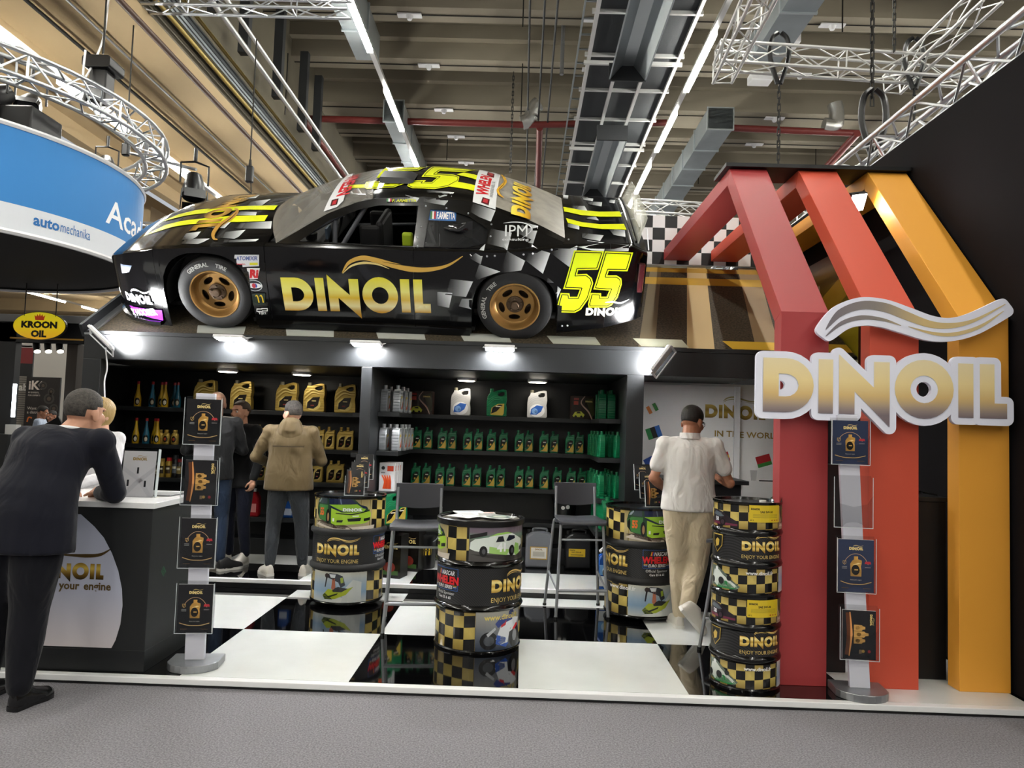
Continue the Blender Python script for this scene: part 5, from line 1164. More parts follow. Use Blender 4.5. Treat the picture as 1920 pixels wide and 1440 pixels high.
put('giftbox', gift, (bx_(cR, 360, 470, 3.5), 3.52, RS[0]), -.05, 'brown boxed oil set beside the silver bottles on the top shelf', 'boxed oil sets'); put('giftbox', gift, (bx_(cR, 1445, 510, 3.5), 3.52, RS[0]), .05, 'brown boxed oil set beside the tall green bottles on the top shelf', 'boxed oil sets')
put('pearl', lambda l: jug(l, PEARL, GCAP, 'globe'), (bx_(cR, 625, 480, 3.55), 3.55, RS[0]), 0, 'pearl white oil jug with blue globe label, left one on the top shelf', 'pearl white jugs'); put('pearl', None, (bx_(cR, 1140, 495, 3.55), 3.55, RS[0]), 0, 'pearl white oil jug with blue globe label, right one on the top shelf', 'pearl white jugs')
jug('green oil jug between the two pearl white jugs', GREENP, GREENP, 'green').location = (bx_(cR, 868, 490, 3.55), 3.55, RS[0])
# gloves and packets on the left side shelf
for i in range(4):
    t = thing('glove_pack', 'white hanging pack with orange gloves on the lower left side shelf, %s from the front' % ORD[i], 'pack', (XM1 + .10 + .012 * i, 2.72 + .07 * i, RS[2]), group='glove packs'); G().box(-.075, .075, -.012, .012, 0, .27).obj('card', PAPER, t, bevel=.003)
    A = Art().rect(-.075, 0, .075, .27, 'd9dadd').up()
    for k in range(4): A.poly(ribbon([(-.03 + .02 * k, .02), (-.02 + .017 * k, .09), (-.05 + .025 * k, .15)], [.022, .02, .01]), ('e2572a', 'd94a22')[k % 2])
    A.poly(circ(-.04, .22, .018, 10), '2b2d33').rect(.0, .19, .06, .24, 'c4452c').rect(-.06, .17, -.02, .18, '7c7e84'); A.build('print', PRT, t, flat(None, -.0125), eps=.0005)
for i in range(2): put('greenjug', lambda l: jug(l, GREENP, GREENP, 'green'), (XM1 + .13 + .03 * i, 2.62 + .26 * i, .565) if 0 else (XM1 + .14 + .05 * i, 2.60 + .2 * i, .62), PI / 2 - .6, 'green jug under the left side shelf of the right bay, %s one' % ('front', 'rear')[i], 'green jugs under the left side shelf')
G().box(XM1, XM1 + .28, 2.48, 3.3, .575, .618).obj('low_side_board', BLACKW, label='black low board carrying the green jugs beside the partition', cat='board')
for i in range(4): put('greenjug', None, (XR0 - .12, 2.66 + .24 * (i % 2), .63 + .0 * i) if i < 2 else (XR0 - .12, 3.12 + .2 * (i - 2), .63), PI / 2 + .15, 'green jug under the right side shelf, %s from the front' % ORD[i], 'green jugs under the right side shelf', (1, 1.2, 1.05))
G().box(XR0 - .24, XR0, 2.5, 3.44, .585, .628).obj('low_side_board', BLACKW, label='black low board carrying the green jugs at the right pillar', cat='board')
# canisters, bucket and cartons on the platform
def canister(p, m, label, lab, s=1.0):
    t = thing('oil_canister', label, 'canister', p); W, D_, H = .27, .20, .36
    G().prism([(-W / 2, 0), (W / 2, 0), (W / 2, H * .92), (W / 2 - .04, H), (-W / 2 + .05, H), (-W / 2, H * .9)], -D_ / 2, D_ / 2, UPR).obj('body', m, t, bevel=.025, seg=3, smooth=50)
    G().tube(bez([(-.06, 0, H - .005), (-.05, 0, H + .03), (.07, 0, H + .03), (.08, 0, H - .005)]), .012, 8).obj('handle', m, t, smooth=50); G().cyl((-.1, 0, H - .02), (-.1, 0, H + .02), .025).obj('cap', PLB, t)
    A = Art()
    if lab == 'silver': A.rect(-.09, .09, .09, .22, 'b9923a').up().rect(-.08, .1, .08, .21, 'd9d6cc').up().text('DINOIL', 0, .185, .016, '7d6226', bold=.03, al='c').rect(-.06, .12, .06, .17, 'b9b6aa')
    else: A.rect(-.10, .13, .07, .21, 'd2b02a').up().text('DINOIL', -.09, .19, .012, '1a1a1a', bold=.03).text('SAE 15W-40', -.07, .17, .013, '1a1a1a', bold=.02).rect(-.08, .145, .05, .155, '8f7f2c')
    A.build('label', PRT, t, flat(None, -D_ / 2 - .001), eps=.0005); return t
canister((.19, 3.36, PLZ), mat('grey_can', '6d7076', .4), 'grey oil canister standing on the platform behind the right stool', 'silver'); canister((.60, 3.36, PLZ), mat('black_can', '121214', .35), 'black oil canister with a yellow label behind the right stool', 'y')
t = thing('oil_bucket', 'black oil bucket with a yellow label behind the left stool', 'bucket', (PY(793, 1055, 3.12).x, 3.12, PLZ)); G().lathe([(.12, 0), (.145, .30), (.15, .31), (.15, .34), (.14, .345), (.001, .345)], 28).obj('pail', PLB, t, smooth=40); G().tube([(.148 * math.cos(a), -.05 - .06 * math.sin(a), .32 - .07 * math.sin(a)) for a in lin_(0, PI, 10)], .005, 6).obj('handle', GREYM, t)
A = Art().rect(-.03, .14, .10, .23, 'd2b02a').up().text('DINOIL', -.02, .21, .012, '1a1a1a', bold=.03).rect(-.02, .18, .08, .195, '5a4c18'); A.build('label', PRT, t, lambda a, b, e: V(((.134 + e + (b - .18) * .083) * math.sin(a / .134), -(.134 + e + (b - .18) * .083) * math.cos(a / .134), b)), sx=.02)
t = thing('oil_bucket', 'black oil bucket on the low shelf behind the right stool back', 'bucket', (.46, 3.58, .565)); G().lathe([(.11, 0), (.13, .22), (.135, .25), (.001, .25)], 24).obj('pail', PLB, t, smooth=40); A = Art().poly(circ(-.02, .17, .02, 10), 'd8d8d8').poly(circ(.03, .18, .022, 10), 'cfcfcf').rect(-.07, .215, .07, .222, 'd0b45a'); A.build('label', PRT, t, lambda a, b, e: V(((.136 + e) * math.sin(a / .13), -(.136 + e) * math.cos(a / .13), b)), sx=.02)
for i in range(2):
    t = thing('oil_carton', 'black DINOIL carton standing on the platform beside the left drum table, %s one' % ('front', 'rear')[i], 'carton', (-1.20 + .12 * i, 2.62 + .35 * i, PLZ), -.25); G().box(-.11, .11, -.09, .09, 0, .40).obj('carton', mat('black_carton', '141210', .35), t, bevel=.002)
    A = Art().rect(-.11, 0, .11, .40, '15120f').up().dinoil(-.085, .27, .036, 'd9c07a').poly(circ(0, .1, .06, 14, .05), '7d2f26').rect(-.09, .03, .09, .07, '3a5a2a'); A.build('print', PRTG, t, flat(None, -.0905), eps=.0005)
t = thing('fluid_can', 'blue screen-wash can with white spray head beside the right drum table', 'can', (.78, 2.42, PLZ)); G().prism([(-.075, 0), (.075, 0), (.075, .27), (.05, .31), (-.05, .31), (-.075, .27)], -.06, .06, UPR).obj('body', BLUB, t, bevel=.015, smooth=50); G().cyl((0, 0, .3), (0, 0, .36), .02, .016).obj('cap', BLUP, t); G().tube([(0, 0, .35), (-.03, -.06, .37), (-.06, -.1, .35)], .014, 8).obj('spray_head', WHITEM, t)
A = Art().rect(-.06, .03, .06, .12, 'd9dde2').rect(-.06, .13, .06, .22, '6fa4dc').up().poly(circ(.0, .17, .035, 12), 'b9d4ee'); A.build('label', PRT, t, flat(None, -.061), eps=.0005)
# left bay
for i, (x, m, Y) in enumerate(((280, 'y', 3.55), (378, 'b', 3.55), (440, 'y', 3.62), (463, 'y', 3.52), (525, 'b', 3.62), (548, 'b', 3.54))): put('long' + m, (lambda mm: lambda l: longneck(l, mm))(YELP if m == 'y' else BLUP), (bx_(cLf, x, 430, Y), Y, LS[0]), 0, '%s long-necked bottle with red cap on the top left shelf, %s from the left' % (('yellow', 'teal blue')[m == 'b'], ORD[i]), 'long-necked additive bottles')
for i, (x, m, Y) in enumerate(((265, 'y', 3.5), (335, 'b', 3.5), (393, 'y', 3.6), (408, 'y', 3.5))): put('long' + m, None, (bx_(cLf, x, 690, Y), Y, LS[1]), 0, '%s long-necked bottle on the second left shelf, %s from the left' % (('yellow', 'teal blue')[m == 'b'], ORD[i]), 'long-necked additive bottles')
for i, x in enumerate((430, 474, 531)): put('flask', flask, (bx_(cLf, x, 685, 3.55), 3.55, LS[1]), 0, 'small gold flask on the second left shelf, %s from the left' % ORD[i], 'small gold flasks')
for i, x in enumerate((735, 982, 1288, 1475, 1685)): put('goldjug', lambda l: jug(l, GOLDP, GCAP, 'gold'), (bx_(cLf, x, 470, 3.55), 3.55, LS[0]), .02, 'big gold oil jug on the top shelf of the left bay, %s from the left' % ORD[i], 'gold oil jugs', (1.07, 1, 1.06))
put('goldjug', None, (XM0 - .09, 3.15, LS[0]), PI / 2, 'gold oil jug turned edge-on beside the partition', 'gold oil jugs'); 
for i, x in enumerate((980, 1035, 1105, 1190, 1255, 1330, 1440, 1508, 1578, 1660, 1705)): put('goldb', goldb, (bx_(cLf, x, 705, 3.55), 3.55, LS[1]), .02, 'gold oil bottle on the second shelf of the left bay, %s from the left' % ORD[i], 'gold oil bottles', (1.12, 1, 1.04))
for i in range(2): put('goldb', None, (XM0 - .12 + .06 * i, 3.05 + .15 * i, LS[1]), PI / 2, 'gold oil bottle edge-on beside the partition, %s one' % ('front', 'rear')[i], 'gold oil bottles', (1.1, 1.2, 1.04))
for i, x in enumerate((985, 1040, 1120, 1180, 1300, 1455, 1497, 1590, 1640)): put('goldb', None, (bx_(cLf, x, 950, 3.55), 3.55, LS[2]), .02, 'gold oil bottle on the third shelf of the left bay, %s from the left' % ORD[i], 'gold oil bottles', (1.12, 1, 1.0))
for i, (x, hgt, col, cap) in enumerate(((370, .19, '1c1712', '2a2a2a'), (405, .15, '3a3226', '8a8a86'), (440, .2, 'a58b3e', 'a58b3e'), (487, .21, 'b08f35', 'b5202a'), (530, .24, '17181a', '2a2c30'), (560, .2, '2a2622', '8a1c20'))):
    t = thing('spray_can', '%s on the third left shelf, %s from the left' % (('dark spray can', 'grey-capped dark can', 'gold can', 'gold can with a red cap', 'tall black can', 'dark can with red cap')[i], ORD[i]), 'can', (bx_(cLf, x, 950, 3.52), 3.52, LS[2]), group='spray cans and tins')
    G().lathe([(.032, 0), (.034, .005), (.034, hgt * .78), (.026, hgt * .84)], 16).obj('tin', mat('tin_' + col, col, .3, .3), t, smooth=40); G().cyl((0, 0, hgt * .83), (0, 0, hgt), .027, n=14).obj('cap', mat('cap_' + cap, cap, .4), t)
    A = Art().rect(-.03, hgt * .2, .03, hgt * .6, ('6d2a22', '8a8270', '2a2014', '3a2a16', '5a5f66', '8a7a4a')[i]).up().rect(-.02, hgt * .4, .02, hgt * .5, 'd9d2ba'); A.build('label', PRT, t, wrapcyl(.0345), sx=.01)
q = PY(474, 972, 3.5)
t = thing('fluid_can', 'red fluid can on the fourth left shelf beside the tan jacket', 'can', (q.x, 3.52, LS[3])); G().prism([(-.06, 0), (.06, 0), (.06, .2), (.02, .27), (-.06, .25)], -.05, .05, UPR).obj('body', REDB, t, bevel=.015, smooth=50); G().cyl((0, 0, .25), (0, 0, .30), .02).obj('cap', WHITEM, t); Art().rect(-.04, .05, .04, .14, 'd88a86').build('label', PRT, t, flat(None, -.051))
q = PY(541, 972, 3.5); t = thing('fluid_can', 'blue fluid can seen between the legs of the tan-jacket man', 'can', (q.x, 3.52, LS[3])); G().prism([(-.06, 0), (.06, 0), (.06, .14), (.02, .2), (-.06, .18)], -.05, .05, UPR).obj('body', BLUB, t, bevel=.015, smooth=50); G().cyl((0, 0, .18), (0, 0, .22), .02).obj('cap', WHITEM, t); Art().rect(-.04, .03, .04, .1, 'b9c4d8').build('label', PRT, t, flat(None, -.051))
# ------------------------------------------------------------------ race car on the bank
PAINT = mat('black_car_paint', '040405', .14, coat=.25, spec=.4)
CAGE = mat('grey_roll_cage', '4b4d52', .4, .3)
INT = mat('car_interior_black', '0a0a0b', .6)
WGLS = mat('dusty_windscreen', '8d8a84', .15, trans=0, alpha=.62)
QGLS = mat('tinted_side_window', '2b2c2e', .1, alpha=.55)
RGLS = mat('dusty_rear_window', '9a958a', .3, alpha=.85, var=(6, .25))
SPO = mat('clear_spoiler', 'd6d8cc', .15, alpha=.38, bump=(30, .4))
BRZ = mat('bronze_wheel', 'a07c48', .34, .7)
HUB = mat('dark_hub', '5a4a3a', .45, .6)
TIRE = mat('tyre_rubber', '131314', .62, bump=(60, .08))
wf = PY(403, 553, 2.28); wr = PY(965, 577, 2.28)
cX = (wr - wf).normalized(); cN = (eN - cX * eN.dot(cX)).normalized(); cL = cN.cross(cX)
cO = wf + cL * .97 - cN * .34; WB = (wr - wf).length
car = thing('race_car', 'black and yellow race car number 55 on the banked track', 'car')
CM = Matrix(((cX.x, cL.x, cN.x, cO.x), (cX.y, cL.y, cN.y, cO.y), (cX.z, cL.z, cN.z, cO.z), (0, 0, 0, 1))); car.matrix_world = CM
HWT = [(-1.13, .50), (-1.10, .62), (-1.0, .76), (-.85, .87), (-.65, .945), (-.45, .975), (0, .985), (.4, .975), (1.5, .96), (2.4, .97), (2.8, .985), (3.2, .975), (3.6, .94), (3.9, .88), (3.95, .84)]
TOPT = [(-1.13, .47), (-1.10, .53), (-1.05, .575), (-1.0, .605), (-.8, .675), (-.5, .745), (0, .79), (.5, .81), (1.8, .825), (2.6, .84), (2.9, .87), (3.2, .905), (3.8, .915), (3.95, .83)]
HCT = [(-1.13, .49), (-1.05, .61), (-1.0, .655), (-.8, .745), (-.5, .82), (0, .89), (.55, .94)]
BOTT = [(-1.13, .06), (-.9, .02), (-.5, -.015), (.3, .045), (2.4, .05), (3.16, .10), (3.6, .16), (3.95, .25)]
hw = lambda u: interp(HWT, u); tp = lambda u: interp(TOPT, u)
def arch(u):
    for c, h, top in ((-.06, .41, .735), (WB + .0, .395, .675)):
        x = abs((u - c) / h)
        if x < .9999: return .30 + (top - .30) * (1 - x ** 2.6) ** (1 / 2.6)
    return None
def vs_(u, w_): return hw(u) - .055 * max(0, (w_ - .45) / .4) ** 2 - .025 * max(0, (.35 - w_) / .35) ** 2
def prof(u, s):
    b = arch(u); b = interp(BOTT, u) if b is None else b; t = tp(u); P = []
    for k in range(11): w_ = b + (t - b) * k / 10; P.append((u, s * vs_(u, w_), w_))
    e = vs_(u, t); P += [(u, s * (e - .02), t + .012), (u, s * (e - .06), t + .018)]
    return P
def stations(u0, u1):
    S = [u0 + (u1 - u0) * i / max(1, int((u1 - u0) / .035)) for i in range(max(1, int((u1 - u0) / .035)) + 1)]
    for c, h in ((-.06, .41), (WB, .395)):
        for e in (c - h, c + h):
            if u0 < e < u1: S += [e - .0008, e + .0008]
    return sorted(S)
BV, BF = [], []
def reg(g):
    n = len(BV); BV.extend([V(p) for p in g.v]); BF.extend([tuple(i + n for i in f) for f in g.f]); return g
def skin(name, u0, u1, m=PAINT):
    for s in (-1, 1):
        g = G().loft([prof(u, s) for u in stations(u0, u1)], cap=False, closed=False)
        if s > 0: g.f = [f[::-1] for f in g.f]
        g.obj(name, m, car, smooth=35)
        if s < 0 and name == 'door': reg(G().loft([prof(u, s) for u in stations(-1.13, 3.95)], cap=False, closed=False))
skin('front_bumper', -1.13, -.52); skin('front_fender', -.517, .50); skin('door', .506, 1.842); skin('quarter_panel', 1.848, 3.60); skin('rear_bumper', 3.604, 3.95)
def grid(name, us, fn, m, n=18, register=True, s=35, both=True):
    g = G().loft([[fn(u, -1 + 2 * k / n) for k in range(n + 1)] for u in us], cap=False, closed=False)
    if register: reg(g)
    return g.obj(name, m, car, smooth=s)
def hoodf(u, x): e = vs_(u, tp(u)) - .055; return (u, x * e, tp(u) + .016 + (interp(HCT, u) - tp(u)) * math.cos(x * PI / 2) ** .9)
grid('hood', lin_(-1.13, .52, 40), hoodf, PAINT)
def deckf(u, x): e = vs_(u, tp(u)) - .055; return (u, x * e, tp(u) + .018 + .03 * (1 - x * x))
grid('deck_lid', lin_(3.18, 3.95, 14), deckf, PAINT)
g = G(); P = prof(-1.13, -1); Q = prof(-1.13, 1)[::-1]; g.add(P + Q, [tuple(range(len(P) + len(Q)))]); g.obj('nose_panel', PAINT, car)
g = G(); P = prof(3.95, -1); Q = prof(3.95, 1)[::-1]; g.add(P + Q, [tuple(range(len(P) + len(Q)))[::-1]]); g.obj('tail_panel', PAINT, car)
# greenhouse
gv = lambda w_: .88 - (w_ - .82) / .38 * .28
OUT = [(.56, .80), (.80, .935), (1.04, 1.065), (1.30, 1.16), (1.48, 1.20), (1.9, 1.225), (2.3, 1.205), (2.5, 1.165), (2.75, 1.075), (3.0, .985), (3.22, .915), (3.22, .86), (2.6, .82), (2.2, .815), (1.2, .80)]
H1 = [(.80, .845), (1.06, 1.015), (1.32, 1.105), (1.5, 1.145), (1.86, 1.155), (1.835, .845)]
H2 = [(1.97, 1.13), (2.14, 1.13), (2.33, 1.085), (2.50, .995), (2.49, .89), (2.28, .84), (1.93, .84)]
def sidepanel(s):
    g = G(); g.prism(OUT, 0, .02, holes=[H1, H2])
    g.v = [V((p.x, s * (gv(p.y) - p.z), p.y)) for p in g.v]
    if s < 0: g.f = [f[::-1] for f in g.f]
    return g
g = sidepanel(-1); reg(g); g.obj('window_frame', PAINT, car); sidepanel(1).obj('window_frame', PAINT, car)
rw = lambda u: interp([(1.30, 1.16), (1.48, 1.20), (1.9, 1.225), (2.3, 1.205), (2.5, 1.165)], u)
def rooff(u, x): e = gv(rw(u)); return (u + (.03 * (x * x) if u < 1.5 else 0), x * e, rw(u) + .085 * (1 - x * x) ** .8)
grid('roof', lin_(1.40, 2.48, 16), rooff, PAINT)
WE = [(0, .60, .825), (.26, .80, .935), (.52, 1.04, 1.065), (.82, 1.30, 1.16), (1, 1.44, 1.19)]
def wsf(k, x):
    eu = interp([(a, b) for a, b, c in WE], k); ew = interp([(a, c) for a, b, c in WE], k); cu = .40 + (1.40 - .40) * k; cw = .945 + (1.283 - .945) * k + .045 * math.sin(k * PI); q = abs(x) ** 2.2
    return (cu * (1 - q) + eu * q, x * (gv(ew) - .004), cw * (1 - q) + (ew + .004) * q)
grid('windshield', lin_(0, 1, 10), wsf, WGLS)
def rgf(k, x):
    a = V(rooff(2.48, x * .94)); b = V((3.2, x * .70, .93 + .03 * (1 - x * x))); p = a.lerp(b, k); p.z += .02 * math.sin(k * PI); return tuple(p)
grid('rear_window', lin_(0, 1, 10), rgf, RGLS)
for s in (-1, 1):
    A_ = [V((u, s * gv(w_), w_)) for u, w_ in ((2.46, 1.173), (2.5, 1.165), (2.75, 1.075), (3.0, .985), (3.22, .915))]; B_ = [V(rgf(k, s)) for k in (0, .08, .4, .72, 1)]
    g = G().loft([[A_[i].lerp(B_[i], t_) for t_ in (0, .5, 1)] for i in range(5)], cap=False, closed=False)
    (reg(g) if s < 0 else g).obj('sail_panel', PAINT, car, smooth=40)
BVH = BVHTree.FromPolygons(BV, BF)
CMI = CM.inverted()
G().prism([(u, w_) for u, w_ in H2], 0, .004, Matrix(((1, 0, 0, 0), (0, 0, 1, 0), (0, 1, 0, 0), (0, 0, 0, 1)))).obj('quarter_glass', QGLS, car)
qm = bpy.data.objects['quarter_glass'].data
for v_ in qm.vertices: v_.co = (v_.co.x, -(gv(v_.co.z) - .022) + v_.co.y, v_.co.z)
# interior, cage, seat
G().box(.55, 3.2, -.80, .80, .20, .24).obj('cabin_floor', INT, car); G().box(.52, .56, -.8, .8, .2, .82).obj('firewall', INT, car); G().box(2.55, 2.6, -.72, .72, .2, .95).obj('rear_bulkhead', INT, car)
dg_ = G().box(.58, .95, -.75, .75, .62, .80); dg_.obj('dashboard', INT, car, bevel=.03)
for s in (-1, 1):
    for pts in ([(.72, s * .80, .82), (1.38, s * .58, 1.17), (1.86, s * .56, 1.18), (2.5, s * .5, .7)], [(1.86, s * .56, 1.18), (1.83, s * .72, .4)], [(1.40, s * .58, 1.16), (1.16, s * .76, .78)], [(1.10, s * .68, 1.0), (1.10, s * .77, .76)], [(.9, s * .82, .5), (1.8, s * .82, .55)]): G().tube(pts, .022, 8).obj('cage_bar', CAGE, car, smooth=50)
G().tube([(1.86, -.56, 1.18), (1.86, .56, 1.18)], .022, 8).obj('cage_bar', CAGE, car); G().tube([(1.86, -.5, 1.15), (1.83, .6, .4)], .02, 8).obj('cage_bar', CAGE, car); G().tube([(1.9, -.55, .55), (2.45, -.4, .95)], .02, 8).obj('cage_bar', CAGE, car)
g = G().box(1.45, 1.52, -.62, -.12, .35, .98, T(0, 0, 0)); g.box(1.1, 1.5, -.6, -.14, .3, .38).box(1.3, 1.5, -.64, -.58, .38, .95).box(1.3, 1.5, -.16, -.1, .38, .95); g.obj('racing_seat', INT, car, bevel=.03)
G().box(1.70, 1.8, -.66, -.60, .75, .9).obj('seat_pad', mat('lime_pad', 'a9c22a', .6), car, bevel=.02)
G().tube([(1.02 + .05 * math.sin(a), -.38 + .17 * math.cos(a), .82 + .16 * math.sin(a)) for a in [2 * PI * i / 20 for i in range(21)]], .015, 8).obj('steering_wheel', INT, car, smooth=50)
G().box(.98, 1.0, -.62, -.48, .80, .90).obj('display_screen', mat('screen_grey', '5c6a78', .2), car); G().lathe([(.05, -.03), (.06, .03), (.02, .05)], 12, T(.86, -.66, .84)).obj('camera_pod', INT, car)
# splitter, skirts, spoiler
spl = [(u, -hw(u) - .02, .0) for u in lin_(-1.12, -.55, 10)]
g = G().loft([[(u, -hw(u) - .025, .01), (u, -hw(u) - .03, .045), (u, -hw(u) + .06, .06), (u, -hw(u) + .06, .0)] for u in lin_(-1.13, -.56, 12)]); g.obj('splitter', mat('splitter_black', '0b0c0d', .2, coat=.5), car, smooth=40)
g = G().box(-1.17, -1.12, -.52, .52, .0, .06); g.obj('front_lip', MATS['splitter_black'], car, bevel=.015)
for s in (-1, 1): G().box(.36, 2.36, s * .935 - .02, s * .935 + .02, .02, .10).obj('side_skirt', mat('skirt_black', '0d0e10', .25), car, bevel=.008)
def spf(k, x): return (3.86 + .07 * k, x * (.78 - .1 * k), .93 + .03 * (1 - x * x) + .21 * k)
sp = grid('spoiler', lin_(0, 1, 4), spf, SPO, register=False); 
so = sp.modifiers.new('thick', 'SOLIDIFY'); so.thickness = .006
G().tube([(3.84, x * .76, .94 + .03 * (1 - x * x)) for x in lin_(-1, 1, 16)], .012, 6).obj('spoiler_base', MATS['splitter_black'], car, smooth=50)
for s in (-.7, -.2, .3): G().tube([(3.97, s, .85), (3.93, s, 1.05)], .006, 6).obj('spoiler_strut', WHITEM, car)
# headlamp, tail lamp, intake hump, window duct, hood pins
g = G().box(3.87, 3.93, -.885, -.845, .50, .78); g.obj('tail_lamp', mat('dark_red_lamp', '3a1418', .15, coat=.5), car, bevel=.015)
g = G(); g.loft([[(1.46 + .32 * k / 6, y, 1.30 + (.028 if 0 < i < 4 else -.02) * (1 if k < 6 else .2)) for i, y in enumerate((-.36, -.33, -.2, -.08, -.05))] for k in range(7)], cap=False, closed=False); g.obj('roof_intake', mat('grey_carbon', '2e2f31', .35), car, smooth=40)
g = G().loft([[(2.10 + .26 * k / 8 , -gv(1.0) + .01 - .05 * math.sin(PI * min(1, k / 7)) * math.cos(a) ** 2 * (1 if abs(a) < 1.4 else 0), .985 + (.015 + .065 * k / 8) * math.sin(a)) for a in lin_(-PI / 2, PI / 2, 8)] for k in range(9)], cap=False, closed=False); g.obj('window_duct', mat('clear_duct', '1c1d20', .1, coat=.6), car, smooth=50)
rv = G().ell((0, 0, 0), (.009, .006, .009), 8, 6).mesh('rivet', 50); rv.materials.append(ALU)
# ---- projecting drawings onto the body
def lhit(px, py):
    o = CMI @ CAM; d = (CMI.to_3x3() @ ray(px, py)).normalized(); h = BVH.ray_cast(o, d); return h[0]
cA = lambda x, y: (210 + x / 4.966, 350 + y / 4.966)
cB = lambda x, y: (420 + x / 4.645, 310 + y / 4.645)
cC = lambda x, y: (760 + x / 7.2, 300 + y / 7.2)
cD = lambda x, y: (880 + x / 5.144, 340 + y / 5.144)
def S2(c, pts):
    out = []
    for p in pts:
        h = lhit(*c(*p))
        if h is None:                         # off the body: use the side plane instead
            o = CMI @ CAM; d = CMI.to_3x3() @ ray(*c(*p)); h = o + d * ((-.93 - o.y) / d.y)
        out.append((h.x, h.z))
    return out
def T2(c, pts, w0=.85):
    out = []
    for p in pts:
        h = lhit(*c(*p))
        if h is None: o = CMI @ CAM; d = CMI.to_3x3() @ ray(*c(*p)); h = o + d * ((w0 - o.z) / d.z)
        out.append((h.x, h.y))
    return out
def side_map(a, b, e):
    h = BVH.ray_cast(V((a, -3, b)), V((0, 1, 0)))
    if h[0] is None or h[0].y > -.3: return None
    return h[0] + V((0, -.002 - e * 2, 0)) + h[1] * (0)
def top_map(a, b, e):
    h = BVH.ray_cast(V((a, b, 3)), V((0, 0, -1)))
    if h[0] is None: return None
    return h[0] + V((0, 0, .003 + e * 2))
def grad(a, b, c0='0a0a0b', c1='e4e8ea'):
    a = V(a); b = V(b); d = b - a; L = d.dot(d); k0, k1 = hx(c0), hx(c1)
    def f(x, y):
        t = max(0, min(1, (V((x, y)) - a).dot(d) / L)); t = t * t * .9 + .1 * t; return tuple(k0[i] + (k1[i] - k0[i]) * t for i in range(3))
    return f
S = Art(); TP = Art()
def chk(c, pts, d0, d1, art=None, f=None):
    f = f or S2; art = art or S; q = f(c, pts); a, b = f(c, [d0, d1]); art.poly(q, grad(a, b))
# side chequers that fade from dark to white
chk(cD, [(170, 600), (365, 665), (410, 495), (205, 455)], (200, 560), (400, 600))
chk(cD, [(365, 665), (538, 765), (500, 858), (295, 885), (300, 860)], (330, 800), (530, 800))
chk(cD, [(585, 600), (780, 690), (710, 890), (540, 760)], (580, 650), (760, 760))
chk(cD, [(565, 590), (615, 600), (665, 430), (540, 395), (420, 480), (600, 560)], (450, 470), (660, 480))
chk(cD, [(850, 540), (1045, 625), (970, 830), (785, 690)], (800, 650), (1040, 700))
chk(cD, [(10, 600), (155, 600), (110, 800), (0, 740)], (0, 700), (150, 650))
chk(cD, [(95, 800), (300, 870), (130, 1000), (40, 960)], (60, 960), (280, 860))
chk(cD, [(735, 905), (885, 1040), (830, 1150), (790, 1090)], (740, 950), (880, 1080))
chk(cD, [(1055, 560), (1303, 588), (1300, 672), (1180, 665), (1045, 630)], (900, 600), (1100, 610)); chk(cD, [(1310, 590), (1540, 612), (1535, 672), (1310, 672)], (1250, 640), (1560, 640))
chk(cC, [(0, 470), (190, 510), (155, 565), (0, 560)], (-100, 520), (190, 520)); chk(cC, [(220, 560), (300, 400), (660, 435), (530, 610)], (250, 450), (640, 520)); chk(cC, [(910, 580), (1218, 680), (1155, 830), (1000, 770), (880, 700)], (900, 620), (1200, 760))
chk(cB, [(1858, 1220), (1858, 1100), (1990, 1110), (1960, 1240)], (1800, 1200), (1980, 1150))
c5 = lambda x, y: (700 + x / 3.556, 290 + y / 3.556)
chk(c5, [(515, 828), (665, 845), (618, 948), (478, 932)], (490, 880), (660, 900)); chk(c5, [(590, 960), (660, 960), (655, 1030), (570, 1010)], (500, 990), (720, 990))
S.poly(S2(cA, [(95, 805), (160, 795), (185, 735), (80, 715)]), ramp([(0, hx('3a4a6a')), (.5, hx('c4ccd8')), (1, hx('5a6478'))], .42, .56), sy=.03)
S.up()
# wordmark and swoosh on the doors
a = S2(cB, [(535, 1262)])[0]; b = S2(cB, [(1805, 1285)])[0]; t_ = S2(cB, [(508, 975)])[0]
hh = t_[1] - a[1]; YG = [(0, hx('c08f2a')), (.18, hx('f0e9b0')), (.4, hx('e0b82a')), (.62, hx('f3ee86')), (1, hx('e9df3c'))]
for P, Hs in WM:
    pass
S.dinoil(a[0], a[1], hh, wx=(b[0] - a[0]) / 4.52 / hh, swoosh=False, gold=YG, rot=math.atan2(b[1] - a[1], b[0] - a[0]))
GLD = 'd3a94e'
S.poly(S2(cB, ribbon([(1030, 935), (1090, 845), (1200, 805), (1320, 825), (1480, 870), (1640, 905), (1800, 905), (1950, 870), (2080, 790)], [6, 30, 40, 44, 48, 46, 36, 22, 6])), GLD).poly(S2(cB, ribbon([(1035, 940), (1110, 875), (1220, 848), (1340, 862), (1440, 900)], [4, 16, 22, 14, 3])), 'e3cf86')
S.up()
S.poly(S2(cB, ribbon([(1380, 838), (1520, 862), (1680, 878), (1850, 865), (1990, 815)], [2, 6, 8, 6, 2])), '1b1408')
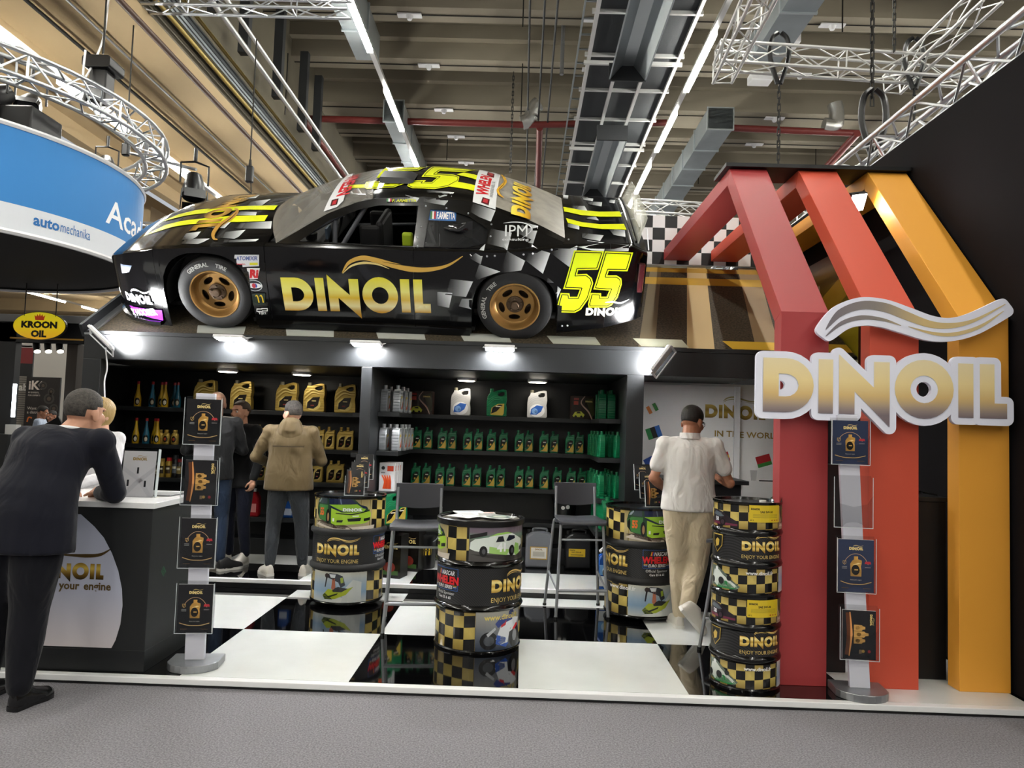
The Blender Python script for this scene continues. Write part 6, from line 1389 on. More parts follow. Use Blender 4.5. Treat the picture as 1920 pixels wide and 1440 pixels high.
# big 55 on the quarter panel
YL, YLB = 'd5e51a', '10120a'
F1 = [(1010, 665), (1300, 672), (1240, 850), (1050, 855), (1040, 895), (1130, 890), (1180, 930), (1195, 980), (1150, 1130), (1075, 1235), (1020, 1265), (880, 1262), (850, 1235), (850, 1190), (880, 1075), (965, 1078), (970, 1112), (1040, 1112), (1065, 1042), (905, 1036)]
F2 = [(1308, 672), (1580, 685), (1525, 865), (1345, 862), (1330, 905), (1420, 905), (1465, 935), (1470, 990), (1430, 1120), (1370, 1195), (1330, 1215), (1150, 1215), (1145, 1180), (1170, 1075), (1270, 1078), (1270, 1112), (1325, 1112), (1350, 1050), (1195, 1040)]
for F in (F1, F2): S.poly(S2(cD, F), YL)
S.up()
def inner_line(pts, d, wd, c, f, art, col=YLB):
    P = offset_poly(pts, -d, 1)
    ar = sum(pts[i][0] * pts[(i + 1) % len(pts)][1] - pts[(i + 1) % len(pts)][0] * pts[i][1] for i in range(len(pts)))
    for i in range(len(P)):
        p, q = V(P[i]), V(P[(i + 1) % len(P)]); e = (q - p)
        if e.length < 2: continue
        n_ = V((-e.y, e.x)).normalized() * wd / 2; art.poly(f(c, [tuple(p + n_), tuple(q + n_), tuple(q - n_), tuple(p - n_)]), col)
inner_line(F1, 16, 8, cD, S2, S); inner_line(F2, 16, 8, cD, S2, S)
a, b = S2(cD, [(1120, 1290), (1470, 1285)]); S.up().dinoil(a[0], a[1], .075, 'f0ead0', wx=(b[0] - a[0]) / 4.52 / .075, rot=math.atan2(b[1] - a[1], b[0] - a[0]), swoosh=False).poly(S2(cD, ribbon([(1310, 1165), (1380, 1160), (1460, 1170), (1540, 1135)], [4, 14, 16, 4])), 'eef0e6')
# small stickers
def box_(c, x0, y0, x1, y1, col): S.poly(S2(c, [(x0, y1), (x1, y1), (x1, y0), (x0, y0)]), col)
def word(c, t, x, y, h, col, w_=None, bold=.02, shear=0, al='l'):
    a, b, d = S2(c, [(x, y), (x + (w_ or 100), y), (x, y - h)]); S.text(t, a[0], a[1], abs(d[1] - a[1]), col, bold=bold, shear=shear, w=(b[0] - a[0]) if w_ else None, rot=math.atan2(b[1] - a[1], b[0] - a[0]))
box_(cA, 1145, 632, 1372, 738, 'd9dbe0'); S.up(); word(cA, 'ATOMIXIR', 1158, 682, 36, '5c6aa0', 200, .03, .2); word(cA, 'brembo', 1165, 725, 16, 'c4303a', 80); box_(cA, 1285, 705, 1360, 728, 'd7d43a')
S.poly(S2(cA, [(1195, 855), (1360, 855), (1380, 755), (1225, 755)]), 'e9e9ea').up(); word(cA, 'S', 1218, 842, 70, '17181a', 62, .06, .2); word(cA, 'Ri', 1285, 842, 70, 'c9262e', 80, .06, .2)
q0, q1, q2 = S2(cA, [(1328, 918), (1404, 918), (1328, 866)]); S.poly(circ(q0[0], q0[1], q1[0] - q0[0], 20, q2[1] - q0[1]), 'd8dade').up().poly(circ(q0[0], q0[1], (q1[0] - q0[0]) * .9, 20, (q2[1] - q0[1]) * .9), '24262c').up().poly(circ(q0[0], q0[1], (q1[0] - q0[0]) * .95, 20, (q2[1] - q0[1]) * .45), 'e6e6ea').up().poly(circ(q0[0] - .003, q0[1], .018, 10, .024), 'c23a44').poly(circ(q0[0] + .014, q0[1], .014, 10, .02), '2f4fa8')
box_(cA, 1310, 990, 1430, 1090, '1d2a22'); S.up()
for k in (0, 1): S.poly(S2(cA, ribbon([(1330 + 40 * k, 1075), (1340 + 40 * k, 1025), (1350 + 40 * k, 1008), (1362 + 40 * k, 1025), (1374 + 40 * k, 1075)], 11)), 'e6c52c')
word(cA, 'TIJEY', 1370, 1182, 20, 'e6e6e6', 75, .02)
for bx in ((1350, 1130, 1410, 1160), (1395, 1125, 1455, 1155)):
    S.poly(S2(cA, [(bx[0], bx[3]), (bx[2], bx[3]), (bx[2], bx[1]), (bx[0], bx[1])]), 'e8e8e8').up(); S.poly(S2(cA, [(bx[0] + 8, bx[3] - 8), (bx[2] - 8, bx[3] - 8), (bx[2] - 8, bx[1] + 8), (bx[0] + 8, bx[1] + 8)]), '0c0c0c')
a, b = S2(cA, [(150, 1045), (385, 1085)]); S.up().dinoil(a[0], a[1], .085, 'eceef2', wx=(b[0] - a[0]) / 4.52 / .085, rot=math.atan2(b[1] - a[1], b[0] - a[0]) * .6, swoosh=True)
S.poly(S2(cA, [(185, 1195), (485, 1240), (470, 1145), (165, 1095)]), '7a1fb0').up(); word(cA, 'X HOOSIER', 205, 1185, 46, 'f2eaf6', 235, .04)
word(cB, 'F. ARMETTA', 1468, 313, 22, 'd9dd2a', 210, .03, .2); 
for k, co in enumerate(('2f7a3c', 'e8e8e4', 'b4262c')): box_(cB, 1420 + 14 * k, 285, 1434 + 14 * k, 312, co)
word(cD, 'IPM', 345, 525, 110, 'e9ecee', 215, .0); word(cD, 'consulting', 318, 566, 26, 'e2e5e8', 255, .01); S.poly(S2(cD, ribbon([(330, 398), (420, 388), (520, 395), (590, 430), (590, 480), (510, 540)], [3, 9, 9, 10, 8, 2])), 'dfe3e6')
S.build('side_livery', PRTG, car, side_map, sx=.05, sy=.05, eps=.0005, span=.13)
# quarter window sticker
q = Art(); q.rect(1.955, 1.045, 2.205, 1.125, '2f66a8').up()
for k, co in enumerate(('2f7a3c', 'e8e8e4', 'b4262c')): q.rect(1.972 + .016 * k, 1.056, 1.988 + .016 * k, 1.114, co)
q.text('F.ARMETTA', 2.03, 1.06, .05, 'f2f4f6', bold=.03, w=.165); q.build('name_sticker', PRTG, car, lambda a, b, e: V((a, -(gv(b) - .02) - e - .003, b)), eps=.001)
for c, L in ((cC, [(278, 620), (556, 650), (850, 720), (1163, 868), (1150, 1030), (738, 1172), (450, 1172), (165, 1165), (160, 1045), (212, 900), (1103, 1300), (1208, 1293), (1597, 1275), (1720, 1260)]), (cD, [(170, 722), (245, 718), (522, 705), (612, 695), (795, 658), (957, 560), (893, 1393), (945, 1390)])):
    for p in L:
        h = lhit(*c(*p))
        if h: o = link('rivet', rv, car); o.location = h + V((0, -.004, .0))
# top drawings: hood, roof, rear window, deck
def tchk(c, pts, d0, d1): chk(c, pts, d0, d1, TP, T2)
tchk(cA, [(650, 500), (690, 440), (830, 420), (790, 470), (735, 500)], (640, 490), (800, 440)); tchk(cA, [(640, 535), (690, 490), (910, 488), (850, 520), (800, 538)], (640, 515), (900, 500))
tchk(cA, [(1000, 480), (1060, 425), (1245, 405), (1180, 470), (1140, 490)], (1000, 450), (1230, 430)); tchk(cA, [(1030, 525), (1060, 500), (1370, 490), (1340, 512)], (1030, 510), (1370, 500)); tchk(cA, [(1130, 395), (1200, 340), (1490, 325), (1480, 395)], (1150, 370), (1490, 360))
tchk(cA, [(1090, 270), (1130, 235), (1350, 240), (1340, 270)], (1090, 250), (1350, 255)); tchk(cA, [(1250, 190), (1300, 140), (1480, 120), (1400, 178)], (1250, 170), (1450, 140)); tchk(cA, [(1130, 120), (1180, 100), (1380, 78), (1340, 110)], (1130, 110), (1370, 90))
tchk(cA, [(880, 390), (960, 350), (1110, 330), (1050, 390)], (880, 380), (1090, 350))
for pts, d0, d1 in (([(980, 240), (1110, 240), (1140, 290), (1010, 285)], (980, 260), (1140, 270)), ([(1130, 195), (1280, 205), (1275, 245), (1150, 225)], (1120, 215), (1290, 225)), ([(1170, 345), (1220, 345), (1250, 380), (1110, 360)], (1080, 350), (1260, 365)), ([(945, 410), (1060, 425), (1060, 470), (950, 445)], (900, 430), (1060, 450)), ([(1340, 460), (1500, 475), (1505, 540), (1390, 520)], (1320, 480), (1510, 520)), ([(1080, 500), (1295, 525), (1260, 580), (1090, 550)], (1060, 520), (1290, 560)), ([(905, 135), (955, 140), (950, 175), (905, 170)], (850, 150), (940, 150)), ([(1080, 150), (1195, 170), (1190, 195), (1100, 180)], (1040, 160), (1190, 180)), ([(1350, 180), (1405, 185), (1400, 215), (1350, 210)], (1300, 190), (1400, 200)), ([(1310, 330), (1460, 335), (1480, 300), (1400, 340)], (1300, 330), (1500, 330))): tchk(cD, pts, d0, d1)
TP.up()
TP.poly(T2(cA, [(285, 468), (500, 360), (730, 312), (1000, 285), (1225, 275), (1455, 268), (1420, 326), (1180, 333), (900, 345), (720, 355), (520, 392), (330, 450)]), 'e2ea1c').poly(T2(cA, [(430, 345), (620, 262), (860, 212), (1080, 195), (1300, 182), (1545, 178), (1510, 220), (1280, 217), (1050, 235), (820, 255), (640, 285), (480, 325)]), 'e2ea1c')
TP.poly(T2(cD, [(905, 250), (1080, 282), (1250, 297), (1450, 295), (1470, 345), (1260, 345), (1080, 330), (915, 295)]), 'e2ea1c').poly(T2(cD, [(930, 358), (1080, 398), (1260, 418), (1490, 415), (1515, 470), (1280, 465), (1080, 440), (950, 405)]), 'e2ea1c')
TP.poly(T2(cC, [(690, 200), (790, 175), (990, 220), (980, 280), (740, 215)]), 'e2ea1c').poly(T2(cC, [(540, 340), (640, 290), (960, 355), (935, 425), (560, 360)]), 'e2ea1c')
TP.poly(T2(cB, [(1070, 205), (1100, 175), (1250, 170), (1230, 200)]), 'e2ea1c')
# roof number
R1 = [(1410, 15), (1790, 12), (1690, 50), (1480, 56), (1455, 75), (1600, 72), (1640, 90), (1630, 120), (1560, 170), (1480, 198), (1250, 213), (1215, 195), (1240, 150), (1390, 146), (1370, 160), (1430, 160), (1480, 118), (1330, 112)]
R2 = [(1830, 10), (2200, 28), (2100, 62), (1880, 55), (1850, 76), (2000, 86), (2050, 105), (2040, 145), (1950, 192), (1830, 213), (1640, 205), (1595, 185), (1620, 140), (1760, 136), (1740, 152), (1810, 152), (1860, 112), (1720, 105)]
TP.up()
for R_ in (R1, R2): TP.poly(T2(cB, R_, 1.28), 'dde71a')
TP.up()
for R_ in (R1, R2): inner_line([(x, y) for x, y in R_], 9, 4, cB, lambda c, p: T2(c, p, 1.28), TP)
# hood wordmark, read from the front; rear-window wordmark, read from behind
q = T2(cA, [(640, 455), (1130, 150), (800, 425)]); hy = .20; yw = -.60
TP.up()
HG = [(0, hx('6e4d1c')), (.5, hx('d9ab4a')), (1, hx('8f6a2a'))]
TP.dinoil(-.30, .62, .24, wx=1.15, rot=-PI / 2, swoosh=False, gold=HG)
TP.poly(T2(cA, ribbon([(985, 500), (950, 490), (945, 440), (1000, 370), (1090, 310), (1150, 260), (1170, 225), (1140, 215)], [6, 24, 34, 38, 36, 34, 24, 8])), 'b98a3c').up().poly(T2(cA, ribbon([(975, 490), (965, 445), (1020, 370), (1110, 300), (1160, 250)], [3, 6, 7, 6, 3])), '1b1408')
TP.poly([tuple(p) for p in T2(cC, [(910, 580), (1025, 120), (1285, 205), (1218, 680)], 1.2)], 'dcdedf').up()
wa, wb_ = T2(cC, [(1105, 505), (1170, 240)], 1.15)
TP.text('WHELEN', wa[0], wa[1], .10, 'c3242c', bold=.05, rot=math.atan2(wb_[1] - wa[1], wb_[0] - wa[0]), w=math.dist(wa, wb_))
wa, wb_ = T2(cC, [(1180, 520), (1215, 310)], 1.12); TP.text('ENGINEERED ENERGY INC.', wa[0], wa[1], .03, '6a6c70', rot=math.atan2(wb_[1] - wa[1], wb_[0] - wa[0]), w=math.dist(wa, wb_))
for L in ([(1020, 590), (1125, 625), (1140, 545), (1045, 515)], [(1100, 215), (1195, 255), (1205, 205), (1115, 175)]): TP.poly(T2(cC, L, 1.15), '5a2026').up().poly([((x - sum(a[0] for a in T2(cC, L, 1.15)) / 4) * .6 + sum(a[0] for a in T2(cC, L, 1.15)) / 4, (y - sum(a[1] for a in T2(cC, L, 1.15)) / 4) * .6 + sum(a[1] for a in T2(cC, L, 1.15)) / 4) for x, y in T2(cC, L, 1.15)], 'b8343c')
da, db, dc_ = T2(cC, [(1690, 820), (1700, 390), (1370, 680)], 1.0)
TP.dinoil(da[0], da[1], math.dist(da, dc_) * .8, rot=math.atan2(db[1] - da[1], db[0] - da[0]), wx=math.dist(da, db) / 4.52 / (math.dist(da, dc_) * .8), swoosh=False, gold=[(0, hx('a9781e')), (.5, hx('e9c02a')), (1, hx('f2dc5a'))])
TP.poly(T2(cC, ribbon([(1330, 525), (1270, 480), (1250, 420), (1300, 370), (1350, 310), (1330, 250), (1290, 210)], [6, 26, 36, 40, 40, 30, 6]), 1.1), 'dba62e').up().poly(T2(cC, ribbon([(1300, 490), (1265, 420), (1320, 350), (1345, 290)], [3, 6, 6, 3]), 1.1), '1b1408')
for p in ((905, 130), ): pass
# windscreen strip
TP.poly(T2(cB, [(868, 415), (960, 230), (1050, 120), (1150, 75), (1110, 130), (1070, 220), (1040, 320), (985, 375)], 1.1), 'dcdde0').up()
wa, wb_ = T2(cB, [(985, 285), (1090, 110)], 1.1); TP.text('WHELEN', wb_[0], wb_[1], .11, 'c3242c', bold=.05, rot=math.atan2(wa[1] - wb_[1], wa[0] - wb_[0]) , w=math.dist(wa, wb_)) 
TP.poly(T2(cB, [(925, 370), (985, 355), (1000, 300), (940, 315)], 1.05), '4a2024').up().poly(T2(cB, [(940, 360), (975, 350), (985, 312), (950, 325)], 1.05), 'b8343c')
TP.build('top_livery', PRTG, car, top_map, sx=.05, sy=.05, eps=.0005, span=.13)
# wheels
def wheel(u, s, name='wheel'):
    root = G().lathe([(.215, -.11), (.235, -.125), (.30, -.13), (.335, -.118), (.349, -.09), (.351, 0), (.349, .09), (.335, .118), (.30, .13), (.235, .125), (.215, .11)], 56, RX(PI / 2), cap=False).obj(name, TIRE, car, smooth=40)
    root.location = (u, s * .85, .345 - .0)
    # the visible side of the near wheels faces -v
    M = RX(PI / 2) if s < 0 else RX(-PI / 2)
    G().lathe([(.235, .118), (.228, .128), (.218, .126), (.210, .11), (.202, .085), (.192, .06), (.176, .045)], 48, M, cap=False).obj('rim', BRZ, root, smooth=30)
    holes = []
    for k in range(5):
        a = 2 * PI * k / 5 + PI / 2 + .62; ca, sa = math.cos(a), math.sin(a)
        holes.append([(ca * (.127 + y) - sa * x, sa * (.127 + y) + ca * x) for x, y in [(.055 * math.cos(t_), .027 * math.sin(t_)) for t_ in [2 * PI * i / 14 for i in range(14)]]])
    G().prism(circ(0, 0, .180, 48), .03, .047, M, holes=holes).obj('spoke_disc', BRZ, root, smooth=30)
    G().lathe([(.172, -.03), (.001, -.03)], 32, M, cap=False).obj('brake_disc', HUB, root)
    G().lathe([(.082, .044), (.08, .058), (.07, .064), (.04, .064), (.038, .094), (.03, .102), (.001, .102)], 28, M).obj('hub', HUB, root, smooth=30)
    for k in range(5):
        a = 2 * PI * k / 5 + PI / 2; G().cyl(M @ V((.062 * math.cos(a), .062 * math.sin(a), .06)), M @ V((.062 * math.cos(a), .062 * math.sin(a), .082)), .012, n=6).obj('lug_nut', HUB, root)
    if s < 0:
        for kk, wd in enumerate(('GENERAL', 'TIRE')):
          A = Art(); A.text(wd, (-.09, .135)[kk], -.016, .036, 'a9a9a4', bold=.03, al='c')
          A.build('tyre_lettering', PRTM, root, lambda a, b, e: V(((.290 + b) * math.sin(a / .29 + (-.1 if u < 1 else -1.3)), -.1335 - e, (.290 + b) * math.cos(a / .29 + (-.1 if u < 1 else -1.3)))), sx=.04, eps=.001)
    return root
for u in (0.0, WB):
    for s in (-1, 1): wheel(u, s)
for c_, h_ in ((-.06, .41), (WB, .395)):
    for s in (-1, 1):
        g = G().loft([[(c_ + h_ * 1.0 * math.cos(a), s * y, .30 + .42 * math.sin(a)) for a in lin_(-.2, PI + .2, 16)] for y in (.93, .62)], cap=False, closed=False); g.obj('wheel_well', INT, car, smooth=50)
        G().box(c_ - h_, c_ + h_, s * .62 - .01, s * .62 + .01, .1, .75).obj('wheel_well', INT, car)
G().box(.3, 2.4, -.9, .9, .06, .1).obj('underbody', INT, car); G().box(-1.1, -.5, -.6, .6, .06, .1).obj('underbody', INT, car); G().box(3.2, 3.9, -.8, .8, .25, .29).obj('underbody', INT, car)
# ------------------------------------------------------------------ people
def cloth(name, col, rough=.85, wr=0.35, scale=7, sheen=.1, st=(1, 1, .5)):
    if name in MATS: return MATS[name]
    m = mat(name, col, rough, bump=(scale * 1.3, min(1, wr * 2.2)), stretch=st, sheen=sheen, spec=.25)
    for n in m.node_tree.nodes:
        if n.type == 'BUMP': n.inputs['Distance'].default_value = .035
        if n.type == 'TEX_NOISE': n.inputs['Detail'].default_value = 2.5; n.inputs['Distortion'].default_value = .8
    return m
SKIN = mat('skin', 'c8957a', .5, var=(14, .06)); SKINL = mat('skin_fair', 'd2a48c', .5, var=(14, .05)); SKINT = mat('skin_tan', '9c6a50', .5, var=(14, .06))
HAIRD = mat('hair_dark', '17120f', .6, bump=(160, .5), stretch=(1, 1, .2)); HAIRB = mat('hair_brown', '3a2a20', .65, bump=(160, .5), stretch=(1, 1, .2)); HAIRG = mat('hair_salt_pepper', '3c3834', .65, var=(60, .5), bump=(160, .5)); HAIRY = mat('hair_blonde', 'a08654', .55, bump=(120, .5), stretch=(1, 1, .15))
SHW = mat('shoe_white', 'd3cec4', .5); SHB = mat('shoe_black', '0c0c0e', .25, coat=.3); SOLE = mat('shoe_sole', 'd9d7d0', .6)
EYEW = mat('eye_white', 'd8d4ce', .3); EYED = mat('eye_dark', '1a120e', .2)
def bake(name, g, m, parent, vox, it=6, smooth=True):
    me = g.mesh(name); ob = bpy.data.objects.new('tmp', me); COL.objects.link(ob)
    r = ob.modifiers.new('r', 'REMESH'); r.mode = 'VOXEL'; r.voxel_size = vox; r.adaptivity = 0
    s = ob.modifiers.new('s', 'SMOOTH'); s.factor = .5; s.iterations = it
    me2 = bpy.data.meshes.new_from_object(ob.evaluated_get(bpy.context.evaluated_depsgraph_get())); bpy.data.objects.remove(ob); bpy.data.meshes.remove(me)
    me2.name = name; me2.materials.clear(); me2.materials.append(m)
    for p in me2.polygons: p.use_smooth = True
    return link(name, me2, parent)
def limb(g, pts, rr, n=12):
    pts = [V(p) for p in pts]; g.tube(pts, rr, n)
    for p, r in zip(pts, rr): g.ell(p, (r, r, r), 12, 8)
def rings(g, L, n=20):
    """L = list of (centre, half width, half depth); rings stay square to the run of the centres"""
    R = []; C = [V(c) for c, _, _ in L]
    for i, (c, a, b) in enumerate(L):
        d = (C[min(i + 1, len(C) - 1)] - C[max(0, i - 1)]).normalized(); x = V((1, 0, 0)); y = d.cross(x).normalized() ; x = y.cross(d)
        R.append([C[i] + x * (a * math.cos(2 * PI * k / n)) + y * (b * math.sin(2 * PI * k / n) * (1 if math.sin(2 * PI * k / n) > 0 else 1)) for k in range(n)])
    g.loft(R)
def hand(g, w_, d, nrm, side=1, curl=.5, s=1.0):
    """palm and five fingers from the wrist w_, pointing along d, palm facing nrm"""
    w_ = V(w_); d = V(d).normalized(); nrm = V(nrm); nrm = (nrm - d * nrm.dot(d)).normalized(); x = d.cross(nrm).normalized() * side
    for k in range(4):
        o = (k - 1.5) * .019 * s; b = w_ + d * (.085 - abs(k - 1.2) * .004) * s + x * o; L = (.072, .08, .076, .06)[k] * s; P = [b - d * .05 * s + x * (-o * .25), b]; dd = d.copy()
        for j, f in enumerate((.45, .32, .23)):
            a = curl * (.5, .8, .6)[j]; dd = (dd * math.cos(a) + nrm * math.sin(a)).normalized() if j == 0 else (dd * math.cos(a) + (nrm - dd * nrm.dot(dd)).normalized() * math.sin(a)).normalized(); P.append(P[-1] + dd * L * f)
        limb(g, P, [.012 * s, .0105 * s, .0095 * s, .0088 * s, .0075 * s], 8)
    limb(g, [w_, w_ + d * .03 * s, w_ + d * .075 * s], [.024 * s, .03 * s, .03 * s]); g.ell(w_ + d * .055 * s, (.036 * s, .036 * s, .03 * s), 10, 8)
    t0 = w_ + d * .028 * s - x * .026 * s; t1 = t0 + (d * .6 - x * .75 + nrm * .25).normalized() * .042 * s; t2 = t1 + (d * .9 - x * .25 + nrm * .35).normalized() * .034 * s
    limb(g, [t0, t1, t2], [.014 * s, .011 * s, .009 * s], 8)
def head_parts(g, M, neck, s=1.0, jaw=1.0):
    h = G()
    h.ell((0, -.012, .032), (.077, .098, .092)); h.ell((0, .022, -.02), (.068, .074, .085)); h.ell((0, .035, -.062), (.054 * jaw, .056, .056)); h.ell((0, .072, -.098), (.028, .022, .022))
    h.ell((0, .083, .036), (.05, .016, .014)); h.tube([(0, .09, .026), (0, .104, .0), (0, .116, -.022)], [.009, .012, .015], 8); h.ell((-.011, .104, -.028), (.009, .01, .008), 8, 6); h.ell((.011, .104, -.028), (.009, .01, .008), 8, 6)
    h.ell((0, .09, -.055), (.024, .011, .006), 10, 6); h.ell((0, .088, -.067), (.021, .011, .007), 10, 6); h.ell((-.045, .062, -.015), (.022, .022, .026), 10, 8); h.ell((.045, .062, -.015), (.022, .022, .026), 10, 8)
    for e in (-1, 1): h.ell((e * .079, -.012, -.008), (.009, .022, .034), 10, 8)
    for p in h.v: p *= s
    g.add([M @ p for p in h.v], h.f); a = M @ V((0, -.02, -.05)); n_ = V(neck); limb(g, [a, n_], [.056 * s, .064 * s])
def hair_cap(M, style, m, parent, s=1.0, name='hair'):
    g = G(); nu, nv = 40, 26; c = V((0, -.014, .036)); R = V((.083, .104, .096))
    for j in range(nv + 1):
        a = PI * j / nv
        for i in range(nu):
            b = 2 * PI * i / nu; p = V((R.x * math.sin(a) * math.cos(b), R.y * math.sin(a) * math.sin(b), R.z * math.cos(a)))
            z, y, x = p.z, p.y, abs(p.x)
            if style == 'short': lim = .052 if y > .055 else (.0 if y > .0 else (-.02 if y > -.05 else -.062)); th = 1.0
            elif style == 'fade': lim = .058 if y > .055 else (-.005 if y > -.02 else -.05); th = 1.0
            elif style == 'bald': lim = 9; th = 1
            elif style == 'bob': lim = .05 if y > .055 and x < .062 else -.2; th = 1.13
            else: lim = .05 if y > .05 else -.05; th = 1.02
            k = 1.0 if z > lim else .86
            if style == 'quiff' and z > .03: k = 1.06 + .05 * max(0, y / .1)
            if style == 'short' and z > lim and z > .04: k = 1.02
            if style == 'fade' and z > lim: k = .965 + .15 * max(0, min(1, (z + .01) / .09))
            q = c + p * (k * th)
            if style == 'bob' and z < 0 and not (y > .055 and x < .062): q = c + V((p.x * 1.12, p.y * 1.06, -.0 + z * 1.45))
            g.v.append(M @ (q * s))
    for j in range(nv):
        for i in range(nu): k = (i + 1) % nu; g.f.append((j * nu + i, (j + 1) * nu + i, (j + 1) * nu + k, j * nu + k))
    return g.obj(name, m, parent, smooth=80)
def shoe(parent, heel, toe, m, solem, name='shoe', s=1.0, up=None):
    heel = V(heel); toe = V(toe); d = (toe - heel); L = d.length; d.normalize(); u = V(up) if up else V((0, 0, 1)); u = (u - d * u.dot(d)).normalized(); x = d.cross(u)
    def rg(t, w_, h, z0): c = heel + d * (L * t); return [c + x * (w_ * math.cos(a)) + u * (z0 + h * max(-.05, math.sin(a))) for a in [2 * PI * k / 14 for k in range(14)]]
    r = G().loft([rg(*q) for q in ((-.10, .015, .05, .02), (-.07, .033, .085, .02), (.1, .038, .10, .02), (.3, .038, .105, .02), (.48, .041, .075, .02), (.7, .047, .058, .02), (.9, .04, .045, .02), (1.0, .025, .032, .02), (1.03, .008, .02, .02))]).obj(name, m, parent, smooth=60)
    G().loft([[heel + d * (L * t) + x * (w_ * sx) + u * z for sx, z in ((-1, 0), (1, 0), (1, .024), (-1, .024))] for t, w_ in ((-.11, .02), (-.07, .037), (.2, .038), (.4, .037), (.7, .05), (.92, .042), (1.04, .018))]).obj('sole', solem, r, smooth=40)
    return r
DEF = dict(pelvis=(0, 0, .95), waist=(0, .0, 1.08), chest=(0, .0, 1.30), neck=(0, -.005, 1.475), head=(0, .028, 1.58), sh=.185, el=((-.25, -.03, 1.13), (.25, -.03, 1.13)), wr=((-.25, .08, .88), (.25, .08, .88)), hip=.085, kn=((-.1, .02, .50), (.1, .02, .50)), an=((-.11, -.03, .09), (.11, -.03, .09)), toe=None,
           hd=((0, .25, -1), (0, .25, -1)), hn=((1, 0, 0), (-1, 0, 0)), curl=.6, yaw=0, pit=0, bulk=1.0, hem=.86, jaw=1.0, hs=1.0, sleeve=1.0, loose=1.0, legw=1.0)
def person(label, loc, rz, hgt, top_m, trs_m, shoe_m, skin_m, hair_m, style, top_name='jacket', solem=None, shoes=None, trs_name='trousers', skip_hands=(), **kw):
    p = dict(DEF); p.update(kw); k = hgt / 1.75; B = p['bulk']
    t = thing('person', label, 'person', loc, rz); S_ = lambda q: V(q) * k
    pel, wa, chs, nk, hdp = [S_(p[n]) for n in ('pelvis', 'waist', 'chest', 'neck', 'head')]
    sp = (nk - chs).normalized(); shp = [chs.lerp(nk, .58) + V((s * p['sh'] * k * (.5 + .5 * B), 0, 0)) for s in (-1, 1)]; el = [S_(q) for q in p['el']]; wr_ = [S_(q) for q in p['wr']]
    kn = [S_(q) for q in p['kn']]; an = [S_(q) for q in p['an']]; hp = [pel + V((s * p['hip'] * k, 0, -.04)) for s in (-1, 1)]
    HM = T(*hdp) @ RZ(p['yaw']) @ RX(p['pit'])
    g = G(); head_parts(g, HM, nk - sp * .05, k * p['hs'], p['jaw']); rings(g, [(pel, .10, .07), (wa, .10, .07), (chs, .12, .08), (nk - sp * .06, .08, .06), (nk, .05, .05)])
    for i, s in enumerate((-1, 1)):
        limb(g, [chs.lerp(nk, .6), shp[i] * .9 + chs * .1, el[i], wr_[i]], [.05, .045 * k, .038 * k, .027 * k]); limb(g, [el[i], el[i].lerp(wr_[i], .35), wr_[i]], [.04 * k, .042 * k, .027 * k])
        if i not in skip_hands: hand(g, wr_[i], p['hd'][i], p['hn'][i], s * -1, p['curl'], k)
    bake('body', g, skin_m, t, .0058, 4)
    for e in (-1, 1): 
        G().ell((0, 0, 0), (.0125, .011, .0105), 12, 8, HM @ T(e * .031 * k, .077 * k, .012 * k)).obj('eye', EYEW, t, smooth=60); G().ell((0, 0, 0), (.006, .004, .006), 10, 6, HM @ T(e * .031 * k, .0875 * k, .012 * k)).obj('iris', EYED, t, smooth=60)
        G().tube([HM @ (V(q) * k) for q in ((e * .016, .092, .033), (e * .034, .09, .038), (e * .052, .078, .032))], .0045, 6).obj('eyebrow', hair_m, t, smooth=60)
    if style: hair_cap(HM, style, hair_m, t, k * p['hs'])
    # upper garment
    g = G(); hem = p['hem'] * k; hc = pel + V((0, 0, hem - pel.z)) if pel.z > hem else pel; lo = p['loose']
    rings(g, [(hc, .185 * B * k * lo, .128 * B * k * lo), (pel + (wa - pel) * .3, .178 * B * k * lo, .125 * B * k * lo), (wa, .168 * B * k * lo, .12 * B * k * lo), (wa.lerp(chs, .5), .178 * B * k, .125 * B * k), (chs, .188 * B * k, .125 * B * k), (chs.lerp(nk, .5), .18 * B * k, .108 * B * k), (chs.lerp(nk, .78), .125 * B * k, .082 * B * k), (nk - sp * .015, .068 * k, .068 * k)])
    for i in range(2):
        e_ = el[i].lerp(wr_[i], .93) if p['sleeve'] >= 1 else None
        a = shp[i]
        if p['sleeve'] >= 1: limb(g, [chs.lerp(nk, .62), a, a.lerp(el[i], .5), el[i], e_], [.066 * B * k, .066 * B * k, .058 * B * k, .053 * B * k, .042 * k * lo])
        else: limb(g, [chs.lerp(nk, .62), a, a.lerp(el[i], p['sleeve'])], [.066 * B * k, .066 * B * k, .062 * B * k])
    top = bake(top_name, g, top_m, t, .013, 5)
    # trousers
    g = G(); g.ell(pel + V((0, 0, -.02)), (.165 * B * k, .118 * B * k, .13 * k))
    for i in range(2):
        limb(g, [hp[i], hp[i].lerp(kn[i], .5), kn[i], kn[i].lerp(an[i], .4), an[i] + (kn[i] - an[i]).normalized() * .03], [.098 * B * k * (.5 + .5 * p['legw']), .082 * B * k * p['legw'], .064 * B * k * p['legw'], .060 * B * k * p['legw'], .052 * k * p['legw']])
    bake(trs_name, g, trs_m, t, .013, 5)
    for i in range(2):
        h_, e_ = (V(q) * k for q in shoes[i][:2]) if shoes else (V((an[i].x, an[i].y - .03, 0)), V((an[i].x * 1.25, an[i].y + .19, 0)))
        shoe(t, h_, e_, shoe_m, solem or SOLE, up=(None if not shoes or len(shoes[i]) < 3 else shoes[i][2]))
    t['_'] = 0; del t['_']
    return t, HM, k

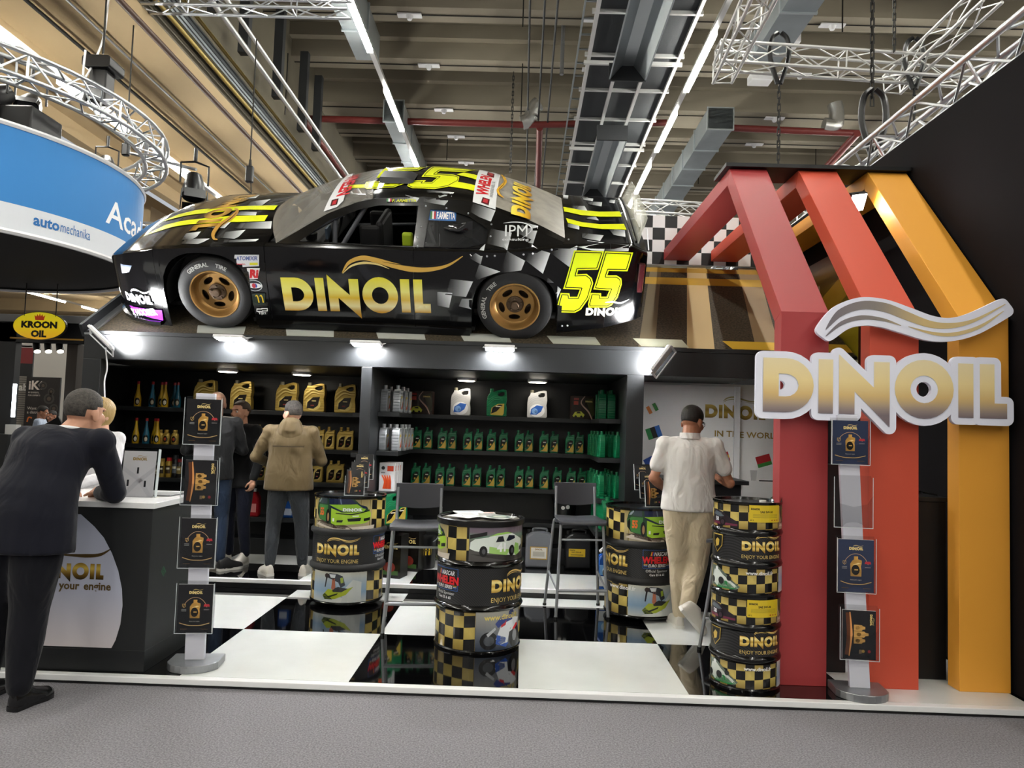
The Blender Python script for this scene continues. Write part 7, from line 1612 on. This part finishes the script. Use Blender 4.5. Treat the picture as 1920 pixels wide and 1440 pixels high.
# man in a navy suit leaning on the counter (seen from behind)
NAVY = cloth('navy_suit', '0d0f1c', .8, .3, 5); 
t, HM, k = person('man in a dark navy suit leaning on the counter, seen from behind', (-2.77, -.38, 0), -.06, 1.77, NAVY, cloth('navy_trousers', '0a0b14', .8, .35, 6), SHB, SKIN, HAIRG, 'short', 'suit_jacket', solem=SHB, bulk=1.24, hem=.80, sh=.2,
    pelvis=(.03, .02, .95), waist=(.03, .06, 1.10), chest=(.05, .16, 1.32), neck=(.10, .25, 1.46), head=(.13, .31, 1.555), yaw=-.15, pit=-.12, el=((-.30, .30, 1.13), (.31, .36, 1.10)), wr=((-.16, .50, 1.10), (.12, .52, 1.08)), hd=((1, .5, -.05), (-.7, .6, 0)), hn=((0, 0, -1), (0, 0, -1)), kn=((-.12, .02, .5), (.10, .0, .5)), an=((-.13, .0, .09), (.115, -.06, .09)), loose=1.18, hs=1.13, jaw=1.15, legw=1.22,
    shoes=(((-.13, -.02, 0), (-.17, .2, 0)), ((.115, -.08, 0), (.15, .14, 0))))
G().tube([V((.10 + .078 * math.cos(a), .245 + .075 * math.sin(a) * .9, 1.458 + .0 * math.cos(a) - .02 * math.sin(a))) * k for a in lin_(0, 2 * PI, 20)], .013, 8).obj('shirt_collar', WHITEM, t, smooth=60)
# woman in a white shirt behind the counter
q = PY(190, 780, 1.02)
t, HM, k = person('woman in a white shirt behind the counter facing the suited man', (q.x, 1.02, SZ), PI - .25, 1.68, cloth('white_shirt', 'd9d8dc', .7, .45, 9), cloth('dark_trousers', '17171b'), SHB, SKINL, HAIRY, 'bob', 'shirt', bulk=.93, sh=.17, yaw=-.15, hs=1.0, el=((-.24, .1, 1.14), (.25, .12, 1.14)), wr=((-.14, .33, 1.08), (.14, .33, 1.08)), hd=((.5, .8, 0), (-.5, .8, 0)), hn=((0, 0, -1), (0, 0, -1)), hem=.9)
for s in (-1, 1): G().prism([(0, 0), (s * .05, -.055), (s * .06, .005), (s * .045, .03)], 0, .006, T(0, .075, 1.40) @ RX(PI / 2 - .5) @ RZ(0)).obj('collar', MATS['white_shirt'], t, bevel=.002)
# bald man behind the left brochure stand
BLKJ = cloth('black_jacket', '08090b', .55, .4, 8)
JEAN = cloth('blue_jeans', '1d2b40', .85, .3, 14)
q = PZ(418, 1082, PLZ)
t, HM, k = person('bald man in a black jacket and jeans behind the left brochure stand', (PY(398, 900, 2.62).x, 2.62, PLZ), .25, 1.74, BLKJ, JEAN, mat('sneaker_black', '141416', .5), SKINL, HAIRB, None, 'jacket', bulk=1.06, yaw=.5, trs_name='jeans', el=((-.26, .05, 1.13), (.26, .05, 1.14)), wr=((-.15, .27, 1.1), (.12, .30, 1.16)), hd=((.7, .6, .1), (-.7, .6, .1)), hn=((0, 0, 1), (0, 0, 1)), shoes=(((-.1, -.03, 0), (-.13, .2, 0)), ((.12, -.06, 0), (.30, .08, 0))))
# man in a black blazer
t, HM, k = person('man in a black blazer facing the bald man, one hand raised', (PY(448, 900, 2.95).x, 2.95, PLZ), 2.78, 1.66, cloth('black_blazer', '07080a', .8, .3, 7), cloth('navy_chinos', '0c1020', .85, .3, 9), SHW, SKIN, HAIRB, 'short', 'blazer', bulk=1.05, yaw=-.1, pit=-.03, el=((-.27, .0, 1.12), (.25, .04, 1.12)), wr=((-.27, .1, .90), (.06, .26, 1.22)), hd=((.0, .15, -1), (-.8, .2, .5)), hn=((1, 0, 0), (0, -1, -.2)), curl=.9, hem=.80, loose=1.06, shoes=(((-.1, -.04, 0), (-.14, .2, 0)), ((.12, -.04, 0), (.2, .19, 0))))
for e in (-1, 1): G().ell((0, 0, 0), (.04, .03, .03), 10, 8, HM @ T(e * .02, .052, -.075)).obj('beard', mat('beard_grey', '4a3f38', .8), t, smooth=60)
# man in a tan hooded jacket, seen from behind
TAN = cloth('tan_windbreaker', '574930', .6, .5, 6)
t, HM, k = person('man in a tan hooded jacket and grey jeans, seen from behind', (PY(537, 1000, 2.52).x, 2.52, PLZ), .18, 1.66, TAN, cloth('grey_jeans', '2d3034', .85, .35, 12), SHW, SKINL, HAIRG, 'fade', 'jacket', bulk=1.17, yaw=.75, trs_name='jeans', el=((-.33, .02, 1.15), (.30, .05, 1.12)), wr=((-.20, .22, 1.06), (.2, .26, 1.1)), hd=((.8, .5, 0), (-.8, .5, 0)), hn=((0, 0, -1), (0, 0, -1)), loose=1.12, hem=.83, kn=((-.13, .02, .5), (.14, .02, .5)), an=((-.14, -.03, .09), (.17, -.03, .09)), shoes=(((-.13, -.06, 0), (-.24, .12, 0)), ((.18, -.06, 0), (.22, .15, 0))))
g = G(); rings(g, [(V((0, -.03, 1.36)) * k, .11, .07), (V((0, -.055, 1.42)) * k, .125, .085), (V((0, -.04, 1.475)) * k, .105, .085), (V((0, -.015, 1.51)) * k, .085, .075)]); g.ell(V((0, -.10, 1.39)) * k, (.11, .035, .055)); g.ell(V((0, -.115, 1.355)) * k, (.07, .022, .03)); bake('hood', g, TAN, t, .012, 4)
G().box(-.14, .14, -.158, -.148, 1.195, 1.205).obj('back_vent_seam', cloth('tan_seam', '3a3020'), t)
# man in a white polo, stepping, seen from behind
POLO = cloth('white_polo', 'd3d0cc', .85, .5, 7)
px_ = PY(1290, 1000, 1.42).x
t, HM, k = person('man in a white polo and beige trousers stepping past the right drum table', (px_, 1.42, SZ), -.12, 1.78, POLO, cloth('beige_chinos', 'bcae94', .85, .45, 8), SHW, SKINT, HAIRD, 'fade', 'polo_shirt', bulk=1.08, yaw=-.65, pit=-.28, sleeve=.6, hem=.90, head=(.025, .07, 1.575), el=((-.27, .0, 1.14), (.31, .02, 1.12)), wr=((-.16, .22, 1.04), (.24, .25, 1.16)), hd=((.8, .5, .1), (-.5, .8, .2)), hn=((0, 0, 1), (0, 0, 1)), kn=((-.06, .03, .50), (.075, .0, .50)), an=((-.045, .05, .09), (-.02, -.15, .17)), shoes=(((-.05, .02, 0), (-.10, .25, 0)), ((-.06, -.20, .185), (.10, -.13, .0), (.75, -.1, .6))), loose=1.08, legw=1.15)
rings_ = [[V((.0 + r_ * math.cos(a), -.012 + r_ * math.sin(a), z_)) * k for a in [2 * PI * i / 24 for i in range(24)]] for r_, z_ in ((.082, 1.455), (.076, 1.50), (.070, 1.50), (.074, 1.455))]
G().loft(rings_, cap=False).obj('polo_collar', POLO, t, smooth=60)
A = Art().dinoil(-.085, 0, .036, 'cbbb2a', wx=.95)
bv = BVHTree.FromObject([c for c in t.children if c.name.startswith('polo')][0], bpy.context.evaluated_depsgraph_get())
def onback(a, b, e):
    h = bv.ray_cast(V((a, -1, 1.355 * k + b)), V((0, 1, 0)))
    return (h[0] + V((0, -.003 - e, 0))) if h[0] else None
A.build('back_print', PRTM, t, onback, sx=.012, sy=.012, eps=.0005)
g = G()
for e in (-1, 1): g.tube([HM @ (V((e * .034, .098, .012)) * k + V((.021 * math.cos(a), 0, .018 * math.sin(a)))) for a in lin_(0, 2 * PI, 12)], .0022, 6); g.tube([HM @ (V(q) * k) for q in ((e * .055, .096, .015), (e * .08, .05, .018), (e * .082, -.01, .012))], .002, 6)
g.tube([HM @ (V(q) * k) for q in ((-.014, .1, .014), (.014, .1, .014))], .002, 6); g.obj('glasses', PLB, t)
# hand of someone beyond the left edge, resting on the counter
q = PZ(14, 928, CZ + .02)
t = thing('person', 'tanned hand of a person resting on the counter at the left edge', 'person', (q.x, q.y, CZ)); g = G()
limb(g, [(-.5, .10, .12), (-.22, .05, .07), (-.05, .01, .042)], [.05, .046, .03]); hand(g, V((-.05, .01, .04)), (1, -.1, -.22), (0, 0, -1), 1, .25); bake('body', g, SKINT, t, .005, 3)
g = G(); limb(g, [(-.75, .2, .25), (-.5, .10, .12), (-.16, .035, .058)], [.065, .062, .046]); bake('sleeve', g, BLKJ, t, .012, 4)
# ------------------------------------------------------------------ neighbouring stand at the left behind
KY = 8.0
def kp(px, py, Y=KY): return PY(px, py, Y)
a = kp(-60, 590); b = kp(205, 612)
stn = thing('neighbour_stand', 'black neighbouring stand with a header beam behind the counter', 'stand', (a.x, KY, 0))
ox2 = a.x
def kb(name, x0, x1, y0, y1, z0, z1, m=BLACKD): return G().box(x0 - ox2, x1 - ox2, y0 - KY, y1 - KY, z0, z1).obj(name, m, stn, bevel=.004)
kb('header_beam', a.x, kp(215, 600).x + .6, KY, KY + .15, kp(60, 642).z, kp(60, 604).z); kb('post', kp(-40, 700).x, kp(26, 700).x, KY, KY + .15, 0, kp(0, 604).z); kb('post', kp(119, 700).x, kp(139, 700).x, KY + .05, KY + .35, 0, kp(60, 642).z, mat('brown_post', '2a2119', .6)); kb('post', kp(156, 700).x, kp(240, 700).x, KY, KY + .15, 0, kp(60, 642).z)
kb('light_strip', kp(20, 630).x, kp(157, 634).x, KY - .02, KY, kp(90, 637).z, kp(90, 634).z, mat('warm_strip', 'd2a24a', .4))
kb('top_rail', a.x, kp(240, 600).x, KY + .4, KY + .5, kp(60, 600).z, kp(60, 584).z, WHITEM)
kb('counter_body', kp(-60, 830).x, kp(60, 830).x, KY - .6, KY - .1, 0, kp(20, 815, KY - .6).z, BLACKW)
# yellow oval sign
c = kp(74, 611, KY - .25); rx_ = (kp(123, 611, KY - .25).x - kp(25, 611, KY - .25).x) / 2; rz_ = (kp(74, 585, KY - .25).z - kp(74, 636, KY - .25).z) / 2
sg = thing('oval_sign', 'yellow oval KROON OIL sign with a red crown', 'sign', c)
G().prism(circ(0, 0, rx_ * 1.02, 40, rz_ * 1.03), -.05, 0, UPR).obj('board', PLB, sg)
A = Art().poly(circ(0, 0, rx_, 40, rz_), ramp([(0, hx('dda21c')), (.5, hx('e8c81c')), (1, hx('d9cf2a'))], -rz_, rz_), sy=.1).up()
A.text('KROON', 0, -.03, rz_ * .44, '14120e', bold=.06, al='c', w=rx_ * 1.38).text('OIL', 0, -rz_ * .80, rz_ * .44, '14120e', bold=.06, al='c', w=rx_ * .60)
cr2 = [(-.2, .42), (-.26, .78), (-.16, .68), (-.12, .86), (-.05, .7), (0, .93), (.05, .7), (.12, .86), (.16, .68), (.26, .78), (.2, .42)]; A.poly([(x * rx_ * .8, y * rz_) for x, y in cr2], 'a83a1e')
SGLOW = print_mat('sign_print_added_glow', .4); bs_ = SGLOW.node_tree.nodes['Principled BSDF']; vc_ = [n for n in SGLOW.node_tree.nodes if n.type == 'VERTEX_COLOR'][0]
SGLOW.node_tree.links.new(vc_.outputs[0], bs_.inputs['Emission Color']); bs_.inputs['Emission Strength'].default_value = .28  # slight emission added so the dim sign face looks brighter
A.build('sign_face', SGLOW, sg, flat(None, -.002), eps=.003)
for s_ in (-.6, .6): G().tube([(s_ * rx_, 0, rz_ * .7), (s_ * rx_, 0, 2.2)], .008, 6).obj('wire', CHAIN, sg)
for i, px in enumerate((68, 89, 111)):
    q = kp(px, 645, KY + .1); t = thing('track_spot', 'small black spotlight under the neighbouring header, %s from the left' % ORD[i], 'lamp', q, group='spotlights of the neighbouring stand')
    G().cyl((0, 0, .12), (0, 0, .0), .02).obj('stem', PLB, t); G().cyl((0, 0, .02), (.06, -.05, -.13), .055, .06).obj('can', PLB, t); G().cyl((.058, -.048, -.126), (.063, -.053, -.137), .05).obj('lens', mat('spot_glow', 'fff2dc', .4, emis=4), t)
# walls and posters farther back
WY2 = 11.0
struct(G().box(kp(-80, 700, WY2 + 1.5).x, kp(170, 700, WY2 + 1.5).x, WY2 + 1.5, WY2 + 1.6, 0, kp(60, 640, WY2 + 1.5).z + .3).obj('wall_neighbour', mat('pale_wall', 'c9c4bc', .8)))
def poster(px0, py0, px1, py1, Y, label, draw, name='poster', bg='1d1714', th=.04):
    a = PY(px0, py1, Y); b = PY(px1, py1, Y); top = PY(px0, py0, Y).z; w_ = b.x - a.x; h_ = top - a.z
    t = thing(name, label, 'poster', (a.x, Y, 0)); G().box(0, w_, 0, th, 0, top).obj('board', BLACKD, t)
    A = Art().rect(0, a.z, w_, top, bg).up(); draw(A, w_, a.z, h_); A.build('print', PRT, t, flat(None, -.001), eps=.002)
def d_ik(A, w_, z, h_):
    A.text('iK', .08 * w_, z + .78 * h_, .15 * h_, 'e6d8cc', bold=.03).poly([(.36 * w_, z + .86 * h_), (.44 * w_, z + .93 * h_), (.47 * w_, z + .93 * h_), (.39 * w_, z + .86 * h_), (.47 * w_, z + .78 * h_), (.44 * w_, z + .78 * h_)], 'e6d8cc')
    A.text('BY EXPERTS,', .08 * w_, z + .71 * h_, .025 * h_, 'd8ccc0', bold=.01).text('FOR EXPERTS', .08 * w_, z + .66 * h_, .025 * h_, 'd8ccc0', bold=.01).text('Want to be', .08 * w_, z + .42 * h_, .05 * h_, 'd8ccc0').text('a distributor?', .08 * w_, z + .35 * h_, .05 * h_, 'd8ccc0').text("Let's talk", .08 * w_, z + .08 * h_, .05 * h_, 'c46a2c')
    for cx, cy, r in ((.7, .62, .16), (.75, .75, .1), (.5, .85, .12), (.86, .45, .13), (.62, .3, .1)): A.poly(circ(cx * w_, z + cy * h_, r * w_, 16), '3f3a36', [circ(cx * w_, z + cy * h_, r * w_ * .65, 12)]).poly(circ(cx * w_, z + cy * h_, r * w_ * .4, 10), '54483c')
    A.poly(ribbon([(.1 * w_, z + .2 * h_), (.14 * w_, z + .28 * h_), (.24 * w_, z + .27 * h_)], w_ * .04), 'd06a24')
poster(43, 706, 107, 812, WY2, 'dark poster with the letters iK behind the suited man', d_ik)
def d_new(A, w_, z, h_):
    A.rect(0, z + .78 * h_, w_, z + h_, '8f8a80').rect(0, z + .66 * h_, w_, z + .72 * h_, 'd8d2c4').up().text('YSIN', .1 * w_, z + .85 * h_, .07 * h_, 'e8e4dc', bold=.02, w=.85 * w_).poly(circ(.55 * w_, z + .66 * h_, .5 * w_, 16, .1 * h_), '1d1714').up().poly(circ(.6 * w_, z + .63 * h_, .12 * w_, 10), 'd9b23a').text('CHECK OUR', .05 * w_, z + .48 * h_, .06 * h_, 'e8e0d4', bold=.02, w=.9 * w_).text('NEW', .02 * w_, z + .30 * h_, .13 * h_, 'e0a02a', bold=.05, w=.96 * w_).text('WEBSITE', .0, z + .2 * h_, .05 * h_, 'e8e0d4', bold=.02, w=.85 * w_)
poster(138, 654, 156, 782, 9.2, 'narrow poster reading NEW WEBSITE beside the left pillar', d_new)
poster(31, 645, 61, 681, WY2 + .4, 'dark red banner hanging above the iK poster', lambda A, w_, z, h_: A.rect(0, z + .82 * h_, w_, z + h_, 'b9b4b0').rect(.1 * w_, z + .86 * h_, .9 * w_, z + .93 * h_, '4a4444'), 'banner', '7c1a1e')
poster(28, 705, 43, 812, WY2 + .1, 'narrow grey slatted panel with white script beside the iK poster', lambda A, w_, z, h_: [A.rect(0, z + i * h_ / 26, w_, z + (i + .35) * h_ / 26, '55504a') for i in range(26)] and A.up().text('ab', .1 * w_, z + .75 * h_, .12 * h_, 'e6e2da', bold=.03), 'slatted_panel', '8d867c')
G().box(-.02, .02, -.02, .02, 0, .55).obj('light_tube', mat('cool_tube', 'e8f4ff', .4, emis=6), label='glowing vertical light tube at the left edge', cat='lamp').location = PY(24, 782, KY - .3) - V((0, 0, 0))
q = PY(24, 810, KY - .35); G().box(-.09, .09, -.06, .06, 0, .16).obj('paper_pile', PAPER, label='small pile of papers on the neighbouring counter', cat='paper').location = (q.x, KY - .35, kp(20, 815, KY - .6).z)
# two men talking in the neighbouring stand
q = PY(75, 800, 9.8); person('man in a pale blue shirt looking down in the neighbouring stand', (q.x, 9.8, 0), -1.25, 1.72, cloth('pale_blue_shirt', 'a9b4c8', .8, .3, 9), cloth('dark_chinos', '1a1a1e'), SHB, SKINT, HAIRD, 'fade', 'shirt', pit=-.35, yaw=0, el=((-.24, .1, 1.13), (.24, .1, 1.13)), wr=((-.15, .34, 1.1), (.15, .34, 1.1)), hd=((.2, 1, 0), (-.2, 1, 0)), hn=((0, 0, -1), (0, 0, -1)))
q = PY(98, 800, 10.2); person('bearded man in a black suit and white shirt in the neighbouring stand', (q.x, 10.2, 0), 2.9, 1.64, cloth('black_suit', '0f1012'), cloth('dark_chinos', '1a1a1e'), SHB, SKINT, HAIRD, 'short', 'suit_jacket', pit=-.25)
pr_ = [c for c in bpy.data.objects if c.name.startswith('person') and c.get('label', '').startswith('bearded')][0]
G().prism([(-.05, 1.42), (.05, 1.42), (.0, 1.15)], 0, .01, T(0, .1245, -.06) @ UPR @ T(0, 0, 0)).obj('shirt_front', WHITEM, pr_); G().ell((0, .05, 1.44), (.055, .05, .055)).obj('beard', HAIRD, pr_, smooth=60)
q = PY(94, 806, 9.0); t = thing('display_screen', 'black tilted screen in front of the two talking men', 'screen', (q.x, 9.0, 1.02)); G().box(-.03, .03, -.03, .03, 0, q.z - 1.02).obj('post', PLB, t); G().box(-.27, .27, -.02, .02, -.13, .13, T(0, -.03, q.z - 1.02) @ RY(-.55)).obj('panel', PLB, t, bevel=.01)
G().box(-.6, .6, -.3, .3, 0, 1.02).obj('side_table', BLACKD, label='black table under the tilted screen in the neighbouring stand', cat='table', bevel=.005).location = (q.x + .1, 9.2, 0)
